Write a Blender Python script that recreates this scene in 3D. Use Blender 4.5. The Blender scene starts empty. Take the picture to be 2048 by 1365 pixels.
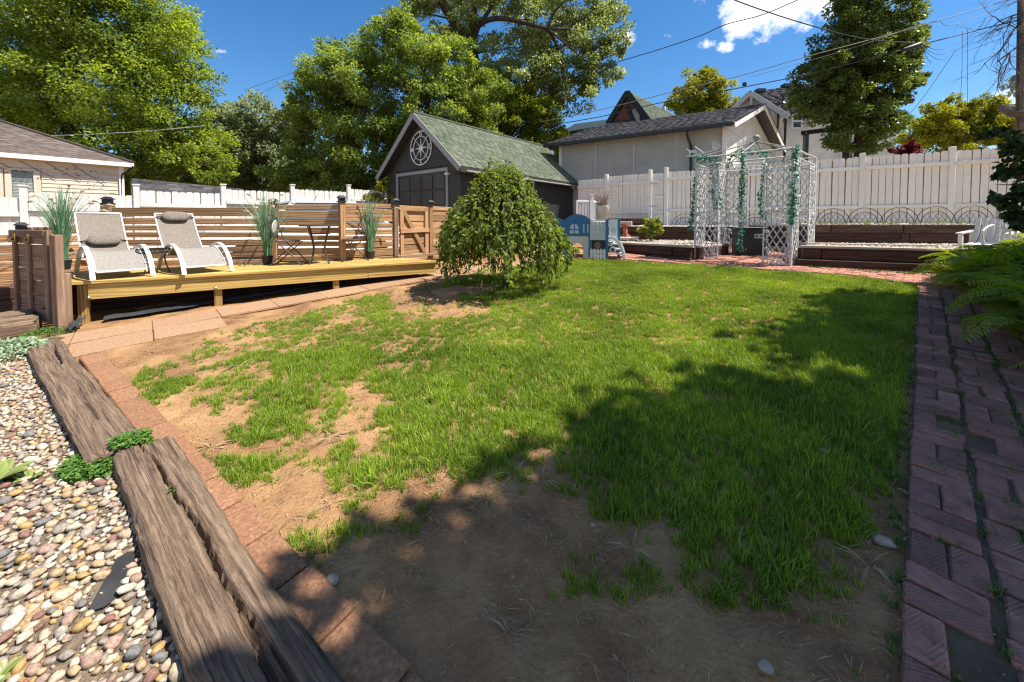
import bpy, bmesh, math, random
import numpy as np
from mathutils import Vector, Matrix
random.seed(7); RNG = np.random.default_rng(7)
sc = bpy.context.scene
COL = sc.collection
R = math.radians

# ------------------------------------------------------------------ camera
EYE = Vector((0, 0, 1.38)); FPX = 780.0; PITCH = R(2.1); PY = 473.6
cd = bpy.data.cameras.new('camera'); cam = bpy.data.objects.new('camera', cd); COL.objects.link(cam)
cam.location = EYE; cam.rotation_euler = (R(90) - PITCH, 0, 0)
cd.sensor_width = 36; cd.lens = FPX / 2048 * 36; cd.shift_y = -(682.5 - PY) / 2048
cd.clip_end = 3000; cd.clip_start = 0.05
sc.camera = cam

# ------------------------------------------------------------------ light
SUN_EL, SUN_AZ = R(60), R(-10)                 # azimuth measured from +X towards +Y
SUN = Vector((math.cos(SUN_EL) * math.cos(SUN_AZ), math.cos(SUN_EL) * math.sin(SUN_AZ), math.sin(SUN_EL)))
sl = bpy.data.lights.new('sun', 'SUN'); sun = bpy.data.objects.new('sun', sl); COL.objects.link(sun)
sl.energy = 4.2; sl.angle = R(0.53); sl.color = (1.0, 0.94, 0.84)
sun.rotation_euler = SUN.to_track_quat('Z', 'Y').to_euler(); sun.location = (20, -5, 30)
w = bpy.data.worlds.new("World"); sc.world = w; w.use_nodes = True
nt = w.node_tree; nt.nodes.clear()
N = nt.nodes.new; L = nt.links.new
sky = N('ShaderNodeTexSky'); sky.sky_type = 'NISHITA'; sky.sun_disc = False
sky.sun_elevation = SUN_EL; sky.sun_rotation = R(90) - SUN_AZ
sky.altitude = 300; sky.air_density = 1.0; sky.dust_density = 0.25; sky.ozone_density = 2.6
hs = N('ShaderNodeHueSaturation'); hs.inputs['Saturation'].default_value = 1.3; hs.inputs['Value'].default_value = 1.0
L(sky.outputs[0], hs.inputs['Color'])
tc = N('ShaderNodeTexCoord')
def pxdir(px, py):
    v = Vector(((px - 1024), FPX * math.cos(PITCH) + (PY - py) * math.sin(PITCH), (PY - py) * math.cos(PITCH) - FPX * math.sin(PITCH)))
    return v.normalized()
wn = N('ShaderNodeTexNoise'); wn.inputs['Scale'].default_value = 14; wn.inputs['Detail'].default_value = 9; wn.inputs['Roughness'].default_value = 0.62
L(tc.outputs['Generated'], wn.inputs['Vector'])
def wmath(op, a, b=None, c=None):
    n = N('ShaderNodeMath'); n.operation = op
    for i, v in enumerate((a, b, c)):
        if v is None: continue
        if isinstance(v, (int, float)): n.inputs[i].default_value = v
        else: L(v, n.inputs[i])
    return n.outputs[0]
acc = None
# fair-weather clouds: direction, half width, half height (radians), strength
for px, py, rx, ry, st in ((1565, 12, .10, .055, 1.0), (1495, 40, .05, .04, .95), (1520, 0, .06, .045, 1.0), (1610, -35, .15, .06, 1.0), (1640, 5, .05, .04, .9), (1262, 78, .03, .02, .62), (1325, 66, .026, .015, .55),
                          (1415, 85, .02, .015, .6), (1450, 95, .02, .012, .65), (1660, -90, .2, .08, .9), (440, 103, .016, .006, .6), (1895, 183, .012, .009, .45), (1535, 78, .03, .014, .6),
                          (1048, 40, .05, .03, .4), (2700, 120, .3, .05, .9), (-900, 100, .3, .05, .9)):
    d = pxdir(px, py)
    rt = Vector((d.y, -d.x, 0)).normalized(); up = rt.cross(d)
    dx = N('ShaderNodeVectorMath'); dx.operation = 'DOT_PRODUCT'; L(tc.outputs['Generated'], dx.inputs[0]); dx.inputs[1].default_value = rt
    dy = N('ShaderNodeVectorMath'); dy.operation = 'DOT_PRODUCT'; L(tc.outputs['Generated'], dy.inputs[0]); dy.inputs[1].default_value = up
    dz = N('ShaderNodeVectorMath'); dz.operation = 'DOT_PRODUCT'; L(tc.outputs['Generated'], dz.inputs[0]); dz.inputs[1].default_value = d
    a = wmath('DIVIDE', dx.outputs['Value'], rx); b = wmath('DIVIDE', dy.outputs['Value'], ry)
    r2 = wmath('ADD', wmath('MULTIPLY', a, a), wmath('MULTIPLY', b, b))
    m = wmath('MULTIPLY', wmath('SUBTRACT', 1.0, wmath('MULTIPLY', r2, .55)), st)
    m = wmath('MULTIPLY', m, wmath('GREATER_THAN', dz.outputs['Value'], 0.2))
    m = wmath('MAXIMUM', m, 0.0)
    acc = m if acc is None else wmath('MAXIMUM', acc, m)
cm = wmath('ADD', acc, wmath('MULTIPLY', wmath('SUBTRACT', wn.outputs['Fac'], .5), 3.0))
cm = wmath('MULTIPLY', wmath('MINIMUM', wmath('MAXIMUM', wmath('MULTIPLY', wmath('SUBTRACT', cm, .42), 2.0), 0.0), 1.0), wmath('GREATER_THAN', acc, 0.02))
# bright clouds added only outside the view, as white fill light for the shade
wn2 = N('ShaderNodeTexNoise'); wn2.inputs['Scale'].default_value = 2.6; wn2.inputs['Detail'].default_value = 10; wn2.inputs['Roughness'].default_value = .58; L(tc.outputs['Generated'], wn2.inputs['Vector'])
fd = N('ShaderNodeVectorMath'); fd.operation = 'DOT_PRODUCT'; L(tc.outputs['Generated'], fd.inputs[0]); fd.inputs[1].default_value = (0, .966, .259)
sz = N('ShaderNodeSeparateXYZ'); L(tc.outputs['Generated'], sz.inputs[0])
oth = wmath('MULTIPLY', wmath('SUBTRACT', wn2.outputs['Fac'], .53), 9.0); oth = wmath('MINIMUM', wmath('MAXIMUM', oth, 0.0), 1.0)
oth = wmath('MULTIPLY', oth, wmath('MINIMUM', wmath('MAXIMUM', wmath('MULTIPLY', wmath('SUBTRACT', .56, fd.outputs['Value']), 8.0), 0.0), 1.0))
oth = wmath('MULTIPLY', oth, wmath('GREATER_THAN', sz.outputs[2], 0.02)); cm = wmath('MAXIMUM', cm, oth)
mx = N('ShaderNodeMix'); mx.data_type = 'RGBA'
L(cm, mx.inputs['Factor']); L(hs.outputs[0], mx.inputs[6]); mx.inputs[7].default_value = (8.2, 8.3, 8.6, 1)
bg = N('ShaderNodeBackground'); bg.inputs['Strength'].default_value = 0.072
L(mx.outputs[2], bg.inputs['Color'])
wo = N('ShaderNodeOutputWorld'); L(bg.outputs[0], wo.inputs['Surface'])
sc.view_settings.view_transform = 'Standard'; sc.view_settings.look = 'None'
sc.view_settings.exposure = 1.3; sc.view_settings.gamma = 1.0; sc.view_settings.use_curve_mapping = False
w.cycles.sampling_method = 'MANUAL'; w.cycles.sample_map_resolution = 2048
sc.cycles.max_bounces = 6; sc.cycles.transparent_max_bounces = 8
sc.cycles.use_denoising = True; sc.cycles.denoising_prefilter = 'NONE'; sc.cycles.denoising_input_passes = 'RGB_ALBEDO_NORMAL'; sc.cycles.filter_width = 1.25

# ------------------------------------------------------------------ where things stand: rays through the surveyed points
_F = Vector((0, math.cos(PITCH), -math.sin(PITCH))); _U = Vector((0, math.sin(PITCH), math.cos(PITCH)))
def ray(px, py): return _F * FPX + Vector((px - 1024, 0, 0)) + _U * (PY - py)
GA, GB = .0605, .02
def gz(x, y): return GA * min(max(y, -4), 9.3) + GB * min(max(x, -9), 8.5)
def G(px, py, dz=0.0):                          # a point of the yard (gently rising ground plane)
    d = ray(px, py); t = (EYE.z - dz) / (GA * d.y + GB * d.x - d.z); return EYE + d * t
def H(px, py, z):                               # a point of the level z
    d = ray(px, py); return EYE + d * ((z - EYE.z) / d.z)
def V(px, py, Y):                               # a point at distance Y
    d = ray(px, py); return EYE + d * (Y / d.y)
def proj(x, y, z):                              # numpy: world -> survey coordinates
    w_ = y * _F.y + (z - EYE.z) * _F.z
    return 1024 + FPX * x / w_, PY - FPX * (y * _U.y + (z - EYE.z) * _U.z) / w_

# ------------------------------------------------------------------ materials
MATS = {}
def lin(c):
    return tuple((v / 12.92 if v <= .04045 else ((v + .055) / 1.055) ** 2.4) for v in c)
def nmat(name, cols, scale=(4, 4, 4), nscale=1.0, rough=.8, bump=.0, bscale=None, detail=6, rand=.0, spec=.3, coord='Object', metal=0, dist=.0, wave=None, nrough=.55, bdist=.01, seedoff=True):
    """colour = ramp over stretched noise (object space), brightness varied per object, bump from a finer noise"""
    if name in MATS: return MATS[name]
    m = bpy.data.materials.new(name); m.use_nodes = True; t = m.node_tree; n = t.nodes; l = t.links; b = n['Principled BSDF']
    b.inputs['Roughness'].default_value = rough; b.inputs['Specular IOR Level'].default_value = spec; b.inputs['Metallic'].default_value = metal
    co = n.new('ShaderNodeTexCoord'); oi = n.new('ShaderNodeObjectInfo')
    mp = n.new('ShaderNodeMapping'); mp.inputs['Scale'].default_value = scale
    l.new(co.outputs[coord], mp.inputs['Vector'])
    if seedoff:
        mu = n.new('ShaderNodeMath'); mu.operation = 'MULTIPLY'; mu.inputs[1].default_value = 37.0; l.new(oi.outputs['Random'], mu.inputs[0])
        cx = n.new('ShaderNodeCombineXYZ'); l.new(mu.outputs[0], cx.inputs[0]); l.new(mu.outputs[0], cx.inputs[1]); l.new(mu.outputs[0], cx.inputs[2])
        l.new(cx.outputs[0], mp.inputs['Location'])
    no = n.new('ShaderNodeTexNoise'); no.inputs['Scale'].default_value = nscale; no.inputs['Detail'].default_value = detail; no.inputs['Roughness'].default_value = nrough; no.inputs['Distortion'].default_value = dist
    l.new(mp.outputs[0], no.inputs['Vector'])
    fac = no.outputs['Fac']
    if wave:
        wv = n.new('ShaderNodeTexWave'); wv.wave_type = 'BANDS'; wv.bands_direction = wave[0]; wv.inputs['Scale'].default_value = wave[1]; wv.inputs['Distortion'].default_value = wave[2]; wv.inputs['Detail'].default_value = 3
        l.new(mp.outputs[0], wv.inputs['Vector'])
        ad = n.new('ShaderNodeMix'); ad.inputs[0].default_value = wave[3]; l.new(no.outputs['Fac'], ad.inputs[2]); l.new(wv.outputs['Fac'], ad.inputs[3]); fac = ad.outputs[0]
    rp = n.new('ShaderNodeValToRGB'); e = rp.color_ramp.elements
    while len(e) < len(cols): e.new(.5)
    for i, (p, c) in enumerate(cols): e[i].position = p; e[i].color = (*c, 1)
    l.new(fac, rp.inputs['Fac'])
    out = rp.outputs['Color']
    if rand:
        mr = n.new('ShaderNodeMapRange'); mr.inputs['To Min'].default_value = 1 - rand; mr.inputs['To Max'].default_value = 1 + rand; l.new(oi.outputs['Random'], mr.inputs['Value'])
        h = n.new('ShaderNodeHueSaturation'); l.new(out, h.inputs['Color']); l.new(mr.outputs[0], h.inputs['Value']); out = h.outputs[0]
    l.new(out, b.inputs['Base Color'])
    if bump:
        if bscale:
            n2 = n.new('ShaderNodeTexNoise'); n2.inputs['Scale'].default_value = bscale; n2.inputs['Detail'].default_value = 5; l.new(mp.outputs[0], n2.inputs['Vector']); bs = n2.outputs['Fac']
        else: bs = fac
        bp = n.new('ShaderNodeBump'); bp.inputs['Strength'].default_value = bump; bp.inputs['Distance'].default_value = bdist; l.new(bs, bp.inputs['Height']); l.new(bp.outputs[0], b.inputs['Normal'])
    MATS[name] = m; return m
def leafmat(name, c0, c1, trans=.35, rough=.5, spec=.25, pos_noise=0.0):
    """thin leaf: diffuse plus light passing through, tint varies leaf by leaf"""
    if name in MATS: return MATS[name]
    m = bpy.data.materials.new(name); m.use_nodes = True; t = m.node_tree; n = t.nodes; l = t.links; b = n['Principled BSDF']
    at = n.new('ShaderNodeAttribute'); at.attribute_name = 'tint'
    mx = n.new('ShaderNodeMix'); mx.data_type = 'RGBA'; mx.inputs[6].default_value = (*c0, 1); mx.inputs[7].default_value = (*c1, 1)
    fac = at.outputs['Fac']
    if pos_noise:
        ge = n.new('ShaderNodeNewGeometry'); no = n.new('ShaderNodeTexNoise'); no.inputs['Scale'].default_value = pos_noise; no.inputs['Detail'].default_value = 4
        l.new(ge.outputs['Position'], no.inputs['Vector'])
        ad = n.new('ShaderNodeMath'); ad.operation = 'MULTIPLY_ADD'; l.new(no.outputs['Fac'], ad.inputs[0]); ad.inputs[1].default_value = 1.6; ad.inputs[2].default_value = -.8
        a2 = n.new('ShaderNodeMath'); a2.operation = 'ADD'; a2.use_clamp = True; l.new(fac, a2.inputs[0]); l.new(ad.outputs[0], a2.inputs[1]); fac = a2.outputs[0]
    l.new(fac, mx.inputs['Factor']); l.new(mx.outputs[2], b.inputs['Base Color'])
    b.inputs['Roughness'].default_value = rough; b.inputs['Specular IOR Level'].default_value = spec
    tr = n.new('ShaderNodeBsdfTranslucent')
    h = n.new('ShaderNodeHueSaturation'); h.inputs['Saturation'].default_value = 1.15; h.inputs['Value'].default_value = 1.5; h.inputs['Hue'].default_value = .49; l.new(mx.outputs[2], h.inputs['Color']); l.new(h.outputs[0], tr.inputs['Color'])
    ms = n.new('ShaderNodeMixShader'); ms.inputs[0].default_value = trans; l.new(b.outputs[0], ms.inputs[1]); l.new(tr.outputs[0], ms.inputs[2])
    l.new(ms.outputs[0], n['Material Output'].inputs['Surface'])
    MATS[name] = m; return m
def plain(name, c, rough=.5, spec=.4, metal=0, bump=.0, bs=60): 
    v = tuple(x * .88 for x in c)
    return nmat(name, [(.3, v), (.7, c)], (1, 1, 1), 6, rough, bump, bs, rand=.03, spec=spec, metal=metal)
cedar = nmat('cedar boards', [(.25, (.15, .07, .03)), (.45, (.285, .155, .072)), (.6, (.40, .235, .118)), (.8, (.48, .31, .17))], (1.2, 14, 14), 1.6, .75, .35, None, 7, .28, dist=.8, wave=('Z', .8, 6, .3))
cedar_grey = nmat('greyed boards', [(.25, (.10, .06, .04)), (.5, (.21, .13, .085)), (.75, (.33, .23, .16))], (1.2, 16, 16), 1.6, .85, .4, None, 7, .18, dist=.6)
ptwood = nmat('new yellow pine', [(.2, (.22, .125, .04)), (.42, (.40, .255, .07)), (.6, (.47, .32, .10)), (.8, (.52, .37, .14))], (1.0, 12, 12), 1.4, .6, .15, None, 6, .1, dist=1.0, wave=('Z', .7, 8, .3))
ptpost = nmat('new pine post', [(.2, (.17, .09, .03)), (.5, (.32, .19, .06)), (.75, (.42, .27, .10))], (1.0, 14, 14), 1.6, .65, .2, None, 6, .1, dist=1.2, wave=('Z', .8, 8, .4))
tie_m = nmat('weathered railroad tie', [(.28, (.03, .018, .012)), (.42, (.115, .074, .048)), (.56, (.20, .137, .092)), (.78, (.30, .22, .155))], (1.6, 42, 42), 1.3, .95, 1.0, None, 9, .1, dist=.9, nrough=.65, bdist=.02)
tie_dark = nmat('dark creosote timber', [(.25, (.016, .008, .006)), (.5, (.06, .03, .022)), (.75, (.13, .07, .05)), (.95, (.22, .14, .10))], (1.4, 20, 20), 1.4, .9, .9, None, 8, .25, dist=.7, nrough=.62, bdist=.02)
cap_m = nmat('grey cap board', [(.3, (.30, .24, .20)), (.6, (.46, .39, .33)), (.8, (.55, .47, .40))], (1.2, 18, 18), 1.5, .85, .3, None, 6, .08)
white_wood = nmat('white painted wood', [(.3, (.50, .48, .455)), (.55, (.60, .585, .56)), (.8, (.64, .625, .605))], (6, 6, 2.0), 3, .6, .12, 30, 7, .035)
white_old = nmat('weathered white paint', [(.15, (.55, .49, .42)), (.38, (.755, .705, .64)), (.75, (.81, .765, .70))], (6, 6, 1.5), 3, .65, .15, 30, 7, .04)
white_metal = plain('white powder coat', (.68, .68, .67), .35)
wrought_white = nmat('worn white wrought iron', [(.3, (.30, .30, .295)), (.5, (.54, .535, .53)), (.7, (.72, .715, .705))], (1, 1, 1), 18, .5, .1, 60, 5)
grey_iron = nmat('grey iron', [(.3, (.14, .145, .14)), (.6, (.30, .31, .30))], (1, 1, 1), 14, .55, .1, 60, 5)
black_metal = plain('black metal', (.018, .018, .018), .45)
bronze = plain('dark bronze metal', (.06, .045, .04), .45)
black_plastic = plain('black plastic', (.02, .02, .02), .5)
steel = plain('galvanised steel', (.45, .45, .45), .35, metal=.8)
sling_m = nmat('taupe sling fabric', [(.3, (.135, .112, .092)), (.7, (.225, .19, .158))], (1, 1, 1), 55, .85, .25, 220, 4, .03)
sling_seat = nmat('grey sling fabric with painted sunlight', [(.3, (.18, .165, .145)), (.7, (.28, .26, .235))], (1, 1, 1), 55, .85, .25, 220, 4, .03)  # seat sling coloured lighter than the back, standing in for sun on it
pillow_m = nmat('taupe pillow fabric', [(.3, (.115, .095, .08)), (.7, (.195, .165, .138))], (1, 1, 1), 40, .9, .25, 200, 4, .03)

# ------------------------------------------------------------------ scene-graph helpers
W = {}                                            # build-time world matrices
def setp(o, cat=None, label=None, group=None, kind=None):
    if label: o['label'] = label
    if cat: o['category'] = cat
    if group: o['group'] = group
    if kind: o['kind'] = kind
    return o
def thing(name, label, cat, loc=(0, 0, 0), group=None):
    o = bpy.data.objects.new(name, None); COL.objects.link(o); o.location = loc; o.empty_display_size = .1
    W[o] = Matrix.Translation(Vector(loc)); return setp(o, cat, label, group)
def link(name, me, mat, parent=None, mw=None):
    o = bpy.data.objects.new(name, me); COL.objects.link(o)
    if mat and not me.materials: me.materials.append(mat)
    mw = mw or Matrix(); W[o] = mw
    if parent: o.parent = parent; o.matrix_basis = W[parent].inverted() @ mw
    else: o.matrix_basis = mw
    return o
def copy_tree(o, parent=None):
    c = o.copy(); COL.objects.link(c)
    if parent: c.parent = parent
    for ch in o.children: copy_tree(ch, c)
    return c
_bc = {}
def box_mesh(sx, sy, sz, bev=.0, mat=None):
    k = (round(sx, 3), round(sy, 3), round(sz, 3), round(bev, 4), mat)
    if k in _bc: return _bc[k]
    bm = bmesh.new(); bmesh.ops.create_cube(bm, size=1); bmesh.ops.scale(bm, vec=(sx, sy, sz), verts=bm.verts)
    if bev: bmesh.ops.bevel(bm, geom=bm.edges[:], offset=min(bev, .4 * min(sx, sy, sz)), segments=1, affect='EDGES')
    me = bpy.data.meshes.new('box'); bm.to_mesh(me); bm.free(); _bc[k] = me
    if mat: me.materials.append(mat)
    return me
def frame(x, up=(0, 0, 1)):
    x = Vector(x).normalized(); up = Vector(up); y = up.cross(x)
    if y.length < 1e-4: y = Vector((0, 1, 0)).cross(x)
    y.normalize(); z = x.cross(y)
    return Matrix(((x.x, y.x, z.x), (x.y, y.y, z.y), (x.z, y.z, z.z)))
def beam(name, parent, p0, p1, w_, h_, mat, bev=.004, up=(0, 0, 1), ext=0.0):
    p0 = Vector(p0); p1 = Vector(p1); d = p1 - p0
    mw = Matrix.Translation((p0 + p1) / 2) @ frame(d, up).to_4x4()
    return link(name, box_mesh(d.length + ext, w_, h_, bev, mat), mat, parent, mw)
def post(name, parent, base, h_, w_, mat, dirx=(1, 0, 0), bev=.004, d_=None):
    """upright post; local X runs up so that wood grain does too"""
    b = Vector(base); mw = Matrix.Translation(b + Vector((0, 0, h_ / 2))) @ frame((0, 0, 1), Vector(dirx)).to_4x4()
    return link(name, box_mesh(h_, d_ or w_, w_, bev, mat), mat, parent, mw)
class MB:
    def __init__(s): s.v = []; s.f = []
    def add(s, vs, fs):
        o = len(s.v); s.v += [tuple(v) for v in vs]; s.f += [tuple(i + o for i in f) for f in fs]; return s
    def box(s, c, size, rot=None):
        c = Vector(c); hx, hy, hz = (v / 2 for v in size); vs = []
        for x in (-hx, hx):
            for y in (-hy, hy):
                for z in (-hz, hz):
                    p = Vector((x, y, z)); vs.append(c + (rot @ p if rot else p))
        return s.add(vs, [(0, 1, 3, 2), (4, 6, 7, 5), (0, 4, 5, 1), (2, 3, 7, 6), (0, 2, 6, 4), (1, 5, 7, 3)])
    def bar(s, p0, p1, w_, h_, up=(0, 0, 1)):
        p0 = Vector(p0); p1 = Vector(p1); return s.box((p0 + p1) / 2, ((p1 - p0).length, w_, h_), frame(p1 - p0, up))
    def tube(s, pts, r, n=6, closed=False):
        pts = [Vector(p) for p in pts]; m = len(pts); rs = r if isinstance(r, (list, tuple)) else [r] * m
        vs = []; ref = None
        for i, p in enumerate(pts):
            if closed: t = pts[(i + 1) % m] - pts[i - 1]
            else: t = pts[min(i + 1, m - 1)] - pts[max(i - 1, 0)]
            if t.length < 1e-9: t = Vector((0, 0, 1))
            t.normalize()
            if ref is None: ref = Vector((0, 0, 1)) if abs(t.z) < .9 else Vector((1, 0, 0))
            a = ref - t * ref.dot(t)
            if a.length < 1e-4: a = Vector((1, .3, 0)) - t * t.dot(Vector((1, .3, 0)))
            a.normalize(); b = t.cross(a); ref = a
            for k in range(n):
                an = 2 * math.pi * k / n; vs.append(p + (a * math.cos(an) + b * math.sin(an)) * rs[i])
        fs = []
        for i in range(m if closed else m - 1):
            j = (i + 1) % m
            for k in range(n): fs.append((i * n + k, i * n + (k + 1) % n, j * n + (k + 1) % n, j * n + k))
        if not closed: fs += [tuple(range(n - 1, -1, -1)), tuple((m - 1) * n + k for k in range(n))]
        return s.add(vs, fs)
    def lathe(s, c, prof, n=16, axis=None):
        c = Vector(c); vs = []; m = len(prof); rot = axis
        for r, z in prof:
            for k in range(n):
                a = 2 * math.pi * k / n; p = Vector((r * math.cos(a), r * math.sin(a), z)); vs.append(c + (rot @ p if rot else p))
        fs = [(i * n + k, i * n + (k + 1) % n, (i + 1) * n + (k + 1) % n, (i + 1) * n + k) for i in range(m - 1) for k in range(n)]
        if prof[0][0] > 1e-5: fs.append(tuple(range(n - 1, -1, -1)))
        if prof[-1][0] > 1e-5: fs.append(tuple((m - 1) * n + k for k in range(n)))
        return s.add(vs, fs)
    def prism(s, poly, d):
        """closed polygon (world points) pushed along d"""
        poly = [Vector(p) for p in poly]; d = Vector(d); n = len(poly)
        return s.add(poly + [p + d for p in poly], [tuple(range(n - 1, -1, -1)), tuple(range(n, 2 * n))] + [(i, (i + 1) % n, (i + 1) % n + n, i + n) for i in range(n)])
    def quad(s, *p): return s.add(p, [tuple(range(len(p)))])
    def build(s, name, mat, parent=None, smooth=False, mats=None):
        """vertices were given in the frame of the parent's build-time world; the object keeps its parent's origin"""
        mw = Matrix.Translation(W[parent].translation) if parent else Matrix()
        off = mw.translation
        me = bpy.data.meshes.new(name); me.from_pydata([(v[0] - off.x, v[1] - off.y, v[2] - off.z) for v in s.v], [], s.f)
        bm = bmesh.new(); bm.from_mesh(me); bmesh.ops.recalc_face_normals(bm, faces=bm.faces); bm.to_mesh(me); bm.free()
        if smooth: me.polygons.foreach_set('use_smooth', [True] * len(me.polygons))
        return link(name, me, mat, parent, mw)
def bez(p0, p1, p2, n=8):
    p0, p1, p2 = Vector(p0), Vector(p1), Vector(p2)
    return [p0 * (1 - t) ** 2 + p1 * 2 * t * (1 - t) + p2 * t * t for t in (i / n for i in range(n + 1))]
def catmull(ps, n=6):
    ps = [Vector(p) for p in ps]; q = [ps[0]] + ps + [ps[-1]]; out = []
    for i in range(1, len(q) - 2):
        a, b, c, d = q[i - 1:i + 3]
        for k in range(n):
            t = k / n; out.append(.5 * ((2 * b) + (c - a) * t + (2 * a - 5 * b + 4 * c - d) * t * t + (3 * b - a - 3 * c + d) * t ** 3))
    return out + [ps[-1]]
def np_mesh(name, verts, quads, tint=None):
    me = bpy.data.meshes.new(name); nv = len(verts); nf = len(quads); k = quads.shape[1]
    me.vertices.add(nv); me.vertices.foreach_set('co', np.ascontiguousarray(verts, dtype=np.float32).ravel())
    me.loops.add(nf * k); me.loops.foreach_set('vertex_index', np.ascontiguousarray(quads, dtype=np.int32).ravel())
    me.polygons.add(nf); me.polygons.foreach_set('loop_start', np.arange(nf, dtype=np.int32) * k)
    if tint is not None:
        a = me.attributes.new('tint', 'FLOAT', 'POINT'); a.data.foreach_set('value', np.ascontiguousarray(tint, dtype=np.float32))
    me.update(calc_edges=True); return me
def unit(a): return a / np.maximum(np.linalg.norm(a, axis=1, keepdims=True), 1e-9)
def leaves(c, axis, nrm, length, width, tint, fold=.18, droop=.1):
    """one folded rhombus per leaf"""
    axis = unit(axis); side = unit(np.cross(axis, nrm)); n = unit(np.cross(side, axis))
    L_ = np.asarray(length).reshape(-1, 1) * np.ones((len(c), 1)); W_ = np.asarray(width).reshape(-1, 1) * np.ones((len(c), 1))
    p0 = c; p1 = c + axis * L_ * .42 + side * W_ * .5 + n * W_ * fold; p2 = c + axis * L_ - n * L_ * droop; p3 = c + axis * L_ * .42 - side * W_ * .5 + n * W_ * fold
    v = np.stack([p0, p1, p2, p3], 1).reshape(-1, 3); q = np.arange(len(c) * 4).reshape(-1, 4)
    return v, q, np.repeat(tint, 4)

# ================================================================== SETTING
u2 = Vector((.841, -.541, 0)); AX = Vector((.727, .686, 0)); BX = Vector((.686, -.727, 0))
soil = nmat('dry bare soil', [(.25, (.09, .047, .024)), (.42, (.21, .115, .056)), (.56, (.315, .182, .088)), (.78, (.43, .27, .135))], (1, 1, 1), 2.6, .95, 1.0, 55, 12, 0, .1, nrough=.68, bdist=.015, seedoff=False)
def sheet(name, fn, xs, ys, mat, kind='structure'):
    X_, Y_ = np.meshgrid(xs, ys); Z_ = np.vectorize(fn)(X_, Y_)
    v = np.stack([X_, Y_, Z_], -1).reshape(-1, 3); nx = len(xs); ny = len(ys)
    i = np.arange(nx * ny).reshape(ny, nx); q = np.stack([i[:-1, :-1], i[:-1, 1:], i[1:, 1:], i[1:, :-1]], -1).reshape(-1, 4)
    me = np_mesh(name, v, q); me.polygons.foreach_set('use_smooth', [True] * len(q)); o = link(name, me, mat); setp(o, kind=kind); return o
def axis_steps(lo, a, b, hi, fine, n):
    return np.concatenate([lo + (a - lo) * np.linspace(0, 1, n) ** .4, np.arange(a + fine, b, fine), b + (hi - b) * np.linspace(0, 1, n) ** 2.5])
from mathutils import noise as mnoise
def soil_h(x, y):
    z = gz(x, y)
    if -6 < x < 8 and -1 < y < 9:
        v_ = Vector((x, y, 0)); z += .010 * mnoise.noise(v_ * 5) + .007 * mnoise.noise(v_ * 13) + .004 * mnoise.noise(v_ * 29); z += .012 * math.sin(x * 3.1 + 1.3 * math.sin(y * 2.3)) * math.sin(y * 2.7 + x) + .006 * math.sin(9 * x + 2 * math.sin(7 * y)) * math.sin(8 * y)
    return z - .012
sheet('ground', soil_h, axis_steps(-900, -7, 9, 900, .055, 14), axis_steps(-400, .5, 9.5, 1500, .055, 14), soil)
gravelsoil = nmat('pale gravelly soil', [(.3, (.22, .17, .11)), (.6, (.42, .36, .27)), (.8, (.52, .46, .36))], (1, 1, 1), 9, .95, .8, 40, 8, seedoff=False)
grass_far = nmat('neighbour lawn', [(.3, (.03, .06, .015)), (.7, (.08, .13, .03))], (1, 1, 1), 1.2, .95, .6, 25, 8, seedoff=False)
UL0, UL1 = V(1190, 453, 11.3), V(1500, 453, 10.5); UR0, UR1 = V(1626, 449, 8.5), V(1968, 449, 8.1)
UL0.z = UL1.z = 0; UR0.z = UR1.z = 0
zL, zR = 1.265, 1.335
poly = [(UL0, zL - .03), (UL1, zL - .03), (UR0, zR - .03), (UR1, zR - .03), (Vector((16, 7.2, 0)), 1.3), (Vector((90, 2, 0)), 1.3), (Vector((90, 120, 0)), 2.2), (Vector((4, 120, 0)), 2.2), (Vector((3.9, 18, 0)), zL)]
mb = MB(); top = [(p.x, p.y, z) for p, z in poly]
mb.add(top, [tuple(range(len(top)))])
for i in range(len(top)):
    a, b = top[i], top[(i + 1) % len(top)]; mb.quad((a[0], a[1], 0), (b[0], b[1], 0), b, a)
setp(mb.build('upper_terrace', gravelsoil), kind='structure')

# ------------------------------------------------------------------ roof tabs
def tabmat(name, cols, rough=.9):
    if name in MATS: return MATS[name]
    m = bpy.data.materials.new(name); m.use_nodes = True; t = m.node_tree; n = t.nodes; l = t.links; b = n['Principled BSDF']; b.inputs['Roughness'].default_value = rough; b.inputs['Specular IOR Level'].default_value = .2
    at = n.new('ShaderNodeAttribute'); at.attribute_name = 'tint'
    co = n.new('ShaderNodeTexCoord'); no = n.new('ShaderNodeTexNoise'); no.inputs['Scale'].default_value = 45; no.inputs['Detail'].default_value = 5; l.new(co.outputs['Object'], no.inputs['Vector'])
    mm = n.new('ShaderNodeMath'); mm.operation = 'MULTIPLY_ADD'; mm.inputs[1].default_value = .9; mm.inputs[2].default_value = -.45; l.new(no.outputs['Fac'], mm.inputs[0])
    ad = n.new('ShaderNodeMath'); ad.use_clamp = True; l.new(at.outputs['Fac'], ad.inputs[0]); l.new(mm.outputs[0], ad.inputs[1])
    rp = n.new('ShaderNodeValToRGB'); e = rp.color_ramp.elements
    while len(e) < len(cols): e.new(.5)
    for i, (p, c) in enumerate(cols): e[i].position = p; e[i].color = (*c, 1)
    l.new(ad.outputs[0], rp.inputs['Fac']); l.new(rp.outputs[0], b.inputs['Base Color'])
    bp = n.new('ShaderNodeBump'); bp.inputs['Strength'].default_value = .5; bp.inputs['Distance'].default_value = .006; l.new(no.outputs['Fac'], bp.inputs['Height']); l.new(bp.outputs[0], b.inputs['Normal'])
    MATS[name] = m; return m
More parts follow.
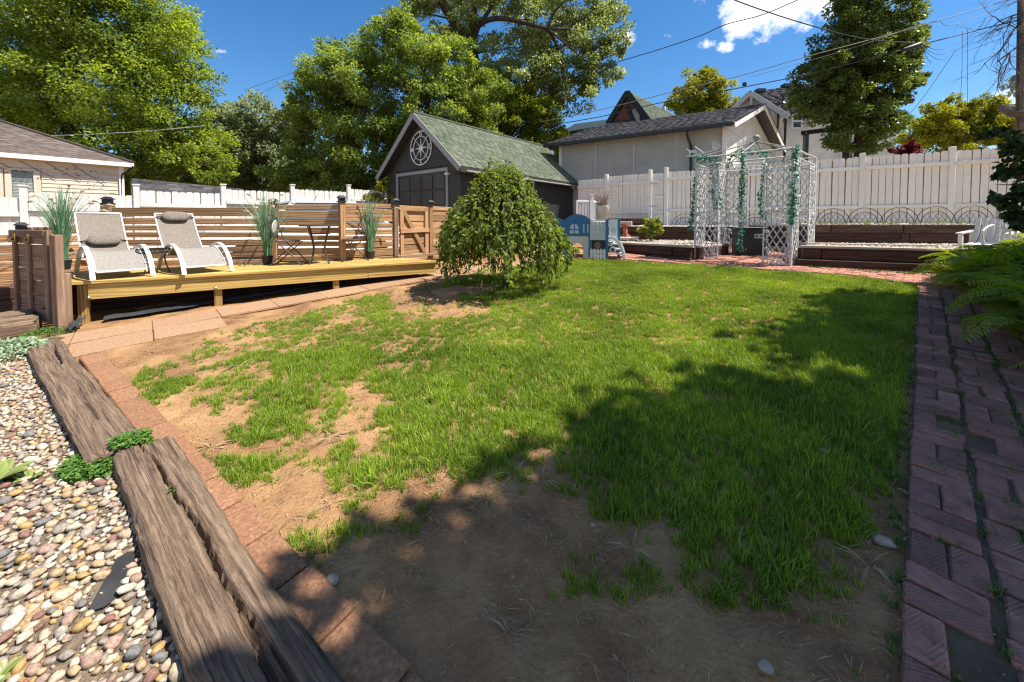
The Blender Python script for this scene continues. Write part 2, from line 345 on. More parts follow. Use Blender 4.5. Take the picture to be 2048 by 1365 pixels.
shingle_green = tabmat('green asphalt shingle', [(.1, (.075, .092, .062)), (.5, (.118, .138, .098)), (.9, (.175, .195, .145))])
shingle_brown = tabmat('brown asphalt shingle', [(.1, (.07, .054, .047)), (.5, (.12, .096, .085)), (.9, (.18, .15, .135))])
shingle_black = tabmat('charcoal asphalt shingle', [(.1, (.03, .03, .033)), (.5, (.062, .06, .064)), (.9, (.12, .115, .12))])
def shingles(parent, eL, eR, rL, rR, expo, tw, mat, name='shingles'):
    """courses of separate tabs from eave to ridge, joined"""
    eL, eR, rL, rR = map(Vector, (eL, eR, rL, rR)); n = (eR - eL).cross(rL - eL).normalized()
    if n.z < 0: n = -n
    sl = max((rL - eL).length, (rR - eR).length); rows = max(2, int(sl / expo)); vs = []; ti = []
    for r in range(rows):
        t0 = r / rows; t1 = min(1.0, (r + 1.25) / rows)
        a0, b0 = eL.lerp(rL, t0), eR.lerp(rR, t0); a1, b1 = eL.lerp(rL, t1), eR.lerp(rR, t1)
        ln = (b0 - a0).length; k = max(1, int(ln / tw)); off = random.random()
        edges = [0.0] + sorted(min(.999, max(.001, (i + off + random.uniform(-.18, .18)) / k)) for i in range(k)) + [1.0]
        for i in range(len(edges) - 1):
            s0, s1 = edges[i], edges[i + 1]; g = .004 / max(ln, .1)
            if s1 - s0 < 3 * g: continue
            th = random.uniform(.010, .02); dn = (a0 - a1).normalized() * random.uniform(0, .008)
            p = [a0.lerp(b0, s0 + g) + dn, a0.lerp(b0, s1 - g) + dn, a1.lerp(b1, s1 - g), a1.lerp(b1, s0 + g)]
            vs += [q + n * h_ for q, h_ in zip(p, (th, th, .003, .003))] + [q - n * .004 for q in p]
            ti += [random.gauss(.5, .15)] * 8
    o = W[parent].translation; v = np.array([tuple(q) for q in vs]) - np.array(tuple(o)); nb = len(vs) // 8
    f = np.array([(0, 1, 2, 3), (0, 4, 5, 1), (1, 5, 6, 2), (3, 7, 4, 0)])
    q = (f[None] + (np.arange(nb) * 8)[:, None, None]).reshape(-1, 4)
    me = np_mesh(name, v, q, np.clip(np.array(ti), 0, 1)); ob = link(name, me, mat, parent, Matrix.Translation(o)); setp(ob, kind='stuff'); return ob
def slab(name, parent, pts, th, mat):
    p = [Vector(q) for q in pts]; n = (p[1] - p[0]).cross(p[2] - p[0]).normalized()
    if n.z < 0: n = -n
    return MB().prism(p, -n * th).build(name, mat, parent)

# ------------------------------------------------------------------ dark garage with the green roof
charcoal = nmat('charcoal painted siding', [(.3, (.027, .0265, .026)), (.7, (.046, .0455, .044))], (2, 20, 20), 2, .55, .15, None, 5, .08)
grey_trim = nmat('grey trim paint', [(.3, (.22, .217, .22)), (.7, (.30, .297, .30))], (4, 8, 8), 3, .55, .1, 40, 5)
dark_panel = plain('dark door panel', (.042, .037, .035), .4)
gu = Vector((.771, -.637, 0)); gv = Vector((.637, .771, 0)); up = Vector((0, 0, 1))
GW, GL = 3.8, 7.0; gz0, gze, gzr = .45, 3.2, 4.86
C0 = Vector((-1.584, 12.0, 0))                     # front corner nearest the lawn
def gp(s, t, z): return C0 - gu * s + gv * t + up * z    # s along the front from that corner, t along the side
gar = thing('garage', 'charcoal clapboard garage with mossy green shingle roof and grey door trim', 'garage', gp(1.9, 3.5, gz0))
core = MB(); core.prism([gp(.03, .03, gz0), gp(GW - .03, .03, gz0), gp(GW - .03, .03, gze), gp(GW / 2, .03, gzr - .03), gp(.03, .03, gze)], gv * (GL - .06)); core.build('wall', charcoal, gar)
S0, S1, ZD = .62, 3.2, 3.0
def hrise(z): return (z - gze) / (gzr - gze) * GW / 2      # how far the gable has come in at height z
z = gz0; pitch = .105
while z < gzr - .12:
    zz = z + .5 * pitch; a, b = (0, GW) if zz < gze else (hrise(zz + .05), GW - hrise(zz + .05))
    spans = [(a, b)] if zz > ZD else [(a, S0 - .1), (S1 + .1, b)]
    if zz > ZD and zz < ZD + .14: spans = [(a, S0 - .1), (S1 + .1, b)]
    for s0, s1 in spans:
        if s1 - s0 > .08: 
            o = beam('siding_board', gar, gp(s0, -.006, zz), gp(s1, -.006, zz), .016, pitch * 1.08, charcoal, .003, up=(up - gv * .12))
    z += pitch
z = gz0
WT0, WT1, WZ0, WZ1 = 2.6, 3.7, 2.0, 2.98                  # window in the side wall
while z < gze - .02:
    zz = z + .5 * pitch
    for t0, t1 in ([(0, WT0 - .06), (WT1 + .06, GL)] if WZ0 - .06 < zz < WZ1 + .1 else [(0, GL)]):
        beam('siding_board', gar, gp(-.006, t0, zz), gp(-.006, t1, zz), .016, pitch * 1.08, charcoal, .003, up=(up + gu * .12))
    z += pitch
for s_, t_ in ((-.012, -.012), (GW + .01, -.012), (-.012, GL)):
    post('corner_board', gar, gp(s_, t_, gz0), gze - gz0, .1, charcoal, gu, .004)
wf = MB(); 
for a, b in (((WT0, WZ0), (WT1, WZ0)), ((WT0, WZ1), (WT1, WZ1)), ((WT0, WZ0), (WT0, WZ1)), ((WT1, WZ0), (WT1, WZ1)), ((WT0, (WZ0 + WZ1) / 2), (WT1, (WZ0 + WZ1) / 2))):
    wf.bar(gp(-.035, a[0], a[1]), gp(-.035, b[0], b[1]), .05, .07, gu)
win = wf.build('window', white_wood, gar)
glass_dark = nmat('window glass', [(.3, (.03, .04, .05)), (.7, (.08, .10, .12))], (1, 1, 1), 1.5, .06, spec=.8)
MB().bar(gp(-.02, WT0, (WZ0 + WZ1) / 2), gp(-.02, WT1, (WZ0 + WZ1) / 2), WZ1 - WZ0, .01, gu).build('pane', glass_dark, win)
# door
for s_ in (S0 - .05, S1 + .05): beam('door_trim', gar, gp(s_, -.03, gz0), gp(s_, -.03, ZD), .05, .1, grey_trim, .004, up=gu)
beam('door_trim', gar, gp(S0 - .1, -.032, ZD + .055), gp(S1 + .1, -.032, ZD + .055), .055, .11, grey_trim, .004)
dr = MB().bar(gp(S0, .02, (gz0 + ZD) / 2), gp(S1, .02, (gz0 + ZD) / 2), .03, ZD - gz0).build('garage_door', dark_panel, gar)
for r in range(5):
    zc = ZD - .06 - .51 * (r + .5)
    for k in range(4):
        s0 = S0 + .06 + k * (S1 - S0 - .12) / 4; s1 = s0 + (S1 - S0 - .12) / 4
        beam('door_panel', dr, gp(s0 + .025, -.012, zc), gp(s1 - .025, -.012, zc), .03, .46, dark_panel, .012)
# roof
OV, OF = .33, .32; ze = gze - OV * (gzr - gze) / (GW / 2)
rise = up * .13
eRl, eRr = gp(-OV, -OF, ze) + rise, gp(-OV, GL + OF, ze) + rise; rl, rr = gp(GW / 2, -OF, gzr) + rise, gp(GW / 2, GL + OF, gzr) + rise
eLl, eLr = gp(GW + OV, -OF, ze) + rise, gp(GW + OV, GL + OF, ze) + rise
rf = slab('roof', gar, [eRl, eRr, rr, rl], .1, charcoal); slab('roof', gar, [eLl, rl, rr, eLr], .1, charcoal)
shingles(rf, eRl, eRr, rl, rr, .135, .30, shingle_green); shingles(rf, eLr, eLl, rr, rl, .135, .30, shingle_green)
MB().tube([rl + up * .012, rr + up * .012], .05, 8).build('ridge_cap', shingle_green, gar)
for e_, sg in ((eRl, 1), (eLl, -1)):
    a, b = e_ - gv * .015 - up * .085, rl - gv * .015 - up * .085
    beam('rake_trim', gar, a, b, .03, .17, grey_trim, .003)
beam('fascia', gar, eRl + gu * .012 - up * .1, eRr + gu * .012 - up * .1, .03, .16, charcoal, .003)
beam('fascia', gar, eLl - gu * .012 - up * .1, eLr - gu * .012 - up * .1, .03, .16, charcoal, .003)
for a, b, c, d in ((gp(-OV, -OF, ze - .02), gp(-OV, GL + OF, ze - .02), gp(0, GL + OF, ze - .02), gp(0, -OF, ze - .02)), (gp(GW, -OF, ze - .02), gp(GW, GL + OF, ze - .02), gp(GW + OV, GL + OF, ze - .02), gp(GW + OV, -OF, ze - .02))):
    MB().prism([a, b, c, d], up * .03).build('soffit', charcoal, gar)
beam('gutter', gar, gp(-OV - .05, -.1, ze + .0), gp(-OV - .05, GL + .1, ze + .0), .07, .05, grey_trim, .01)
for s_, t_ in ((-OV + .1, .75), (-OV + .1, 3.4), (-OV + .1, 6.3), (.35, -OF + .1), (GW - .15, -OF + .08)):
    MB().lathe(gp(s_, t_, ze - .085), [(0, 0), (.06, .005), (.085, .03), (.085, .07), (0, .07)], 12).build('soffit_light', white_metal, gar, True)
# compass rose hung on the gable
cr = thing('compass_rose', 'white metal compass rose with letters N E S W hung on the dark gable', 'wall art', gp(1.9, -.06, 3.86))
cc = gp(1.86, -.05, 3.86); RR = .56
def cpt(a, r): return cc - gu * (-r * math.sin(a)) * 1.0 + up * r * math.cos(a)
def cring(r, w_): 
    m_ = MB(); n = 40; P = []
    for i in range(n):
        a = 2 * math.pi * i / n; P.append((cpt(a, r - w_ / 2), cpt(a, r + w_ / 2)))
    vs = []
    for p, q in P: vs += [p, q, p - gv * .015, q - gv * .015]
    fs = []
    for i in range(n):
        j = (i + 1) % n; A, B = i * 4, j * 4
        fs += [(A, B, B + 1, A + 1), (A + 2, A + 3, B + 3, B + 2), (A + 1, B + 1, B + 3, A + 3), (A, A + 2, B + 2, B)]
    return m_.add(vs, fs)
cring(RR, .032).build('outer_ring', white_metal, cr); cring(RR * .70, .024).build('inner_ring', white_metal, cr)
for k in range(8):
    a = math.pi / 4 * k; r1 = RR * (.68 if k % 2 == 0 else .60); b = .3
    tip = cpt(a, r1); l_ = cpt(a - math.pi / 8, RR * .15); r_ = cpt(a + math.pi / 8, RR * .15); o_ = cc - gv * .05
    MB().add([cc, l_, tip, r_, o_ + gv * .02], [(0, 1, 2, 3), (4, 2, 1), (4, 3, 2), (0, 4, 1), (0, 3, 4)]).build('star_point', white_metal, cr)
for k in range(4):
    a = math.pi / 4 + math.pi / 2 * k
    MB().bar(cpt(a, RR * .55), cpt(a, RR * .99), .02, .014, gv).build('spoke', white_metal, cr)
def letter(ch, a):
    c = cpt(a, RR * .85); S = .075; G_ = {'N': [[(-.6, -1), (-.6, 1)], [(-.6, 1), (.6, -1)], [(.6, -1), (.6, 1)]], 'E': [[(-.5, -1), (-.5, 1)], [(-.5, 1), (.6, 1)], [(-.5, 0), (.4, 0)], [(-.5, -1), (.6, -1)]],
        'W': [[(-.9, 1), (-.45, -1)], [(-.45, -1), (0, .6)], [(0, .6), (.45, -1)], [(.45, -1), (.9, 1)]], 'S': [[(.5, .7), (.1, 1)], [(.1, 1), (-.4, .8)], [(-.4, .8), (-.4, .3)], [(-.4, .3), (.4, -.25)], [(.4, -.25), (.45, -.75)], [(.45, -.75), (0, -1)], [(0, -1), (-.5, -.7)]]}[ch]
    m_ = MB()
    for (x0, y0), (x1, y1) in G_:
        m_.bar(c + gu * x0 * S + up * y0 * S - gv * .004, c + gu * x1 * S + up * y1 * S - gv * .004, .022, .014, gv)
    m_.build('letter', white_metal, cr)
for ch, a in (('N', 0), ('E', math.pi / 2), ('S', math.pi), ('W', -math.pi / 2)): letter(ch, a)

# ------------------------------------------------------------------ white garage behind the fence
stucco = nmat('white stucco', [(.3, (.58, .57, .53)), (.55, (.68, .67, .63)), (.8, (.74, .73, .69))], (1, 1, 1), 2.2, .9, .5, 70, 8, bdist=.02)
stucco_side = nmat('pale grey green stucco board', [(.3, (.70, .72, .67)), (.7, (.80, .82, .77))], (1, 1, 1), 2.2, .9, .4, 90, 8, bdist=.01)
wg = thing('white_garage', 'white stucco garage with charcoal roof and black gutter behind the white fence', 'garage', (9, 16, 1.3))
K0 = Vector((7.56, 14.0, 0)); wz0, wze, wzr, WWID = 1.25, 4.86, 6.02, 6.2; wl = 6.5
def wp(s, t, z): return K0 - u2 * s + AX * t + up * z
MB().quad(wp(0, 0, wz0), wp(wl, 0, wz0), wp(wl, 0, wze), wp(0, 0, wze)).build('wall', stucco_side, wg)
gb = MB(); P_ = [wp(0, 0, wz0), wp(0, WWID, wz0), wp(0, WWID, wze), wp(0, WWID / 2, wzr - .04), wp(0, 0, wze)]; gb.prism(P_, -u2 * wl * .98); gb.build('gable_wall', stucco, wg)
for s_ in (1.6, 3.2, 4.8): beam('panel_seam', wg, wp(s_, -.006, wz0), wp(s_, -.006, wze), .012, .012, stucco_side, 0, up=u2)
post('corner_board', wg, wp(-.012, -.012, wz0), wze - wz0, .14, white_old, u2)
ov = .42; we = wze - ov * (wzr - wze) / (WWID / 2)
a0, a1 = wp(-ov, -ov, we) + up * .12, wp(wl + ov, -ov, we) + up * .12; r0, r1 = wp(-ov, WWID / 2, wzr) + up * .12, wp(wl + ov, WWID / 2, wzr) + up * .12; b0, b1 = wp(-ov, WWID + ov, we) + up * .12, wp(wl + ov, WWID + ov, we) + up * .12
black_trim = plain('black gutter metal', (.02, .018, .017), .4)
r_ = MB().prism([a0, a1, r1], -up * .09).prism([a0, r1, r0], -up * .09).build('roof', black_trim, wg); MB().prism([b0, r0, r1], -up * .09).prism([b0, r1, b1], -up * .09).build('roof', black_trim, wg)
shingles(r_, a1 + up * .03, a0 + up * .03, r1 + up * .03, r0 + up * .03, .14, .33, shingle_black); shingles(r_, b0, b1, r0, r1, .14, .33, shingle_black)
beam('gutter', wg, a0 - AX * .05 - up * .07, a1 - AX * .05 - up * .07, .11, .15, black_trim, .02)
beam('rake_board', wg, a0 + u2 * .02 - up * .1, r0 + u2 * .02 - up * .1, .03, .2, white_old); beam('rake_board', wg, b0 + u2 * .02 - up * .1, r0 + u2 * .02 - up * .1, .03, .2, white_old)
beam('drip_edge', wg, a0 + u2 * .035 + up * .01, r0 + u2 * .035 + up * .01, .03, .05, black_trim); beam('drip_edge', wg, b0 + u2 * .035 + up * .01, r0 + u2 * .035 + up * .01, .03, .05, black_trim)
d0 = wp(1.05, -ov - .02, we - .0); 
MB().tube(catmull([d0, d0 - up * .18, d0 + AX * .30 - up * .5, d0 + AX * .34 - up * .8, d0 + AX * .34 - up * 3.2], 5), .05, 8).build('downspout', black_trim, wg, True)
vent = MB(); vc = wp(-.02, 1.9, 3.3)
for i in range(3):
    for j in range(3): vent.box(vc + AX * (i * .1) + up * (j * .13), (.08, .03, .1), frame(AX))
vent.build('small_window', glass_dark, wg)

# ------------------------------------------------------------------ white house beyond
wh = thing('white_house', 'two storey white stucco house with charcoal roof and bracketed gable behind garage', 'house', (17, 24, 1.3))
cream = nmat('cream stucco', [(.3, (.60, .57, .52)), (.7, (.72, .69, .64))], (1, 1, 1), 2, .9, .4, 60, 7)
def hw(px, Y, z): 
    p = V(px, 300, Y); p.z = z; return p
HX = u2
Hm = [hw(1572, 23.2, 1.3), hw(1790, 20.6, 1.3)]
back = Vector((.45, .893, 0)) * 7
ez, rz_ = 1.38 + (445 - 228) / 780 * 22.5, 1.38 + (445 - 166) / 780 * 25.0
def zt(p, z): return Vector((p.x, p.y, z))
MB().prism([zt(Hm[0] - HX * 2.5, 1.2), zt(Hm[1], 1.2), zt(Hm[1], ez), zt(Hm[0] - HX * 2.5, ez)], back).build('wall', cream, wh)
e0, e1 = zt(Hm[0] - HX * 3.4 - back * .06, ez - .1), zt(Hm[1] + HX * .5 - back * .06, ez - .1); q0, q1 = zt(Hm[0] - HX * 1.6 + back * .5, rz_), zt(Hm[1] - HX * 1.0 + back * .5, rz_)
hr = slab('roof', wh, [e0, e1, q1, q0], .15, black_trim); shingles(hr, e0, e1, q0, q1, .2, .45, shingle_black)
f0, f1 = zt(e0 + back * 1.12, ez - .1), zt(e1 + back * 1.12, ez - .1); slab('roof', wh, [f1, f0, q0, q1], .15, black_trim)
slab('roof', wh, [f0, e0, q0, q0 + up * .001 + HX * .01], .12, black_trim)
beam('gutter', wh, e0 - back * .012, e1 - back * .012, .14, .16, black_trim, .02)
# gabled wing
W0, W1 = hw(1444, 21.8, 1.3), hw(1552, 20.4, 1.3); wdir = (W1 - W0).normalized(); wback = Vector((.45, .893, 0))
we_ = 1.38 + (445 - 232) / 780 * 21; wr_ = 1.38 + (445 - 192) / 780 * 21; wm = (W0 + W1) / 2
MB().prism([zt(W0, 1.2), zt(W1, 1.2), zt(W1, we_), zt(wm, wr_ - .1), zt(W0, we_)], wback * 5).build('wall', cream, wh)
gl, gr, ga = zt(W0 - wdir * .45 - wback * .4, we_ - .35), zt(W1 + wdir * .45 - wback * .4, we_ - .35), zt(wm - wback * .4, wr_ + .1)
for a, b in ((gl, gl + wback * 6), (gr, gr + wback * 6)):
    s_ = slab('roof', wh, [a, b, ga + wback * 6, ga], .12, black_trim); shingles(s_, a, b, ga, ga + wback * 6, .2, .4, shingle_black)
for a in (gl, gr): beam('rake_board', wh, a - wback * .03 - up * .12, ga - wback * .03 - up * .12, .04, .24, white_wood)
for f_ in (.12, .5, .9):
    p = gl.lerp(gr, f_); zc = (we_ if f_ != .5 else wr_) - .45; MB().prism([zt(p, zc), zt(p, zc + .3) , zt(p + wback * .42, zc - .35), zt(p + wback * .42, zc - .1)][:2] + [zt(p + wback * .45, zc + .2), zt(p + wback * .45, zc - .4)], wdir * .12).build('bracket', white_wood, wh)
def house_window(par, px0, px1, py0, py1, Y, off=.06, cols=1):
    a, b, c, d = V(px0, py1, Y), V(px1, py1, Y - (px1 - px0) * .008), V(px1, py0, Y - (px1 - px0) * .008), V(px0, py0, Y)
    nrm = (b - a).cross(d - a).normalized()
    if nrm.y > 0: nrm = -nrm
    fr = MB(); t_ = .09
    for p, q in ((a, b), (b, c), (c, d), (d, a), (a.lerp(d, .5), b.lerp(c, .5))): fr.bar(p + nrm * off, q + nrm * off, .06, t_, nrm if False else (up if abs((q - p).normalized().z) < .5 else (b - a)))
    for k in range(1, cols): fr.bar(a.lerp(b, k / cols) + nrm * off, d.lerp(c, k / cols) + nrm * off, .05, .05, b - a)
    f_ = fr.build('window', white_wood, par); MB().prism([a + nrm * (off - .03), b + nrm * (off - .03), c + nrm * (off - .03), d + nrm * (off - .03)], -nrm * .03).build('pane', glass_dark, f_)
house_window(wh, 1530, 1545, 229, 259, 20.3); house_window(wh, 1584, 1603, 229, 257, 22.4); house_window(wh, 1682, 1706, 303, 345, 21.4, cols=2)
ds = zt(W1 + wdir * .35 - wback * .2, we_ - .3); MB().tube(catmull([ds + wdir * .5 - wback * .3 + up * .1, ds + wdir * .2, ds - up * .4, ds - up * 5], 4), .06, 6).build('downspout', black_trim, wh, True)
pb = V(1612, 266, 19.6); 
for p, q in ((pb, pb - up * 3.3), (pb - HX * .2, pb + HX * 2.6 + up * .08)): beam('porch_post', wh, p, q, .16, .2, black_trim)
MB().tube([V(1489, 172, 24), V(1489, 166, 24)], .12, 8).build('roof_vent', black_trim, wh)
for px, py in ((1520, 182), (1573, 172)): MB().box(V(px, py, 24.3), (.5, .4, .18)).build('roof_vent', black_trim, wh)
MB().lathe(V(1566, 208, 22.4), [(.16, 0), (.06, .12), (.06, .4), (.1, .42), (.1, .5), (0, .52)], 10).build('vent_pipe', black_trim, wh)

# ------------------------------------------------------------------ brick tudor house
brick_m = nmat('red house brick', [(.3, (.13, .05, .03)), (.6, (.24, .10, .065)), (.8, (.31, .15, .10))], (1, 1, 3), 6, .9, .5, 40, 7)
dkgreen = plain('dark green timber', (.012, .022, .02), .6)
th_ = thing('brick_house', 'red brick tudor house with steep dark green timbered gable and green roof', 'house', (8, 28, 1.5))
Yb = 27.0
gA, gL, gR = V(1256, 186, Yb), V(1206, 266, Yb + 1.6), V(1338, 296, Yb - 2.2)
bdirv = Vector((.69, .72, 0))
MB().prism([zt(gL, 1), zt(gR, 1), gR + up * 0, gA - up * .1, gL], bdirv * .4).build('gable_wall', brick_m, th_)
for a, b in ((gL - bdirv * .1, gA - bdirv * .1), (gR - bdirv * .1, gA - bdirv * .1)): beam('bargeboard', th_, a, b, .12, .42, dkgreen, .01)
rb = slab('roof', th_, [gR - bdirv * .15 + up * .1, gR + bdirv * 9 + up * .1, gA + bdirv * 9 + up * .1, gA - bdirv * .15 + up * .15], .15, dkgreen)
shingles(rb, gR - bdirv * .15 + up * .1, gR + bdirv * 9 + up * .1, gA - bdirv * .15 + up * .15, gA + bdirv * 9 + up * .1, .22, .5, shingle_green)
plast = plain('grey plaster infill', (.46, .44, .40), .9)
gin = (gL - gR); gin.z = 0; gin.normalize(); rk = lambda t, o=0: gA.lerp(gR, t) + gin * o - bdirv * .02
MB().prism([rk(.22), rk(1), rk(1, 1.5), rk(.34, .75)], bdirv * .05).build('plaster_infill', plast, th_)
beam('half_timber', th_, rk(.2, .62) - bdirv * .03, rk(1, 1.5) - bdirv * .03, .08, .22, dkgreen, .01)
for t in (.38, .62, .86): beam('half_timber', th_, rk(t, .1) - bdirv * .03, rk(t, .1) - bdirv * .03 - up * 1.6, .07, .18, dkgreen, .01, up=gin)
MB().prism([zt(V(1120, 300, 28), 1), zt(V(1262, 300, 26), 1), V(1262, 246, 26), V(1120, 268, 28)], bdirv * 4).build('wing_wall', brick_m, th_)
w0, w1 = V(1112, 270, 27.6), V(1268, 243, 25.6); w2, w3 = V(1268, 232, 29), V(1150, 248, 31)
slab('wing_roof', th_, [w0, w1, w2, w3], .2, dkgreen); beam('wing_fascia', th_, w0 - up * .1, w1 - up * .1, .1, .35, dkgreen)
MB().tube([V(1328, 222, 26.5), V(1328, 214, 26.5)], .13, 8).build('vent_pipe', white_metal, th_)

# ------------------------------------------------------------------ beige house on the left
siding_b = nmat('beige vinyl siding', [(.3, (.50, .435, .345)), (.7, (.585, .52, .42))], (.6, 8, 8), 2, .6, .08, None, 4, .04)
bh = thing('beige_house', 'beige sided house with brown hip roof and blinds in its windows', 'house', (-15, 12, .4))
hv = Vector((.65, .76, 0)); hn = Vector((.76, -.65, 0)); E0 = Vector((-13.9, 14.0, 0)); hz0, hze = .3, 3.5
def hp(t, z, o=0): return E0 - hv * t + hn * o + up * z
MB().prism([hp(0, hz0), hp(9, hz0), hp(9, hze), hp(0, hze)], -hn * 7).build('wall', siding_b, bh)
WIN = [(1.96, 2.52), (2.68, 3.4), (3.55, 4.5)]
z = hz0
while z < 3.06:
    zz = z + .065
    segs = [(0.12, 9)]
    if 1.6 < zz < 3.06: segs = [(.12, 1.86), (4.62, 9)]
    for t0, t1 in segs: beam('siding_board', bh, hp(t0, zz, .012), hp(t1, zz, .012), .022, .136, siding_b, .004, up=(up - hn * .14))
    z += .13
beam('frieze_board', bh, hp(0, 3.29, .02), hp(9, 3.29, .02), .04, .40, siding_b, .004)
post('corner_board', bh, hp(.04, hz0, .02), 3.2, .13, white_old, hv)
blind = nmat('window with blinds', [(.3, (.10, .12, .115)), (.7, (.16, .19, .18))], (1, 1, 1), 1.5, .15, spec=.7)
for t0, t1 in WIN:
    f_ = MB()
    for p, q in ((hp(t0, 1.6, .03), hp(t1, 1.6, .03)), (hp(t0, 3.02, .03), hp(t1, 3.02, .03)), (hp(t0, 1.6, .03), hp(t0, 3.02, .03)), (hp(t1, 1.6, .03), hp(t1, 3.02, .03))):
        f_.bar(p, q, .06, .13 if abs(p.z - q.z) > .1 else .08, hn if abs(p.z - q.z) < .1 else hv)
    fw_ = f_.build('window', siding_b, bh); MB().prism([hp(t0, 1.6, .0), hp(t1, 1.6, .0), hp(t1, 3.02, .0), hp(t0, 3.02, .0)], hn * .01).build('pane', blind, fw_)
    bl = MB()
    for k in range(22): bl.bar(hp(t0 + .08, 1.66 + k * .045, .016), hp(t1 - .08, 1.66 + k * .045, .016), .008, .022)
    setp(bl.build('blind_slats', plain('pale blind', (.42, .46, .43), .5), fw_), kind='stuff')
ovh = .27; eo = hp(-ovh, hze - .02, ovh); eo2 = hp(9.2, hze - .02, ovh); inn = -hn
rp_, = [.46]
hip = eo + (hv * -1 + inn) * 3.9 + up * 3.9 * rp_; hip2 = eo2 + inn * 3.9 + up * 3.9 * rp_
rb_ = slab('roof', bh, [eo, eo2, hip2, hip], .1, white_old); shingles(rb_, eo2, eo, hip2, hip, .15, .33, shingle_brown)
be = eo + inn * 8; slab('roof', bh, [be, eo, hip, hip + inn * .02], .1, white_old); MB().tube([eo + up * .03, hip + up * .03], .05, 6).build('hip_cap', shingle_brown, bh)
beam('fascia', bh, eo - up * .07 + hn * .012, eo2 - up * .07 + hn * .012, .03, .14, white_old)
MB().prism([hp(-ovh, hze - .13, ovh), hp(9.5, hze - .13, ovh), hp(9.5, hze - .13, 0), hp(-ovh, hze - .13, 0)], up * .02).build('soffit', white_old, bh)
MB().tube(catmull([hp(-.25, hze - .12, .3), hp(-.1, hze - .35, .12), hp(.05, hze - .6, .06), hp(.02, 1.2, .06)], 5), .035, 6).build('downspout', black_trim, bh, True)
# creeper stems on its wall
cv = MB(); twigs = random.Random(4)
for k in range(9):
    t = 5.2 - .55 * k; zz = 3.2 - .03 * k
    cv.tube([hp(t + .4, 3.3, .06), hp(t, zz, .06), hp(t - .35, zz - .05 - .2 * twigs.random(), .06)], .007, 4)
for k in range(150):
    t = twigs.uniform(.4, 6.4); zz = 3.38 - twigs.random() ** 2 * .55 - .04 * (6.4 - t); c = hp(t, zz, .07); s_ = twigs.uniform(.015, .04)
    cv.add([c, c + hv * s_ + up * s_ * .4, c + hn * s_ * .3 - up * s_, c - hv * s_ * .8], [(0, 1, 2, 3)])
setp(cv.build('creeper', plain('dry creeper', (.07, .035, .03), .8), bh), kind='stuff')

# ------------------------------------------------------------------ dark roofed shed beyond the left fence
sh = thing('shed', 'low shed with charcoal gable roof beyond the white picket fence', 'shed', (-15, 18, .5))
sA, sB = V(263, 357, 13.4), V(470, 374, 16.6); sn = Vector((.7, -.714, 0)); sd = (sB - sA); sd.z = 0; sd.normalize(); sB = sA + sd * 6.5 - up * .12
Lf, Rf = sA + sn * 1.3 - up * .75, sB + sn * 1.3 - up * .75; Lb, Rb = sA - sn * 1.3 - up * .75, sB - sn * 1.3 - up * .75
sr = slab('roof', sh, [Lf, Rf, sB, sA], .12, black_trim); shingles(sr, Lf, Rf, sA, sB, .16, .4, shingle_black); slab('roof', sh, [Lb, sA, sB, Rb], .12, black_trim)
sp_ = MB(); i_ = .2; sp_.prism([zt(Lf - sn * i_ + sd * i_, .3), zt(Lb + sn * i_ + sd * i_, .3), Lb + sn * i_ + sd * i_ - up * .1, sA + sd * i_ - up * .12, Lf - sn * i_ + sd * i_ - up * .1], sd * 6.1); sp_.build('wall', plain('grey shed wall', (.12, .11, .11), .8), sh)

# ------------------------------------------------------------------ house corner at the right edge
tan_b = thing('tan_house', 'tan house corner with brown eave at the right edge behind the pole', 'house', (16.5, 12.0, 1.3))
tw = plain('tan siding', (.36, .27, .20), .8); tb = V(2066, 300, 12.5)
MB().prism([zt(tb, 1.2), zt(tb + u2 * 5, 1.2), zt(tb + u2 * 5, 4.9), zt(tb, 4.9)], AX * 5).build('wall', tw, tan_b)
t0_, t1_ = zt(tb - u2 * .55 - AX * .5, 4.85), zt(tb + u2 * 5 - AX * .5, 4.85); t2_, t3_ = t1_ + AX * 3.4 + up * .9, t0_ + AX * 3.4 + up * .9
tr_ = slab('roof', tan_b, [t0_, t1_, t2_, t3_], .16, plain('brown fascia', (.09, .06, .045), .7)); shingles(tr_, t0_, t1_, t3_, t2_, .16, .35, shingle_brown)

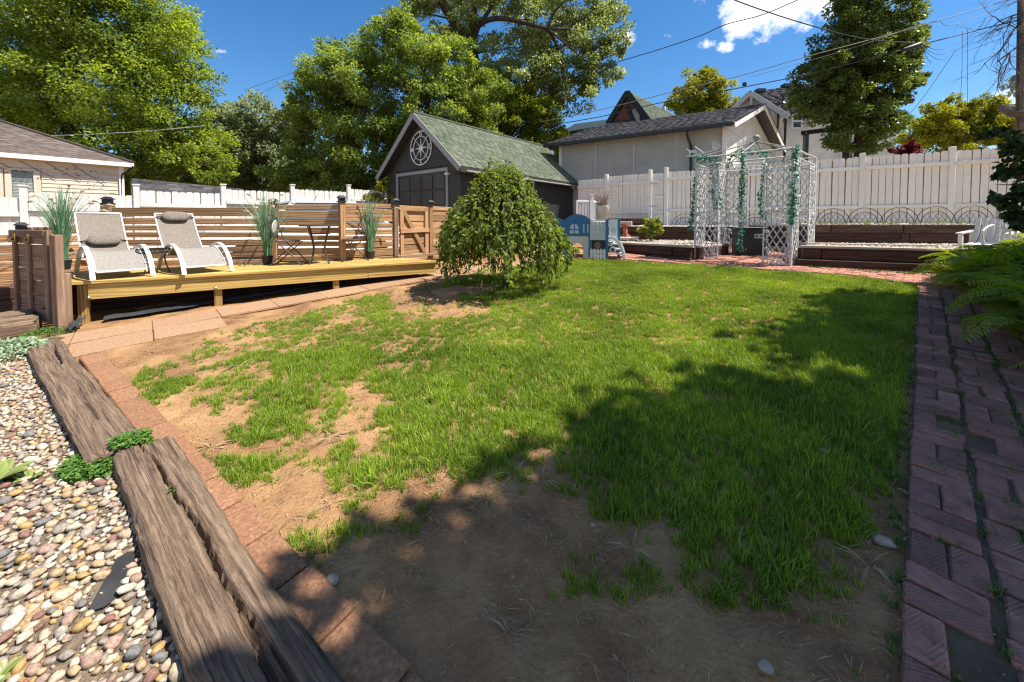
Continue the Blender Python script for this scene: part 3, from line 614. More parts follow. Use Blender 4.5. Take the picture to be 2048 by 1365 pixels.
# ------------------------------------------------------------------ fences of white boards
_pk = {}
def picket_mesh(h_, w_, mat, th_=.019):
    k = (round(h_, 2), round(w_, 3), mat)
    if k not in _pk:
        c = .028; P = [(-w_ / 2, 0), (w_ / 2, 0), (w_ / 2, h_ - c), (w_ / 2 - c, h_), (-w_ / 2 + c, h_), (-w_ / 2, h_ - c)]
        v = [(x, -th_ / 2, z_) for x, z_ in P] + [(x, th_ / 2, z_) for x, z_ in P]; n = len(P)
        me = bpy.data.meshes.new('picket'); me.from_pydata(v, [], [tuple(range(n)), tuple(range(2 * n - 1, n - 1, -1))] + [(i, i + n, (i + 1) % n + n, (i + 1) % n) for i in range(n)]); me.materials.append(mat); _pk[k] = me
    return _pk[k]
def picket_run(par, a, b, ztop, zbot, n, mat, rails, toward, gap_shade=False):
    a = Vector(a); b = Vector(b); d = b - a; L_ = d.length; d.normalize(); rot = frame(d).to_4x4()
    for i in range(n):
        p = a + d * (L_ * (i + .5) / n); h_ = ztop - zbot
        link('picket', picket_mesh(h_, L_ / n - (.019 if gap_shade else .007), mat), mat, par, Matrix.Translation((p.x, p.y, zbot + random.uniform(-.008, .008))) @ rot @ Matrix.Rotation(random.uniform(-.006, .006), 4, 'Y'))
    if gap_shade:
        for i in range(1, n):
            p = a + d * (L_ * i / n) - toward * .04; link('batten', picket_mesh(ztop - zbot - .06, .07, cedar_grey), cedar_grey, par, Matrix.Translation((p.x, p.y, zbot)) @ rot)  # dark strips added behind the gaps to draw their shade lines
    for zr_ in rails: beam('rail', par, zt(a, zr_) + toward * .04, zt(b, zr_) + toward * .04, .058, .09, mat, .004)
wf_ = thing('white_fence', 'tall off-white dog-eared board fence along the back terrace behind the gazebo', 'fence', (8, 11.8, 1.3))
fw = Vector((-.541, -.841, 0))
F0 = Vector((11.15, 9.95, 0)); ST = 1.716
fp = lambda k: F0 - u2 * ST * k
RK = [-2, -1, 0, 1, 2, 3, 4]
for k in RK: 
    o = post('post', wf_, zt(fp(k), 1.2), 3.29 - 1.2, .115, white_old, u2, .006)
for a, b in zip(RK[:-1], RK[1:]):
    picket_run(wf_, fp(b) + u2 * .06, fp(a) - u2 * .06, 3.19 if b < 4 else 3.13, 1.22, 11, white_old, (2.87, 1.80), fw, True)
# board gate and the run to the left of it
gR_ = fp(4); gLp = V(1300, 400, 13.95); gLp.z = 0; e_l = V(1213, 400, 14.9); e_l.z = 0; e_ll = V(1156, 400, 15.6); e_ll.z = 0
post('post', wf_, zt(gLp, 1.2), 2.05, .115, white_old, u2, .006); post('post', wf_, zt(e_l, 1.2), 2.0, .115, white_old, u2, .006)
picket_run(wf_, e_l + u2 * .06, gLp - u2 * .06, 3.12, 1.35, 11, white_old, (2.8, 1.74), fw, True); picket_run(wf_, e_ll, e_l - u2 * .06, 3.05, 1.35, 6, white_old, (2.75,), fw)
gt = thing('fence_gate', 'off-white board gate with hinges set in the back fence', 'gate', zt((gR_ + gLp) / 2, 1.3))
gd = (gR_ - gLp).normalized()
picket_run(gt, gLp + gd * .08, gR_ - gd * .08, 3.10, 1.34, 4, white_old, (2.8, 2.26, 1.73), fw)
for z_ in (1.95, 2.75): beam('hinge', gt, zt(gLp + gd * .0, z_) + fw * .07, zt(gLp + gd * .25, z_) + fw * .07, .012, .04, steel)
lf = thing('picket_fence', 'bright white dog-eared fence stepping uphill past the beige house', 'fence', (-8, 11, .5))
L0 = Vector((-10.5, 8.41, 0)); Ls = Vector((1.225, 1.25, 0)); ld = Ls.normalized(); lnm = Vector((ld.y, -ld.x, 0))
tops = {-3: 1.66, -2: 1.78, -1: 1.905, 0: 2.03, 1: 2.17, 2: 2.30, 3: 2.41, 4: 2.52, 5: 2.6}
for k in range(-3, 7): 
    t_ = tops.get(k, 2.6); t_ = max(t_, tops.get(k - 1, 0)) + .12; post('post', lf, zt(L0 + Ls * k, t_ - 1.95), 1.95, .115, white_wood, ld, .006)
    MB().box(zt(L0 + Ls * k, t_ + .012), (.145, .145, .03), frame(ld)).build('post_cap', white_wood, lf)
for k in range(-3, 6):
    t_ = tops[k]; picket_run(lf, L0 + Ls * k + ld * .06, L0 + Ls * (k + 1) - ld * .06, t_, t_ - 1.78, 11, white_wood, (t_ - .36, t_ - 1.5), lnm)

def mb_mesh(mb, name, mat, smooth=False):
    me = bpy.data.meshes.new(name); me.from_pydata(mb.v, [], mb.f)
    bm = bmesh.new(); bm.from_mesh(me); bmesh.ops.recalc_face_normals(bm, faces=bm.faces); bm.to_mesh(me); bm.free()
    if smooth: me.polygons.foreach_set('use_smooth', [True] * len(me.polygons))
    me.materials.append(mat); return me
def gp0(p, dz=0): return Vector((p.x, p.y, gz(p.x, p.y) + dz))
def inpoly(x, y, P):
    c = False; j = len(P) - 1
    for i in range(len(P)):
        if (P[i][1] > y) != (P[j][1] > y) and x < (P[j][0] - P[i][0]) * (y - P[i][1]) / (P[j][1] - P[i][1]) + P[i][0]: c = not c
        j = i
    return c

# ------------------------------------------------------------------ retaining walls
def timber_wall(par, p0, p1, z0, rows, th=.2, mat=tie_dark, nrm=None):
    """rows: (height, [split fractions], push)"""
    p0 = Vector(p0); p1 = Vector(p1); z = z0; n_ = nrm
    for h_, sp, push in rows:
        e = [0] + sp + [1]
        for a, b in zip(e[:-1], e[1:]):
            q0, q1 = p0.lerp(p1, a), p0.lerp(p1, b); dd = (q1 - q0).normalized() * .006
            o = n_ * (push + .04 + random.uniform(-.008, .008) - th / 2)
            beam('timber', par, zt(q0 + dd + o, z + h_ / 2), zt(q1 - dd + o, z + h_ / 2), th, h_ - .008, mat, .012)
        z += h_
wr = thing('retaining_wall', 'lower dark timber retaining wall with grey cap right of gazebo', 'retaining wall', H(1730, 540, .55))
RA, RB = H(1604, 532, .56), H(1940, 547, .56); rn = Vector((RB - RA).normalized().yxz); rn = Vector((rn.x, -rn.y, 0)); rn = -rn if rn.y > 0 else rn
zb = .545
timber_wall(wr, RA - (RB - RA) * .045, RB, zb - .02, [(.17, [.86], .06)], mat=tie_dark, nrm=rn)
timber_wall(wr, RA, RB, zb + .15, [(.19, [.13], 0)], nrm=rn)
capA, capB = RA - (RB - RA) * .01, RB
beam('cap_board', wr, zt(capA - rn * .03, .925), zt(capB - rn * .03, .925), .14, .042, cap_m, .004)
beam('cap_board', wr, zt(capA - rn * .95, .935), zt(capB - rn * 1.25, .935), .14, .042, cap_m, .004)
beam('timber', wr, zt(RA - rn * .22, .76), zt(RA - rn * 1.0, .76), .2, .28, tie_dark, .012)
uw = thing('retaining_wall', 'upper dark timber retaining wall holding the right terrace under the arched wire edging', 'retaining wall', zt((UR0 + UR1) / 2, .9))
un = Vector((UR1 - UR0).normalized()); un = Vector((un.y, -un.x, 0)); un = -un if un.y > 0 else un
timber_wall(uw, UR0, UR1, .86, [(.10, [.45], .0), (.19, [.52, .57], .0), (.185, [.10, .53], .01)], nrm=un)
MB().box(zt(UR0.lerp(UR1, .545), 1.05) + un * .005, (.09, .03, .07), frame(UR1 - UR0)).build('vent_block', black_plastic, uw)
wlft = thing('retaining_wall', 'lower dark timber retaining wall with grey cap between play set and gazebo', 'retaining wall', H(1310, 518, .55))
LA, LB = H(1205, 508, .56), H(1384, 523, .56); ln_ = (LB - LA).normalized(); ln_ = Vector((ln_.y, -ln_.x, 0)); ln_ = -ln_ if ln_.y > 0 else ln_
timber_wall(wlft, LA, LB, .52, [(.12, [.6], .03), (.20, [.82], 0)], nrm=ln_)
beam('cap_board', wlft, zt(LA - ln_ * .03, .865), zt(LB + (LB - LA) * .01 - ln_ * .03, .865), .14, .042, cap_m, .004)
beam('timber', wlft, zt(LB - ln_ * .2 - Vector((.05, 0, 0)), .70), zt(LB - ln_ * 1.4, .70), .2, .3, tie_dark, .012)
beam('cap_board', wlft, zt(LB + (LB - LA) * .0 - ln_ * .1, .868), zt(LB - ln_ * 1.5, .868), .14, .042, cap_m, .004)
ul = thing('retaining_wall', 'upper dark timber retaining wall behind the yellow green shrub and red pedestal', 'retaining wall', zt((UL0 + UL1) / 2, .9))
uln = (UL1 - UL0).normalized(); uln = Vector((uln.y, -uln.x, 0)); uln = -uln if uln.y > 0 else uln
timber_wall(ul, UL0, UL1, .80, [(.16, [.3, .7], 0), (.15, [.2, .55, .62], 0), (.155, [.4], .01)], nrm=uln)
timber_wall(ul, UL1, UR0 + Vector((.02, .05, 0)), .80, [(.16, [.5], 0), (.17, [.6], 0), (.17, [.3], 0)], nrm=Vector((-1, 0, 0)))
# steps of timber below the fence gate
st = thing('timber_steps', 'weathered timber steps below the white board gate beside the big pot', 'steps', H(1240, 446, 1.3) if False else zt(V(1240, 440, 12.2), 1.2))
for px0, px1, Y0, z0_, h_, m_ in ((1214, 1264, 11.75, 1.255, .15, cap_m), (1246, 1306, 12.6, 1.27, .12, tie_dark), (1216, 1298, 13.9, 1.36, .16, tie_dark)):
    a, b = V(px0, 440, Y0), V(px1, 440, Y0 - .25); beam('timber', st, zt(a, z0_ + h_ / 2), zt(b, z0_ + h_ / 2), .3, h_, m_, .012)

# ------------------------------------------------------------------ beds behind the walls, filled with pale gravel
def bed(name, pts):
    mb = MB(); mb.add(pts, [tuple(range(len(pts)))])
    for i in range(len(pts)):
        a, b = Vector(pts[i]), Vector(pts[(i + 1) % len(pts)]); mb.quad(zt(a, .2), zt(b, .2), b, a)
    o = mb.build(name, gravelsoil); setp(o, kind='structure'); return o
bedR = [zt(RA - rn * .1, .90), zt(RB - rn * .1, .90), zt(UR1 + un * .0, .92), zt(UR0 + un * .0, .92)]
bedL = [zt(LA - ln_ * .1, .84), zt(LB - ln_ * .1, .84), zt(LB - ln_ * 1.5, .87), zt(UL1 - (UL1 - UL0) * .28, .87), zt(UL0, .87)]
bed('gravel_bed', bedR); bed('gravel_bed', bedL)
def pebble_variants(n, seed, sub=1):
    out = []; rnd = random.Random(seed)
    for k in range(n):
        bm = bmesh.new(); bmesh.ops.create_icosphere(bm, subdivisions=sub, radius=1)
        off = Vector((k * 7.3, 2.1 * k, 0)); sx, sy, sz = rnd.uniform(.95, 1.35), rnd.uniform(.65, .95), rnd.uniform(.42, .68)
        for v in bm.verts:
            d = 1 + .38 * mnoise.noise(v.co * 1.5 + off) + .14 * mnoise.noise(v.co * 3.4 + off); v.co = Vector((v.co.x * sx * d, v.co.y * sy * d, v.co.z * sz * d))
        for _ in range(rnd.randint(2, 5)):          # broken faces
            pnrm = Vector((rnd.gauss(0, 1), rnd.gauss(0, 1), rnd.gauss(0, .8))).normalized(); dd = rnd.uniform(.50, .85) * (abs(pnrm.x) * sx + abs(pnrm.y) * sy + abs(pnrm.z) * sz) * .8
            for v in bm.verts:
                t_ = v.co.dot(pnrm) - dd
                if t_ > 0: v.co -= pnrm * t_ * .92
        bm.verts.ensure_lookup_table(); V_ = np.array([v.co[:] for v in bm.verts]); F_ = np.array([[v.index for v in f.verts] for f in bm.faces]); bm.free(); out.append((V_, F_))
    return out
PAL = [(0, (.58, .46, .31)), (.17, (.50, .355, .205)), (.30, (.62, .52, .385)), (.44, (.42, .28, .215)), (.54, (.36, .30, .25)), (.63, (.50, .33, .13)), (.69, (.22, .21, .195)), (.74, (.62, .555, .45)), (.87, (.28, .15, .115)), (.91, (.42, .37, .31)), (.95, (.54, .39, .29))]
def stone_mat(name, attr, pal, mul=1.0):
    m = bpy.data.materials.new(name); m.use_nodes = True; t = m.node_tree; n = t.nodes; l = t.links; b = n['Principled BSDF']; b.inputs['Roughness'].default_value = .7; b.inputs['Specular IOR Level'].default_value = .3
    if attr: at = n.new('ShaderNodeAttribute'); at.attribute_name = 'tint'; s = at.outputs['Fac']
    else: at = n.new('ShaderNodeObjectInfo'); s = at.outputs['Random']
    rp = n.new('ShaderNodeValToRGB'); rp.color_ramp.interpolation = 'CONSTANT'; e = rp.color_ramp.elements
    while len(e) < len(pal): e.new(.5)
    for i, (p, c) in enumerate(pal): e[i].position = p; e[i].color = (*[v * mul for v in c], 1)
    l.new(s, rp.inputs['Fac'])
    ge = n.new('ShaderNodeNewGeometry'); no = n.new('ShaderNodeTexNoise'); no.inputs['Scale'].default_value = 90; no.inputs['Detail'].default_value = 7; no.inputs['Roughness'].default_value = .65; l.new(ge.outputs['Position'], no.inputs['Vector'])
    mr = n.new('ShaderNodeMapRange'); mr.inputs['From Min'].default_value = .3; mr.inputs['From Max'].default_value = .7; mr.inputs['To Min'].default_value = .5; mr.inputs['To Max'].default_value = 1.2; l.new(no.outputs['Fac'], mr.inputs['Value'])
    h = n.new('ShaderNodeHueSaturation'); l.new(rp.outputs[0], h.inputs['Color']); l.new(mr.outputs[0], h.inputs['Value']); l.new(h.outputs[0], b.inputs['Base Color'])
    bp = n.new('ShaderNodeBump'); bp.inputs['Strength'].default_value = .45; bp.inputs['Distance'].default_value = .006; l.new(no.outputs['Fac'], bp.inputs['Height']); l.new(bp.outputs[0], b.inputs['Normal'])
    return m
river_o = stone_mat('river stone', False, PAL, .78); river_s = stone_mat('river stone bulk', True, PAL, .78)
PALG = [(0, (.62, .57, .46)), (.3, (.52, .46, .35)), (.5, (.68, .64, .55)), (.75, (.42, .35, .27)), (.88, (.56, .42, .33))]
gravel_s = stone_mat('pale gravel', True, PALG, .8)
def rotm(n):
    a = RNG.uniform(0, 2 * math.pi, n); t = RNG.normal(0, .25, n); u = RNG.normal(0, .25, n)
    ca, sa = np.cos(a), np.sin(a); z = np.zeros(n); o = np.ones(n)
    Rz = np.stack([ca, -sa, z, sa, ca, z, z, z, o], 1).reshape(n, 3, 3)
    ct, s_t = np.cos(t), np.sin(t); Rx = np.stack([o, z, z, z, ct, -s_t, z, s_t, ct], 1).reshape(n, 3, 3)
    cu, su = np.cos(u), np.sin(u); Ry = np.stack([cu, z, su, z, o, z, -su, z, cu], 1).reshape(n, 3, 3)
    return Ry @ Rx @ Rz
def joined_stones(name, P, S, variants, mat, parent=None):
    vs, fs, ts = [], [], []; o = 0; Rm = rotm(len(P)); vi = RNG.integers(0, len(variants), len(P)); tt = RNG.random(len(P))
    for i in range(len(P)):
        V_, F_ = variants[vi[i]]; vs.append((V_ * S[i]) @ Rm[i].T + P[i]); fs.append(F_ + o); ts.append(np.full(len(V_), tt[i])); o += len(V_)
    off = np.array(tuple(W[parent].translation)) if parent else 0
    me = np_mesh(name, np.concatenate(vs) - off, np.concatenate(fs), np.concatenate(ts)); me.polygons.foreach_set('use_smooth', [True] * len(me.polygons))
    ob = link(name, me, mat, parent, Matrix.Translation(W[parent].translation) if parent else None); setp(ob, kind='stuff'); return ob
PV = pebble_variants(14, 3, 2); PV1 = pebble_variants(12, 5, 1)
def gravel_on(name, quad_pts, n, size, zf):
    a, b, c, d = [np.array(tuple(p)) for p in quad_pts]
    u_ = RNG.random((n, 1)); v_ = RNG.random((n, 1)); P = (a * (1 - u_) + b * u_) * (1 - v_) + (d * (1 - u_) + c * u_) * v_
    S = RNG.uniform(size * .5, size * 1.3, n); P[:, 2] += zf; return joined_stones(name, P, S, PV1, gravel_s)
gravel_on('gravel', bedR, 1500, .026, .008); gravel_on('gravel', [bedL[0], bedL[1], bedL[3], bedL[4]], 1500, .028, .008)
gravel_on('gravel', [zt(UL0 + Vector((0, .12, 0)), zL - .02), zt(UL1 + Vector((0, .12, 0)), zL - .02), zt(UL1 + Vector((.4, 1.6, 0)), zL - .02), zt(UL0 + Vector((.4, 1.8, 0)), zL - .02)], 900, .04, .01)
gravel_on('gravel', [zt(UR0 + Vector((0, .1, 0)), zR - .02), zt(UR1 + Vector((0, .1, 0)), zR - .02), zt(UR1 + Vector((.3, 1.1, 0)), zR - .02), zt(UR0 + Vector((.3, 1.5, 0)), zR - .02)], 900, .035, .01)

# ------------------------------------------------------------------ river stone bed
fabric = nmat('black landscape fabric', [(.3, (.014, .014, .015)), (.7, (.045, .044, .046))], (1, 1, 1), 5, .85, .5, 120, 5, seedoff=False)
gritty = nmat('gritty soil under stones', [(.3, (.06, .045, .032)), (.55, (.17, .125, .085)), (.8, (.28, .21, .145))], (1, 1, 1), 40, .95, .9, 120, 7, seedoff=False)
BED = [G(*p) for p in ((-420, 712), (30, 705), (66, 720), (120, 805), (186, 905), (262, 965), (330, 1120), (420, 1330), (500, 1560), (-500, 1560))]
bp_ = [(p.x, p.y) for p in BED]
pb_o = MB().add([gp0(p, .004) for p in BED], [tuple(range(len(BED)))]).build('pebble_bed', gritty); setp(pb_o, kind='structure')
holes = [(G(250, 1125), .03), (G(228, 1165), .042), (G(210, 1205), .03), (G(150, 1290), .02)]
xs_ = [p[0] for p in bp_]; ys_ = [p[1] for p in bp_]
cand = []
grid = {}
def try_put(x, y, r, k=.78):
    cx, cy = int(x / .05), int(y / .05)
    for i in range(cx - 2, cx + 3):
        for j in range(cy - 2, cy + 3):
            for (x2, y2, r2) in grid.get((i, j), ()):
                if (x - x2) ** 2 + (y - y2) ** 2 < ((r + r2) * k) ** 2: return False
    grid.setdefault((cx, cy), []).append((x, y, r)); return True
rp2 = random.Random(11); sizes = []
for r, tries in ((.031, 120), (.025, 1100), (.020, 9000), (.016, 26000), (.012, 40000), (.008, 30000)):
    for _ in range(tries):
        x, y = rp2.uniform(min(xs_), max(xs_)), rp2.uniform(min(ys_), max(ys_))
        if not inpoly(x, y, bp_): continue
        px, py = proj(x, y, gz(x, y))
        if px < -120 or py > 1500: continue
        if any((x - h_.x) ** 2 + (y - h_.y) ** 2 < (rad + r * .6) ** 2 for h_, rad in holes): continue
        rr = r * rp2.uniform(.82, 1.15)
        if try_put(x, y, rr): sizes.append((x, y, rr))
def vis(s):
    px, py = proj(s[0], s[1], .1); return s[2] / s[1] * (1 if 0 < px < 2048 and py < 1365 else .3)
sizes.sort(key=vis, reverse=True)
pm = []
for V_, F_ in PV:
    me = np_mesh('stone', V_, F_); me.polygons.foreach_set('use_smooth', [True] * len(F_)); me.materials.append(river_o); pm.append(me)
for x, y, r in sizes[:300]:
    mw = Matrix.Translation((x, y, gz(x, y) + r * .42 + .004)) @ Matrix.Rotation(rp2.gauss(0, .22), 4, 'X') @ Matrix.Rotation(rp2.gauss(0, .22), 4, 'Y') @ Matrix.Rotation(rp2.uniform(0, 6.28), 4, 'Z') @ Matrix.Scale(r, 4)
    link('stone', rp2.choice(pm), river_o, pb_o, mw)
rest = sizes[300:]
for _ in range(5200):
    x, y = rp2.uniform(min(xs_), max(xs_)), rp2.uniform(min(ys_), max(ys_))
    if inpoly(x, y, bp_) and proj(x, y, gz(x, y))[0] > -100 and not any((x - h_.x) ** 2 + (y - h_.y) ** 2 < (rad * .8) ** 2 for h_, rad in holes): rest.append((x, y, rp2.uniform(.006, .013)))
fsc = thing('landscape_fabric', 'torn scrap of black landscape fabric showing through the river stones', 'landscape fabric', G(228, 1165))
fp_ = [gp0(h_ + Vector((rad * math.cos(a) * rp2.uniform(.8, 1.2), rad * math.sin(a) * rp2.uniform(.8, 1.2), 0)), .007 + .008 * rp2.random()) for h_, rad in holes[:1] for a in np.linspace(0, 3.1, 5)] + [gp0(h_ + Vector((rad * 1.3 * math.cos(a), rad * 1.3 * math.sin(a), 0)), .007 + .006 * rp2.random()) for h_, rad in (holes[2],) for a in np.linspace(3.1, 6.2, 5)]
MB().prism(fp_, up * .003).build('fabric_sheet', fabric, fsc)
joined_stones('small_stones', np.array([(x, y, gz(x, y) + r * .38 + .004) for x, y, r in rest]), np.array([r for *_, r in rest]), PV1, river_s, pb_o)

# ------------------------------------------------------------------ railway ties
def tie(name, label, p0, p1, wd, ht, crack=None, seed=1, n=150, taper=(1, 1), group=None):
    """weathered sleeper: split, eroded box with its grain running along it"""
    p0 = Vector(p0); p1 = Vector(p1); Ln = (p1 - p0).length; prof = []
    m_top, m_s = 44, 5
    for i in range(m_top + 1): prof.append((-wd / 2 + wd * i / m_top, 0.0, 1))
    for i in range(1, m_s): prof.append((wd / 2, -ht * i / m_s, 0))
    prof.append((wd / 2, -ht, 0)); prof.append((-wd / 2, -ht, 0))
    for i in range(m_s - 1, 0, -1): prof.append((-wd / 2, -ht * i / m_s, 0))
    k = len(prof); vs = []
    so = Vector((seed * 13.7, seed * 5.1, 0))
    for i in range(n + 1):
        s = i / n; x = -Ln / 2 + Ln * s; tw = taper[0] + (taper[1] - taper[0]) * s
        endr = min(1.0, min(s, 1 - s) * Ln / .05)
        cpos = .03 * math.sin(s * 5 + seed) + .035 * mnoise.noise(Vector((s * 4, seed, 0))) + .008 * mnoise.noise(Vector((s * 22, seed, 4)))
        cw = .0055 + .009 * max(0, mnoise.noise(Vector((s * 7, seed + 3, 1)))) + .004 * s + .003 * mnoise.noise(Vector((s * 40, seed, 7)))
        for (y, z, tf) in prof:
            y *= tw
            edge = max(0, 1 - (wd / 2 * tw - abs(y)) / .02) if tf else 0
            ck = mnoise.noise(Vector((x * 1.8, y * 60, seed + 2))); g = mnoise.noise(Vector((x * 3.2, y * 55, seed))) * .006 + mnoise.noise(Vector((x * 1.6, y * 16, seed + 9))) * .012 - max(0, ck - .22) * .05 + mnoise.noise(Vector((x * 14, y * 30, z * 30)) + so) * .005
            yy = y + mnoise.noise(Vector((x * 2.2, z * 6, seed)) + so) * .012 + (mnoise.noise(Vector((x * 9, z * 30, seed + 5))) * .007 if not tf or edge else 0)
            zz = z + (g if tf else mnoise.noise(Vector((x * 3, z * 40, seed))) * .004) - edge * .018 - (1 - endr) * .014 * (1 if tf else 0)
            if crack and tf and crack[0] < s < crack[1]:
                f_ = min(1, min(s - crack[0], crack[1] - s) / .06); dd = abs(y - cpos - crack[2] * wd)
                zz -= .06 * f_ * max(0, 1 - dd / (cw * 1.3)) ** .6
            vs.append((x, yy, zz))
    fs = [(i * k + j, (i + 1) * k + j, (i + 1) * k + (j + 1) % k, i * k + (j + 1) % k) for i in range(n) for j in range(k)]
    fs += [tuple(range(k)), tuple(n * k + j for j in range(k - 1, -1, -1))]
    me = bpy.data.meshes.new(name); me.from_pydata(vs, [], fs)
    bm = bmesh.new(); bm.from_mesh(me); bmesh.ops.recalc_face_normals(bm, faces=bm.faces); bm.to_mesh(me); bm.free()
    me.polygons.foreach_set('use_smooth', [True] * len(me.polygons))
    o = link(name, me, tie_m, None, Matrix.Translation((p0 + p1) / 2) @ frame(p1 - p0).to_4x4())
    return setp(o, 'railway tie', label, group)
dz = .075
TG = 'railway ties edging the stone bed'
tie('railroad_tie', 'weathered brown railway tie between stone bed and bare soil, far end by silvery mound', (G(86, 684, dz)), G(236, 896, dz), .235, .2, (.02, .34, .12), 2, 150, (1.0, 1.0), TG)
tie('railroad_tie', 'long split railway tie with a deep crack along it by the brick edging', (G(284, 884, dz)), G(612, 1500, dz), .25, .2, (-.05, 1.05, .04), 5, 190, (.98, 1.05), TG)
tie('railroad_tie', 'short railway tie lying crosswise behind the silvery mound plant', G(118, 676, .05), G(-90, 702, .05), .2, .16, None, 8, 90, (1, 1), TG)
q0, q1 = G(0, 681), G(77, 669); tl = (q1 - q0); tl.normalize(); tb_ = Vector((-tl.y, tl.x, 0)); tb_ = tb_ if tb_.y > 0 else -tb_
tie('railroad_tie', 'front railway tie of the stacked pair left of the leaning slatted gate', gp0(q1 - tl * .02 + tb_ * .13, .19), gp0(q1 - tl * 1.6 + tb_ * .13, .19), .25, .2, None, 11, 110, (1, 1), TG)
tie('railroad_tie', 'rear railway tie of the stacked pair left of the leaning slatted gate', gp0(q1 - tl * .10 + tb_ * .40, .21), gp0(q1 - tl * 1.8 + tb_ * .40, .21), .25, .2, (.1, .8, 0), 14, 110, (1, 1), TG)

# ------------------------------------------------------------------ edging of small pavers
paver_m = nmat('speckled terracotta paver', [(.25, (.135, .062, .034)), (.5, (.245, .124, .066)), (.66, (.32, .175, .098)), (.74, (.45, .32, .22))], (1, 1, 1), 60, .9, .5, 90, 4, .1, nrough=.7)
def block(name, par, c, ex, lx, ly, h_, mat, tilt=.01, bev=.006):
    """slab laid on the sloping ground, top flush with c"""
    ex = Vector(ex); upn = Vector((-GB, -GA, 1)).normalized(); fr = frame(ex - upn * ex.dot(upn), upn)
    mw = Matrix.Translation(Vector(c) - upn * (h_ / 2 - random.uniform(0, .006))) @ fr.to_4x4() @ Matrix.Rotation(random.gauss(0, tilt), 4, 'X') @ Matrix.Rotation(random.gauss(0, tilt), 4, 'Y') @ Matrix.Rotation(random.gauss(0, tilt * .8), 4, 'Z')
    return link(name, box_mesh(lx, ly, h_, bev, mat), mat, par, mw)
pe = MB(); eA, eB = G(181, 715), G(752, 1365); ed = (eB - eA).normalized(); en = Vector((ed.y, -ed.x, 0)); eL_ = (eB - eA).length + .75
pe.add([gp0(eA + en * .07, .002), gp0(eA - en * .07, .002), gp0(eA + ed * eL_ - en * .07, .002), gp0(eA + ed * eL_ + en * .07, .002)], [(0, 1, 2, 3)])
edging = setp(pe.build('paver_edging', soil), kind='structure')
k = 0; x = 0
while x < eL_:
    ln2 = .29; c = eA + ed * (x + ln2 / 2); block('paver', edging, gp0(c + en * random.gauss(0, .003), .022), ed, ln2 - .012, .148, .06, paver_m, .018, .009); x += ln2
# ------------------------------------------------------------------ concrete slab walkway along the deck
slab_m = nmat('pinkish aggregate slab', [(.25, (.19, .108, .06)), (.5, (.30, .18, .102)), (.68, (.38, .24, .142)), (.78, (.46, .33, .22))], (1, 1, 1), 45, .95, .5, 80, 5, .07, nrough=.75)
wkA, wkB = G(150, 668), G(872, 546); wd_ = (wkB - wkA).normalized(); wn_ = Vector((wd_.y, -wd_.x, 0))
wk = setp(MB().add([gp0(wkA, .0), gp0(wkB, .0), gp0(wkB + wn_ * .5, .0), gp0(wkA + wn_ * .5, .0)], [(0, 1, 2, 3)]).build('walkway', soil), kind='structure')
wlen = (wkB - wkA).length; nsl = int(wlen / .62) + 1
for i in range(-1, nsl + 1):
    c = wkA + wd_ * (.62 * (i + .5)) + wn_ * .24
    block('slab', wk, gp0(c, .012), wd_, .615, .475, .06, slab_m, .005, .003)
    if i < 2 or i > nsl - 2: block('slab', wk, gp0(c + wn_ * .48, .006), wd_, .612, .47, .06, slab_m, .008)
w2A = G(880, 548); w2B = G(1120, 517); wd2 = (w2B - w2A).normalized(); 
for i in range(int((w2B - w2A).length / .62) + 1):
    c = w2A + wd2 * (.62 * (i + .4)); block('slab', wk, gp0(c, .024), wd2, .612, .55, .06, slab_m, .008)
for px, py in ((905, 584), (955, 580)): block('slab', wk, gp0(G(px, py), .026), wd_, .5, .4, .06, slab_m, .008)

# ------------------------------------------------------------------ brick paths
def brickmat(name, cols, emboss):
    m = nmat(name, cols, (1, 1, 1), 11, .85, 0, rand=.32, detail=10, nrough=.68); n = m.node_tree.nodes; l = m.node_tree.links
    co = n.new('ShaderNodeTexCoord'); sx = n.new('ShaderNodeSeparateXYZ'); l.new(co.outputs['Object'], sx.inputs[0])
    def ma(op, a, b=None):
        q = n.new('ShaderNodeMath'); q.operation = op
        for i, v in enumerate((a, b)):
            if v is None: continue
            if isinstance(v, (int, float)): q.inputs[i].default_value = v
            else: l.new(v, q.inputs[i])
        return q.outputs[0]
    ax = ma('ABSOLUTE', sx.outputs[0]); ay = ma('ABSOLUTE', sx.outputs[1])
    d = ma('ADD', ma('MULTIPLY', ax, .55), ay); wv = ma('SINE', ma('MULTIPLY', d, 6.283 / .0135))
    no = n.new('ShaderNodeTexNoise'); no.inputs['Scale'].default_value = 70; no.inputs['Detail'].default_value = 6; l.new(co.outputs['Object'], no.inputs['Vector'])
    hgt = ma('ADD', ma('MULTIPLY', wv, emboss), no.outputs['Fac'])
    bp = n.new('ShaderNodeBump'); bp.inputs['Strength'].default_value = .8; bp.inputs['Distance'].default_value = .006; l.new(hgt, bp.inputs['Height']); l.new(bp.outputs[0], n['Principled BSDF'].inputs['Normal']); return m
brick_p = brickmat('embossed red path brick', [(.25, (.11, .055, .042)), (.45, (.235, .11, .088)), (.6, (.29, .145, .115)), (.75, (.33, .22, .17))], .20)
brick_b = brickmat('worn red walk brick', [(.25, (.21, .085, .06)), (.5, (.34, .15, .105)), (.75, (.45, .24, .17))], .12)
pO = G(1798, 1365); pE = G(1838, 570); pa = (pE - pO); pl = pa.length; pa.normalize(); pn = Vector((pa.y, -pa.x, 0))
darksoil = nmat('dark damp soil', [(.3, (.06, .04, .026)), (.6, (.13, .09, .058)), (.8, (.20, .145, .095))], (1, 1, 1), 8, .95, .9, 60, 8, seedoff=False)
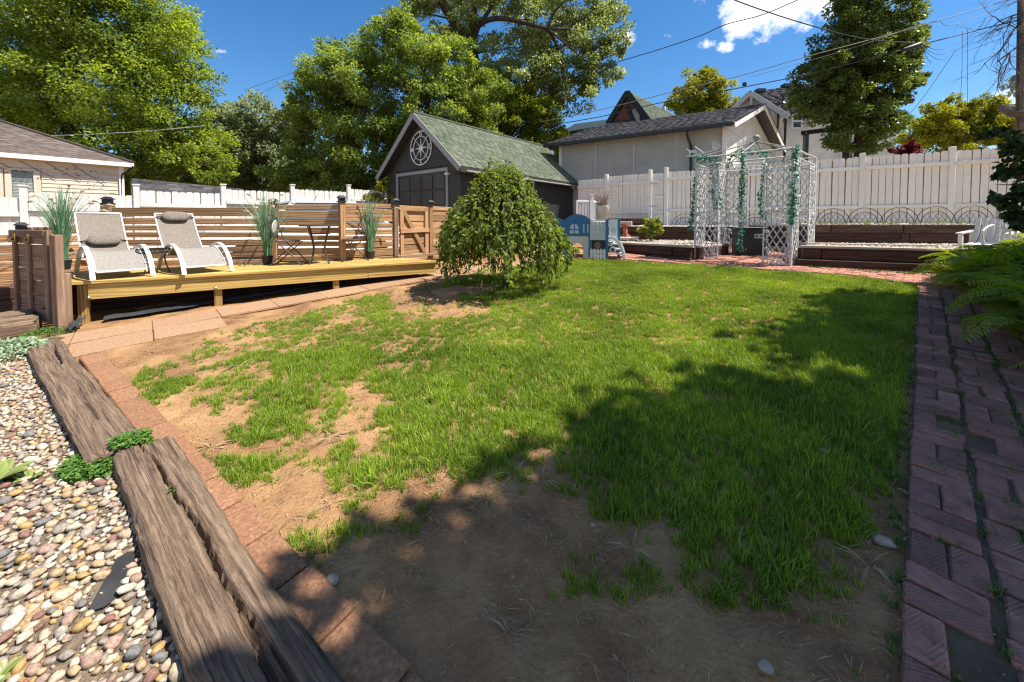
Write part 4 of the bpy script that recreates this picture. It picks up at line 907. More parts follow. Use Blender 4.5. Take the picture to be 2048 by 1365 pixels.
bpth = setp(MB().add([gp0(pO - pa * .8, .009), gp0(pE, .009), gp0(pE + pn * .95, .009), gp0(pO - pa * .8 + pn * .95, .009)], [(0, 3, 2, 1)]).build('brick_path', darksoil), kind='structure')
bl_ = []
for ci, (off, drop) in enumerate(((0.0, .05), (.222, .015), (.448, .08), (.67, .3))):
    s = -.75 + .07 * ci; j = ci
    while s < pl + .15:
        shift = random.gauss(0, .006)
        if j % 3 == 0:
            for o2 in (.049, .153):
                if random.random() > drop: bl_.append((pO + pa * (s + .1 + random.gauss(0, .004)) + pn * (off + o2 + shift + random.gauss(0, .004)), pa + pn * random.gauss(0, .025), False))
            s += .209
        else:
            if random.random() > drop * .6: bl_.append((pO + pa * (s + .05) + pn * (off + .1 + shift), pn + pa * random.gauss(0, .03), False))
            s += .106
        j += 1
def lay(name, par, lst, mat, z=.02, lim=300):
    lst.sort(key=lambda b: b[0].length); o_ = W[par].translation
    for c, ex, _ in lst[:lim]: block('brick', par, gp0(c, z), ex, .196, .096, .06, mat, .018, .007)
    if len(lst) > lim:
        m_ = MB(); upn = Vector((-GB, -GA, 1)).normalized()
        for c, ex, _ in lst[lim:]: m_.box(gp0(c, z - .02) - upn * .01, (.195, .095, .06), frame(Vector(ex) - upn * Vector(ex).dot(upn), upn))
        setp(m_.build('far_bricks', mat, par), kind='stuff')
lay('brick', bpth, bl_, brick_p)
WALK = [(p.x, p.y) for p in [G(*q) for q in ((1128, 519), (1235, 519), (1390, 530), (1560, 542), (1700, 552), (1838, 570), (1880, 590), (1990, 600))] + [H(1985, 556, .56), H(1940, 549, .55), H(1604, 532, .55)] + [Vector((6.9, 8.7, 0)), Vector((5.3, 9.9, 0))] + [H(1384, 524, .56), H(1215, 511, .56), G(1130, 511)]]
bwalk = setp(MB().add([(x, y, gz(x, y) + .006) for x, y in WALK], [tuple(range(len(WALK)))]).build('brick_walk', darksoil), kind='structure')
bl2 = []; 
for i in range(-45, 60):
    for j in range(-70, 70):
        c = Vector((4.5, 7.5, 0)) + BX * (.205 * (i + (.5 if j % 2 else 0)) + random.gauss(0, .004)) + AX * (.104 * j)
        if inpoly(c.x, c.y, WALK) and random.random() > .05: bl2.append((c, BX, False))
lay('brick', bwalk, bl2, brick_b, .016)

# ================================================================== DECK
ZD_ = .69
DLp, DRp = H(121, 566, ZD_), H(877, 521.5, ZD_)
dk = (DRp - DLp).normalized(); dn = Vector((-dk.y, dk.x, 0))
BLp = DLp + Vector((-.78, .62, 0)) * 1.48; BRp = DRp + Vector((-.82, .57, 0)) * 1.13
deck = thing('deck', 'low new yellow pine deck raised on short posts beside the slab walk', 'deck', zt((DLp + BRp) / 2, .3))
nb = 9
for i in range(nb):
    t = (i + .5) / nb; a, b = DLp.lerp(BLp, t), DRp.lerp(BRp, t); wdt = (abs((BLp - DLp).dot(dn)) + abs((BRp - DRp).dot(dn))) / 2 / nb
    seam = .80 if i == 0 else random.uniform(.25, .75); m_ = a.lerp(b, seam)
    for p, q in ((a, m_), (m_, b)):
        d_ = (q - p).normalized() * .002; beam('board', deck, zt(p + d_, ZD_ - .019), zt(q - d_, ZD_ - .019), wdt - .006, .038, ptwood, .004)
ra, rb2 = DLp + dk * .20 + dn * .06, DRp - dk * .02 + dn * .06
sm = ra.lerp(rb2, .727)
for p, q in ((ra, sm), (sm, rb2)): beam('rim_joist', deck, zt(p + dk * .002, ZD_ - .038 - .093), zt(q - dk * .002, ZD_ - .038 - .093), .038, .186, ptwood, .004)
beam('end_joist', deck, zt(ra + dk * .022 - dk * .04 + dn * .0, ZD_ - .131), zt(ra - dk * .018 + (BLp - DLp) * .9, ZD_ - .131), .038, .184, ptpost, .004)
beam('end_joist', deck, zt(rb2 + dn * .03, ZD_ - .131), zt(rb2 + (BRp - DRp) * .9, ZD_ - .131), .038, .184, ptpost, .004)
for k in range(1, 8):
    p = ra.lerp(rb2, k / 8); beam('joist', deck, zt(p + dn * .025, ZD_ - .132), zt(p + (BLp - DLp).lerp(BRp - DRp, k / 8) * .9, ZD_ - .132), .038, .18, ptpost, .003)
for px in (168, 437, 672):
    d_ = ray(px, 600); base = ra + dn * .066      # on the vertical plane through px, behind the rim joist
    r_k = d_.x / d_.y; s_ = (base.x - r_k * base.y) / (r_k * dk.y - dk.x); p = base + dk * s_
    post('post', deck, zt(p, gz(p.x, p.y) - .05), ZD_ - .04 - gz(p.x, p.y) + .05, .09, ptpost, dk, .006)
    if px < 600:
        q = zt(base + dk * (s_ + (.06 if px < 200 else -.02)) - dn * .09, ZD_ - .2)
        MB().lathe(q, [(0, .022), (.012, .02), (.02, .008), (.022, 0), (.022, -.012)], 10, frame(-dn, up) @ Matrix.Rotation(R(90), 3, 'Y')).build('bolt', steel, deck, True)
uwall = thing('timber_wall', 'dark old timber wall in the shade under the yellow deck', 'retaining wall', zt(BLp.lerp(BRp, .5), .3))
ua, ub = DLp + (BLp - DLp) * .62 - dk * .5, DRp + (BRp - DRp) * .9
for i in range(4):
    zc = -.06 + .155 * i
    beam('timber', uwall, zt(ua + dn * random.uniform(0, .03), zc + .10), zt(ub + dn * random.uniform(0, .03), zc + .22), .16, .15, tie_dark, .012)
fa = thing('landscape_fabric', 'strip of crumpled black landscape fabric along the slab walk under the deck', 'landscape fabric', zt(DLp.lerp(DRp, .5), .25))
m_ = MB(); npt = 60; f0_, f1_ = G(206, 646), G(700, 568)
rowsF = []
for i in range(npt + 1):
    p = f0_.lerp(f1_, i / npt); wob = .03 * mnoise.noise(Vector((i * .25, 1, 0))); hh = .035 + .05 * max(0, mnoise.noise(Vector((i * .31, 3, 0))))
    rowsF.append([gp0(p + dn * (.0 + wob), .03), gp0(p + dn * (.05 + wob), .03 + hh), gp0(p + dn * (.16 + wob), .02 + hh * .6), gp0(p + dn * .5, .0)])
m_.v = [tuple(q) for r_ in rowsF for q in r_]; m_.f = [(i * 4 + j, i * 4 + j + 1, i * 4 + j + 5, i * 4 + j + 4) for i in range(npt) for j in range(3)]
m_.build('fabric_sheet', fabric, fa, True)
fa2 = thing('landscape_fabric', 'scrap of black landscape fabric bunched at the foot of the leftmost deck post', 'landscape fabric', G(140, 668))
m_ = MB(); 
rows3 = [[gp0(G(126 + 5 * i, 672 - 1.5 * i), .02 + .05 * abs(math.sin(j * 1.7 + i)) + .012 * j) + dn * (.06 * j) for j in range(6)] for i in range(7)]
m_.v = [tuple(q) for r_ in rows3 for q in r_]; m_.f = [(i * 6 + j, i * 6 + j + 1, i * 6 + j + 7, i * 6 + j + 6) for i in range(6) for j in range(5)]; m_.build('fabric_sheet', fabric, fa2, True)

# ================================================================== WOODEN SLAT FENCE
def PV_(px, Y): p = V(px, 400, Y); p.z = 0; return p
A0 = PV_(-420, 4.6); P4 = PV_(40, 5.5); Pa = PV_(215, 6.5); Pb = PV_(547, 6.9); Pc = PV_(680, 7.02); Pd = PV_(790, 7.8); Pe = PV_(860, 8.5); Pf = PV_(935, 9.6)
wfn = thing('slat_fence', 'horizontal cedar slat fence with lantern-capped posts running behind the deck', 'fence', zt(Pb, .5))
def solar_cap(par, p, z, dirx):
    fr = frame(dirx); m_ = MB()
    m_.box(zt(p, z + .01), (.135, .135, .02), fr); m_.box(zt(p, z + .05), (.10, .10, .06), fr)
    c_ = m_.build('post_cap', black_metal, par)
    MB().add([zt(p, z + .125) + fr @ Vector((sx * .03, sy * .03, 0)) for sx, sy in ((-1, -1), (1, -1), (1, 1), (-1, 1))] + [zt(p, z + .08) + fr @ Vector((sx * .075, sy * .075, 0)) for sx, sy in ((-1, -1), (1, -1), (1, 1), (-1, 1))], [(0, 1, 2, 3), (0, 4, 5, 1), (1, 5, 6, 2), (2, 6, 7, 3), (3, 7, 4, 0), (4, 7, 6, 5)]).build('cap_roof', black_metal, c_)
PT = {0: (Pa, 1.81, .13), 1: (Pb, 1.80, .09), 2: (Pc, 1.865, .095), 3: (Pd, 1.865, .095), 4: (Pe, 1.864, .095), 5: (P4, 1.385, .095)}
for k, (p, zc, wd2_) in PT.items():
    dx = (Pd - Pc).normalized() if k > 1 else (Pb - Pa).normalized()
    if k == 2: p = p + Vector((dx.y, -dx.x, 0)) * .07
    post('post', wfn, zt(p, gz(p.x, p.y)), zc - .13 - gz(p.x, p.y), wd2_, cedar_grey if k in (0, 3) else cedar, dx, .005)
    solar_cap(wfn, p, zc - .13, dx)
def slat_run(par, a, b, ztop, zbot, pat, mat, th_=.026, name='slat', gap=.022, joint=True):
    d = (b - a).normalized(); z = ztop; i = 0; nrm = Vector((d.y, -d.x, 0))
    while z - pat[i % len(pat)] > zbot - .06:
        h_ = pat[i % len(pat)]; t0 = random.uniform(-.010, .010); t1 = random.uniform(-.010, .010)
        o_ = nrm * random.uniform(-.004, .004)
        beam(name, par, zt(a + d * .01 + o_, z - h_ / 2 + t0), zt(b - d * .01 + o_, z - h_ / 2 + t1), th_, h_, mat, .004)
        z -= h_ + gap * random.uniform(.5, 1.5); i += 1
slat_run(wfn, A0, P4, 1.19, .3, [.1, .12, .1, .13], cedar); slat_run(wfn, P4, Pa, 1.30, .45, [.1, .1, .12], cedar)
slat_run(wfn, Pa, Pb, 1.625, .60, [.145, .10, .085, .085, .10, .085, .085, .085, .10], cedar, gap=.026)
slat_run(wfn, Pb, Pc, 1.69, .60, [.085, .13, .11, .10, .085, .085, .12, .085, .085], cedar, gap=.026)
slat_run(wfn, Pc, Pd, 1.735, .60, [.085, .095, .14, .10, .10, .10, .10, .14], cedar, gap=.020)
slat_run(wfn, Pe, Pf, 1.72, .55, [.085, .085, .10, .14, .10, .09, .12, .12], cedar, gap=.016); slat_run(wfn, Pf, PV_(985, 10.6), 1.72, .55, [.085, .085, .10, .14], cedar, gap=.016)
post('post', wfn, zt(Pf, .5), 1.23, .09, cedar, (Pf - Pe).normalized())
gte = thing('wooden_gate', 'cedar slat gate with diagonal brace between two lantern-capped posts', 'gate', zt((Pd + Pe) / 2, .6))
g0, g1 = Pd.lerp(Pe, .09), Pd.lerp(Pe, .91); gdir = (g1 - g0).normalized(); gn_ = Vector((gdir.y, -gdir.x, 0))
slat_run(gte, g0, g1, 1.71, .66, [.085, .085, .12, .10, .10, .10, .12], cedar, gap=.016)
for p in (g0 + gdir * .05, g1 - gdir * .05): post('stile', gte, zt(p + gn_ * .035, .70), 1.0, .085, cedar, gdir, .004, .03)
beam('rail', gte, zt(g0 + gn_ * .036, 1.655), zt(g1 + gn_ * .036, 1.655), .03, .09, cedar); beam('rail', gte, zt(g0 + gn_ * .05, 1.205), zt(g1 + gn_ * .05, 1.215), .05, .085, cedar)
beam('brace', gte, zt(g0 + gn_ * .038 + gdir * .09, 1.62), zt(g1 + gn_ * .038 - gdir * .10, .72), .028, .085, cedar)
beam('bottom_board', gte, zt(g0 + gn_ * .06 - gdir * .1, .69), zt(g1 + gn_ * .12 + gdir * .2, .69), .09, .045, cedar_grey)
# leaning slatted gate at the left end of the deck
og = thing('wooden_gate', 'greyed slatted gate standing open at the left end of the deck', 'gate', zt(G(110, 662), gz(-4.9, 4.1)))
oR, oL = PV_(95, 4.40), PV_(26, 4.72); od = (oR - oL).normalized(); on_ = Vector((od.y, -od.x, 0))
zt0 = 1.285
slat_run(og, oL + od * .0, oR - od * .01, zt0 - .02, .30, [.13, .135, .125], cedar_grey, gap=.018)
for s_ in (.1, .46): beam('batten', og, zt(oL.lerp(oR, s_ / .9) + on_ * .03, .28), zt(oL.lerp(oR, s_ / .9) + on_ * .03, zt0 - .015), .03, .06, cedar_grey, .004, up=od)
beam('stile', og, zt(oR + on_ * .012, .24), zt(oR + on_ * .012, zt0), .05, .10, cedar_grey, .004, up=od)
beam('rail', og, zt(oL + on_ * .034, zt0 - .035), zt(oR + on_ * .034, zt0 - .035), .03, .08, cedar_grey, .004)
for s_ in (.14, .5):
    p = oL.lerp(oR, s_ / .9) + on_ * .055; m_ = MB(); c_ = zt(p, zt0 - .09)
    for a, b in (((-.06, -.03), (.06, .04)), ((.06, .04), (.06, -.04)), ((.06, -.04), (-.06, -.03))): m_.bar(c_ + od * a[0] + up * a[1], c_ + od * b[0] + up * b[1], .012, .012, on_)
    m_.build('latch', ptpost, og)
gpst = thing('fence_post', 'two grey timber posts bolted together between the open gate and the deck', 'post', G(118, 662))
p_ = PV_(109, 4.33); post('post', gpst, zt(p_, gz(p_.x, p_.y) - .02), 1.26 - gz(p_.x, p_.y), .125, cedar_grey, od, .006, .07)
p_ = PV_(124, 4.40); post('post', gpst, zt(p_, gz(p_.x, p_.y) - .02), .66, .09, cedar_grey, od, .006, .07)

# ================================================================== FURNITURE ON THE DECK
def curve_sweep(prof, x0, x1, n=10):
    """sheet across x between two profiles given as (y, z)"""
    m_ = MB(); k = len(prof)
    for j in range(n + 1):
        x = x0 + (x1 - x0) * j / n; sag = -.018 * (1 - (2 * j / n - 1) ** 2)
        for y, z in prof: m_.v.append((x, y, z + sag))
    m_.f = [(j * k + i, j * k + i + 1, (j + 1) * k + i + 1, (j + 1) * k + i) for j in range(n) for i in range(k - 1)]; return m_
def flatbar(m_, pts, w_, h_, normals=None):
    """flat bar following pts in the YZ plane: w_ across x, h_ thick"""
    n = len(pts); vs = []
    for i, p in enumerate(pts):
        t = (Vector(pts[min(i + 1, n - 1)]) - Vector(pts[max(i - 1, 0)])).normalized(); nn = Vector((0, -t.z, t.y)); p = Vector(p)
        for sx, sn in ((-1, -1), (1, -1), (1, 1), (-1, 1)): vs.append(p + Vector((sx * w_ / 2, 0, 0)) + nn * sn * h_ / 2)
    fs = [(i * 4 + k, i * 4 + (k + 1) % 4, (i + 1) * 4 + (k + 1) % 4, (i + 1) * 4 + k) for i in range(n - 1) for k in range(4)] + [(3, 2, 1, 0), ((n - 1) * 4, (n - 1) * 4 + 1, (n - 1) * 4 + 2, (n - 1) * 4 + 3)]
    m_.add(vs, fs); return m_
def lounger(pil_s, name, label):
    t = thing('chaise_lounge', label, 'lounge chair', (0, 0, 0), 'sling chaise lounges on the deck')
    seat = catmull([(0, .06, .085), (0, .18, .19), (0, .32, .275), (0, .48, .325), (0, .62, .30), (0, .78, .225)], 5)
    backr = catmull([(0, .78, .225), (0, .89, .215), (0, 1.02, .30), (0, 1.20, .49), (0, 1.35, .69), (0, 1.43, .81)], 5)
    hw_ = .222
    s1 = [(p.y, p.z) for p in seat]; s2 = [(p.y, p.z) for p in backr]
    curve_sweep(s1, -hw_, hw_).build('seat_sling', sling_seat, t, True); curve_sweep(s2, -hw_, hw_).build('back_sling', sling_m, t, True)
    for sx in (-1, 1):
        rail = MB().tube([(sx * (hw_ + .006), p.y, p.z + .004) for p in seat + backr[1:]], .010, 6); rail.build('side_rail', white_metal, t, True)
        arc = [Vector((sx * (hw_ + .042), -.03 + 1.18 * (i / 20), .375 * math.sin(math.pi * (i / 20) ** .82) ** .8 if 0 < i < 20 else 0)) for i in range(21)]
        flatbar(MB(), arc, .046, .022).build('leg', white_metal, t)
        MB().tube([(sx * (hw_ + .042), .12, .19), (sx * hw_, .12, .155)], .011, 6).build('bracket', white_metal, t)
        MB().tube([(sx * (hw_ + .042), .62, .36), (sx * hw_, .62, .295)], .011, 6).build('bracket', white_metal, t)
    MB().tube([(-hw_, .055, .085), (hw_, .055, .085)], .012, 6).build('cross_bar', white_metal, t); MB().tube([(-hw_, 1.43, .81), (hw_, 1.43, .81)], .011, 6).build('cross_bar', white_metal, t)
    c = backr[int(pil_s * (len(backr) - 1))]; tan = (backr[min(len(backr) - 1, int(pil_s * (len(backr) - 1)) + 1)] - c).normalized(); nn = Vector((0, -tan.z, tan.y)); nn = nn if nn.z > 0 else -nn
    m_ = MB(); k = 12; n = 14
    for j in range(n + 1):
        x = -.17 + .34 * j / n; e = max(.05, 1 - abs(2 * j / n - 1) ** 6)
        for i in range(k):
            a = 2 * math.pi * i / k; m_.v.append(tuple(c + nn * (.042 + .042 * math.sin(a) * e) + tan * .085 * math.cos(a) * e + Vector((x, 0, 0))))
    m_.f = [(j * k + i, j * k + (i + 1) % k, (j + 1) * k + (i + 1) % k, (j + 1) * k + i) for j in range(n) for i in range(k)] + [tuple(range(k)), tuple(n * k + i for i in range(k))]
    pl_ = m_.build('headrest_pillow', pillow_m, t, True)
    for sx in (-1, 1): MB().bar(c + nn * .03 + Vector((sx * .17, 0, 0)), c + nn * .012 + Vector((sx * .23, 0, 0)), .03, .004, tan).build('strap', pillow_m, pl_)
    return t
lA = lounger(.55, 'a', 'taupe sling lounge chair with its pillow halfway down, nearest the slatted gate')
lB = lounger(.90, 'b', 'taupe sling lounge chair with its pillow at the backrest top, nearer the bistro table')
for t, pxl, pxr in ((lA, (181, 561), (311, 555)), (lB, (367, 550), (464, 544.5))):
    a, b = H(*pxl, ZD_), H(*pxr, ZD_); c = (a + b) / 2; xd = Vector((.58, .81, 0)).normalized(); yd = Vector((-.81, .58, 0))
    t.location = zt(c, ZD_ + .011); t.rotation_euler = (0, 0, math.atan2(xd.y, xd.x))
# little black side table between them
tp = H(309, 547, ZD_); sdt = thing('side_table', 'small black metal side table between the two lounge chairs', 'side table', zt(tp, ZD_))
hh = .33; m_ = MB().tube([zt(tp, ZD_ + hh) + Vector((.17 * math.cos(a), .17 * math.sin(a), 0)) for a in np.linspace(0, 2 * math.pi, 24, endpoint=False)], .008, 6, True); m_.build('top_rim', black_metal, sdt)
m_ = MB()
for k in range(12): m_.tube([zt(tp, ZD_ + hh - .028) + Vector((.165 * math.cos(a), .165 * math.sin(a), .02 * (-1) ** j)) for j, a in enumerate((k * .5236, k * .5236 + .26))], .006, 4)
m_.lathe(zt(tp, ZD_ + hh - .05), [(0, 0), (.165, 0), (.17, .008), (0, .01)], 20); m_.build('tray', black_metal, sdt)
for k in range(3):
    a = 2.09 * k + .6; e = Vector((math.cos(a), math.sin(a), 0))
    MB().tube(catmull([zt(tp, ZD_ + hh - .03) + e * .15, zt(tp, ZD_ + hh * .7) + e * .11, zt(tp, ZD_ + hh * .4) + e * .12, zt(tp, ZD_ + .005) + e * .16], 4), .008, 6).build('leg', black_metal, sdt, True)
# bistro table
bt = PV_(637, 6.52); bt = zt(bt, ZD_); TB = thing('bistro_table', 'round brown metal bistro table with curved legs between the two folding chairs', 'table', bt)
MB().lathe(bt, [(0, .622), (.29, .622), (.30, .63), (.30, .642), (.29, .648), (0, .648)], 32).build('table_top', bronze, TB)
for k in range(4):
    a = R(45) + k * math.pi / 2 + .4; e = Vector((math.cos(a), math.sin(a), 0))
    MB().tube(catmull([bt + e * .22 + up * .62, bt + e * .17 + up * .48, bt + e * .12 + up * .3, bt + e * .14 + up * .14, bt + e * .21 + up * .0], 5), .012, 6).build('leg', bronze, TB, True)
MB().tube([bt + Vector((.165 * math.cos(a), .165 * math.sin(a), .5)) for a in np.linspace(0, 6.283, 20, endpoint=False)], .008, 5, True).build('stretcher', bronze, TB)
mosaic = nmat('grey white mosaic', [(.35, (.10, .10, .10)), (.5, (.55, .53, .48)), (.7, (.70, .68, .62))], (1, 1, 1), 60, .5, .1, 80, 3)
def bistro(label):
    t = thing('folding_chair', label, 'chair', (0, 0, 0), 'folding bistro chairs on the deck')
    # faces +x; seat centre at origin, y across
    MB().lathe((0, 0, .375), [(0, 0), (.18, 0), (.19, .008), (.18, .016), (0, .016)], 24).build('seat', bronze, t)
    for sy in (-1, 1):
        y = sy * .185
        MB().tube(catmull([(.25, y, 0), (.08, y, .2), (-.10, y, .38), (-.17, y, .55), (-.22, y * .95, .72), (-.235, y * .55, .80), (-.238, 0, .815)], 5), .009, 6).build('back_frame', bronze, t, True)
        MB().tube([(-.22, y * .9, 0), (-.02, y * .9, .2), (.17, y * .9, .375)], .009, 6).build('leg', bronze, t)
    MB().tube([(.25, -.185, .015), (.25, .185, .015)], .008, 5).build('stretcher', bronze, t); MB().tube([(-.22, -.167, .015), (-.22, .167, .015)], .008, 5).build('stretcher', bronze, t)
    fr = Matrix.Rotation(R(-80), 3, 'Y')
    md = MB().lathe((-.195, 0, .62), [(0, -.008), (.098, -.008), (.105, 0), (.098, .008), (0, .008)], 24, fr).build('medallion', mosaic, t)
    for r_ in (.035, .065): MB().tube([Vector((-.195, 0, .62)) + fr @ Vector((r_ * math.cos(a), r_ * math.sin(a), .007)) for a in np.linspace(0, 6.283, 24, endpoint=False)], .005, 4, True).build('mosaic_ring', black_metal, md)
    m_ = MB()
    for sy in (-1, 1):
        for z0, sg in ((.74, 1), (.50, -1)):
            m_.tube([(-.20 - .0, sy * (.02 + .055 * (1 - math.cos(a)) * .5 + .03), z0 + sg * .045 * math.sin(a)) for a in np.linspace(0, 5.2, 12)], .006, 4)
    m_.build('scrollwork', bronze, t); return t
ch = bistro('brown folding bistro chair left of the round table by the middle grass pot'); c = PV_(574, 6.35); ch.location = zt(c, ZD_); ch.rotation_euler = (0, 0, R(12))
ch = bistro('brown folding bistro chair right of the fence post beside the right-hand grass pot'); c = PV_(704, 7.02); ch.location = zt(c, ZD_); ch.rotation_euler = (0, 0, R(222))

# ------------------------------------------------------------------ tall imitation grasses in pots
grass_art = leafmat('imitation grass blade', (.075, .20, .085), (.36, .53, .38), .3, .45)
plume_m = leafmat('pale plume', (.46, .39, .27), (.62, .54, .39), .3, .8)
def grass_pot(label, seed, sc_=1.0):
    r_ = np.random.default_rng(seed); t = thing('potted_grass', label, 'potted plant', (0, 0, 0), 'tall grasses in black pots on the deck')
    MB().lathe((0, 0, 0), [(0, 0), (.065, 0), (.085, .13), (.09, .14), (.075, .14), (.07, .12), (0, .12)], 18).build('pot', black_plastic, t)
    vs, qs, ts = [], [], []; o = 0; n = 260; segs = 7
    for i in range(n):
        a = r_.uniform(0, 2 * math.pi); ln = r_.uniform(.55, 1.12) * sc_; lean = abs(r_.normal(0, .22)) ; w0 = r_.uniform(.004, .011); b0 = r_.uniform(0, .05); a0 = r_.uniform(0, 6.28)
        tt = np.clip(r_.normal(.45, .25), 0, 1); wa = a + math.pi / 2 + r_.normal(0, .5)
        for s in range(segs + 1):
            f = s / segs; rad = lean * ln * f ** 1.6 + .25 * lean * ln * f ** 5; z = .12 + ln * f - .28 * lean * ln * f ** 4
            wd = w0 * (1 - f ** 2 * .9)
            c = np.array([b0 * math.cos(a0) + rad * math.cos(a), b0 * math.sin(a0) + rad * math.sin(a), z]); e = np.array([math.cos(wa), math.sin(wa), 0]) * wd
            vs += [c - e, c + e]; ts += [tt * (.6 + .5 * f)] * 2
        for s in range(segs): qs.append((o + 2 * s, o + 2 * s + 1, o + 2 * s + 3, o + 2 * s + 2))
        o += 2 * (segs + 1)
    me = np_mesh('blades', np.array(vs), np.array(qs), np.clip(np.array(ts), 0, 1)); ob = link('blades', me, grass_art, t); setp(ob, kind='stuff')
    for k in range(18):
        a = r_.uniform(0, 6.28); ln = r_.uniform(.8, 1.15) * sc_; lean = r_.uniform(.12, .5); pts = []
        for s in range(9):
            f = s / 8; rad = lean * ln * f ** 2; z = .12 + ln * (f - .42 * lean * f ** 5); pts.append(Vector((rad * math.cos(a), rad * math.sin(a), z)))
        e = pts[-1] - pts[-2]; tip = [pts[-1] + e * .25 + Vector((0, 0, -.005)), pts[-1] + e * .6 + Vector((0, 0, -.025)), pts[-1] + e * .95 + Vector((0, 0, -.06))]
        m_ = MB().tube(pts, 0.0034, 4); st = m_.build('stem', plume_m, t)
        MB().tube([pts[-1]] + tip, [.007, .019, .018, .005], 6).build('plume', plume_m, st, True)
    return t
for lab, seed, px, py, s_ in (('tall imitation grass in black pot behind the lounge chair nearest the leaning gate', 1, 128, 540, 1.08), ('tall imitation grass in black pot left of the bistro chairs', 2, 535, 529, 1.02), ('tall imitation grass in black pot right of the bistro chairs near the gate', 3, 741, 518, .98)):
    g_ = grass_pot(lab, seed, s_); g_.location = zt(H(px, py, ZD_), ZD_ + .002)

# ================================================================== WHITE CAR BETWEEN THE FENCES
car = thing('car', 'white car parked in the drive between cedar fence and picket fence', 'car', zt(PV_(610, 9.4), .42))
cv_ = Vector((.70, .714, 0)); cn = Vector((.714, -.70, 0)); cc_ = zt(PV_(612, 9.5), .42)
def cp(l_, w_, z): return cc_ + cv_ * l_ + cn * w_ + up * z
carw = plain('white car paint', (.80, .80, .80), .2, .6); 
prof_b = [(-2.1, .25), (-2.15, .6), (-2.05, .82), (-1.1, .93), (1.7, .95), (2.1, .85), (2.15, .5), (2.1, .25)]
MB().prism([cp(l_, -.86, z) for l_, z in prof_b], cn * 1.72).build('body', carw, car)
cab = [(-1.15, .93, .84), (-.45, 1.40, .62), (.9, 1.44, .62), (1.7, .95, .82)]
m_ = MB(); L_ = [cp(l_, w_, z) for l_, z, w_ in cab]; R_ = [cp(l_, -w_, z) for l_, z, w_ in cab]
m_.add(L_ + R_, [(0, 1, 2, 3), (7, 6, 5, 4), (0, 4, 5, 1), (1, 5, 6, 2), (2, 6, 7, 3)]); m_.build('cabin_glass', glass_dark, car)
m_ = MB()
m_.prism([cp(-.5, .64, 1.40), cp(.95, .64, 1.44), cp(.95, -.64, 1.44), cp(-.5, -.64, 1.40)], up * .04)
for sgn in (-1, 1):
    for a, b in ((0, 1), (2, 3)): m_.bar(cp(cab[a][0], sgn * cab[a][2], cab[a][1]), cp(cab[b][0], sgn * cab[b][2], cab[b][1]), .06, .06)
m_.build('roof', carw, car)
MB().tube([cp(.2, -.1, 1.46), cp(.28, -.1, 1.62)], .008, 5).build('antenna', black_plastic, car)
for l_ in (-1.35, 1.35):
    for sgn in (-1, 1):
        wl_ = MB().lathe(cp(l_, sgn * .80, .31), [(.2, -.09), (.30, -.09), (.32, 0), (.30, .09), (.2, .09)], 20, frame(cn) @ Matrix.Rotation(R(90), 3, 'Y')).build('wheel', black_plastic, car)
        MB().lathe(cp(l_, sgn * .82, .31), [(0, -.07), (.2, -.07), (.2, .07), (0, .07)], 16, frame(cn) @ Matrix.Rotation(R(90), 3, 'Y')).build('rim', steel, wl_)

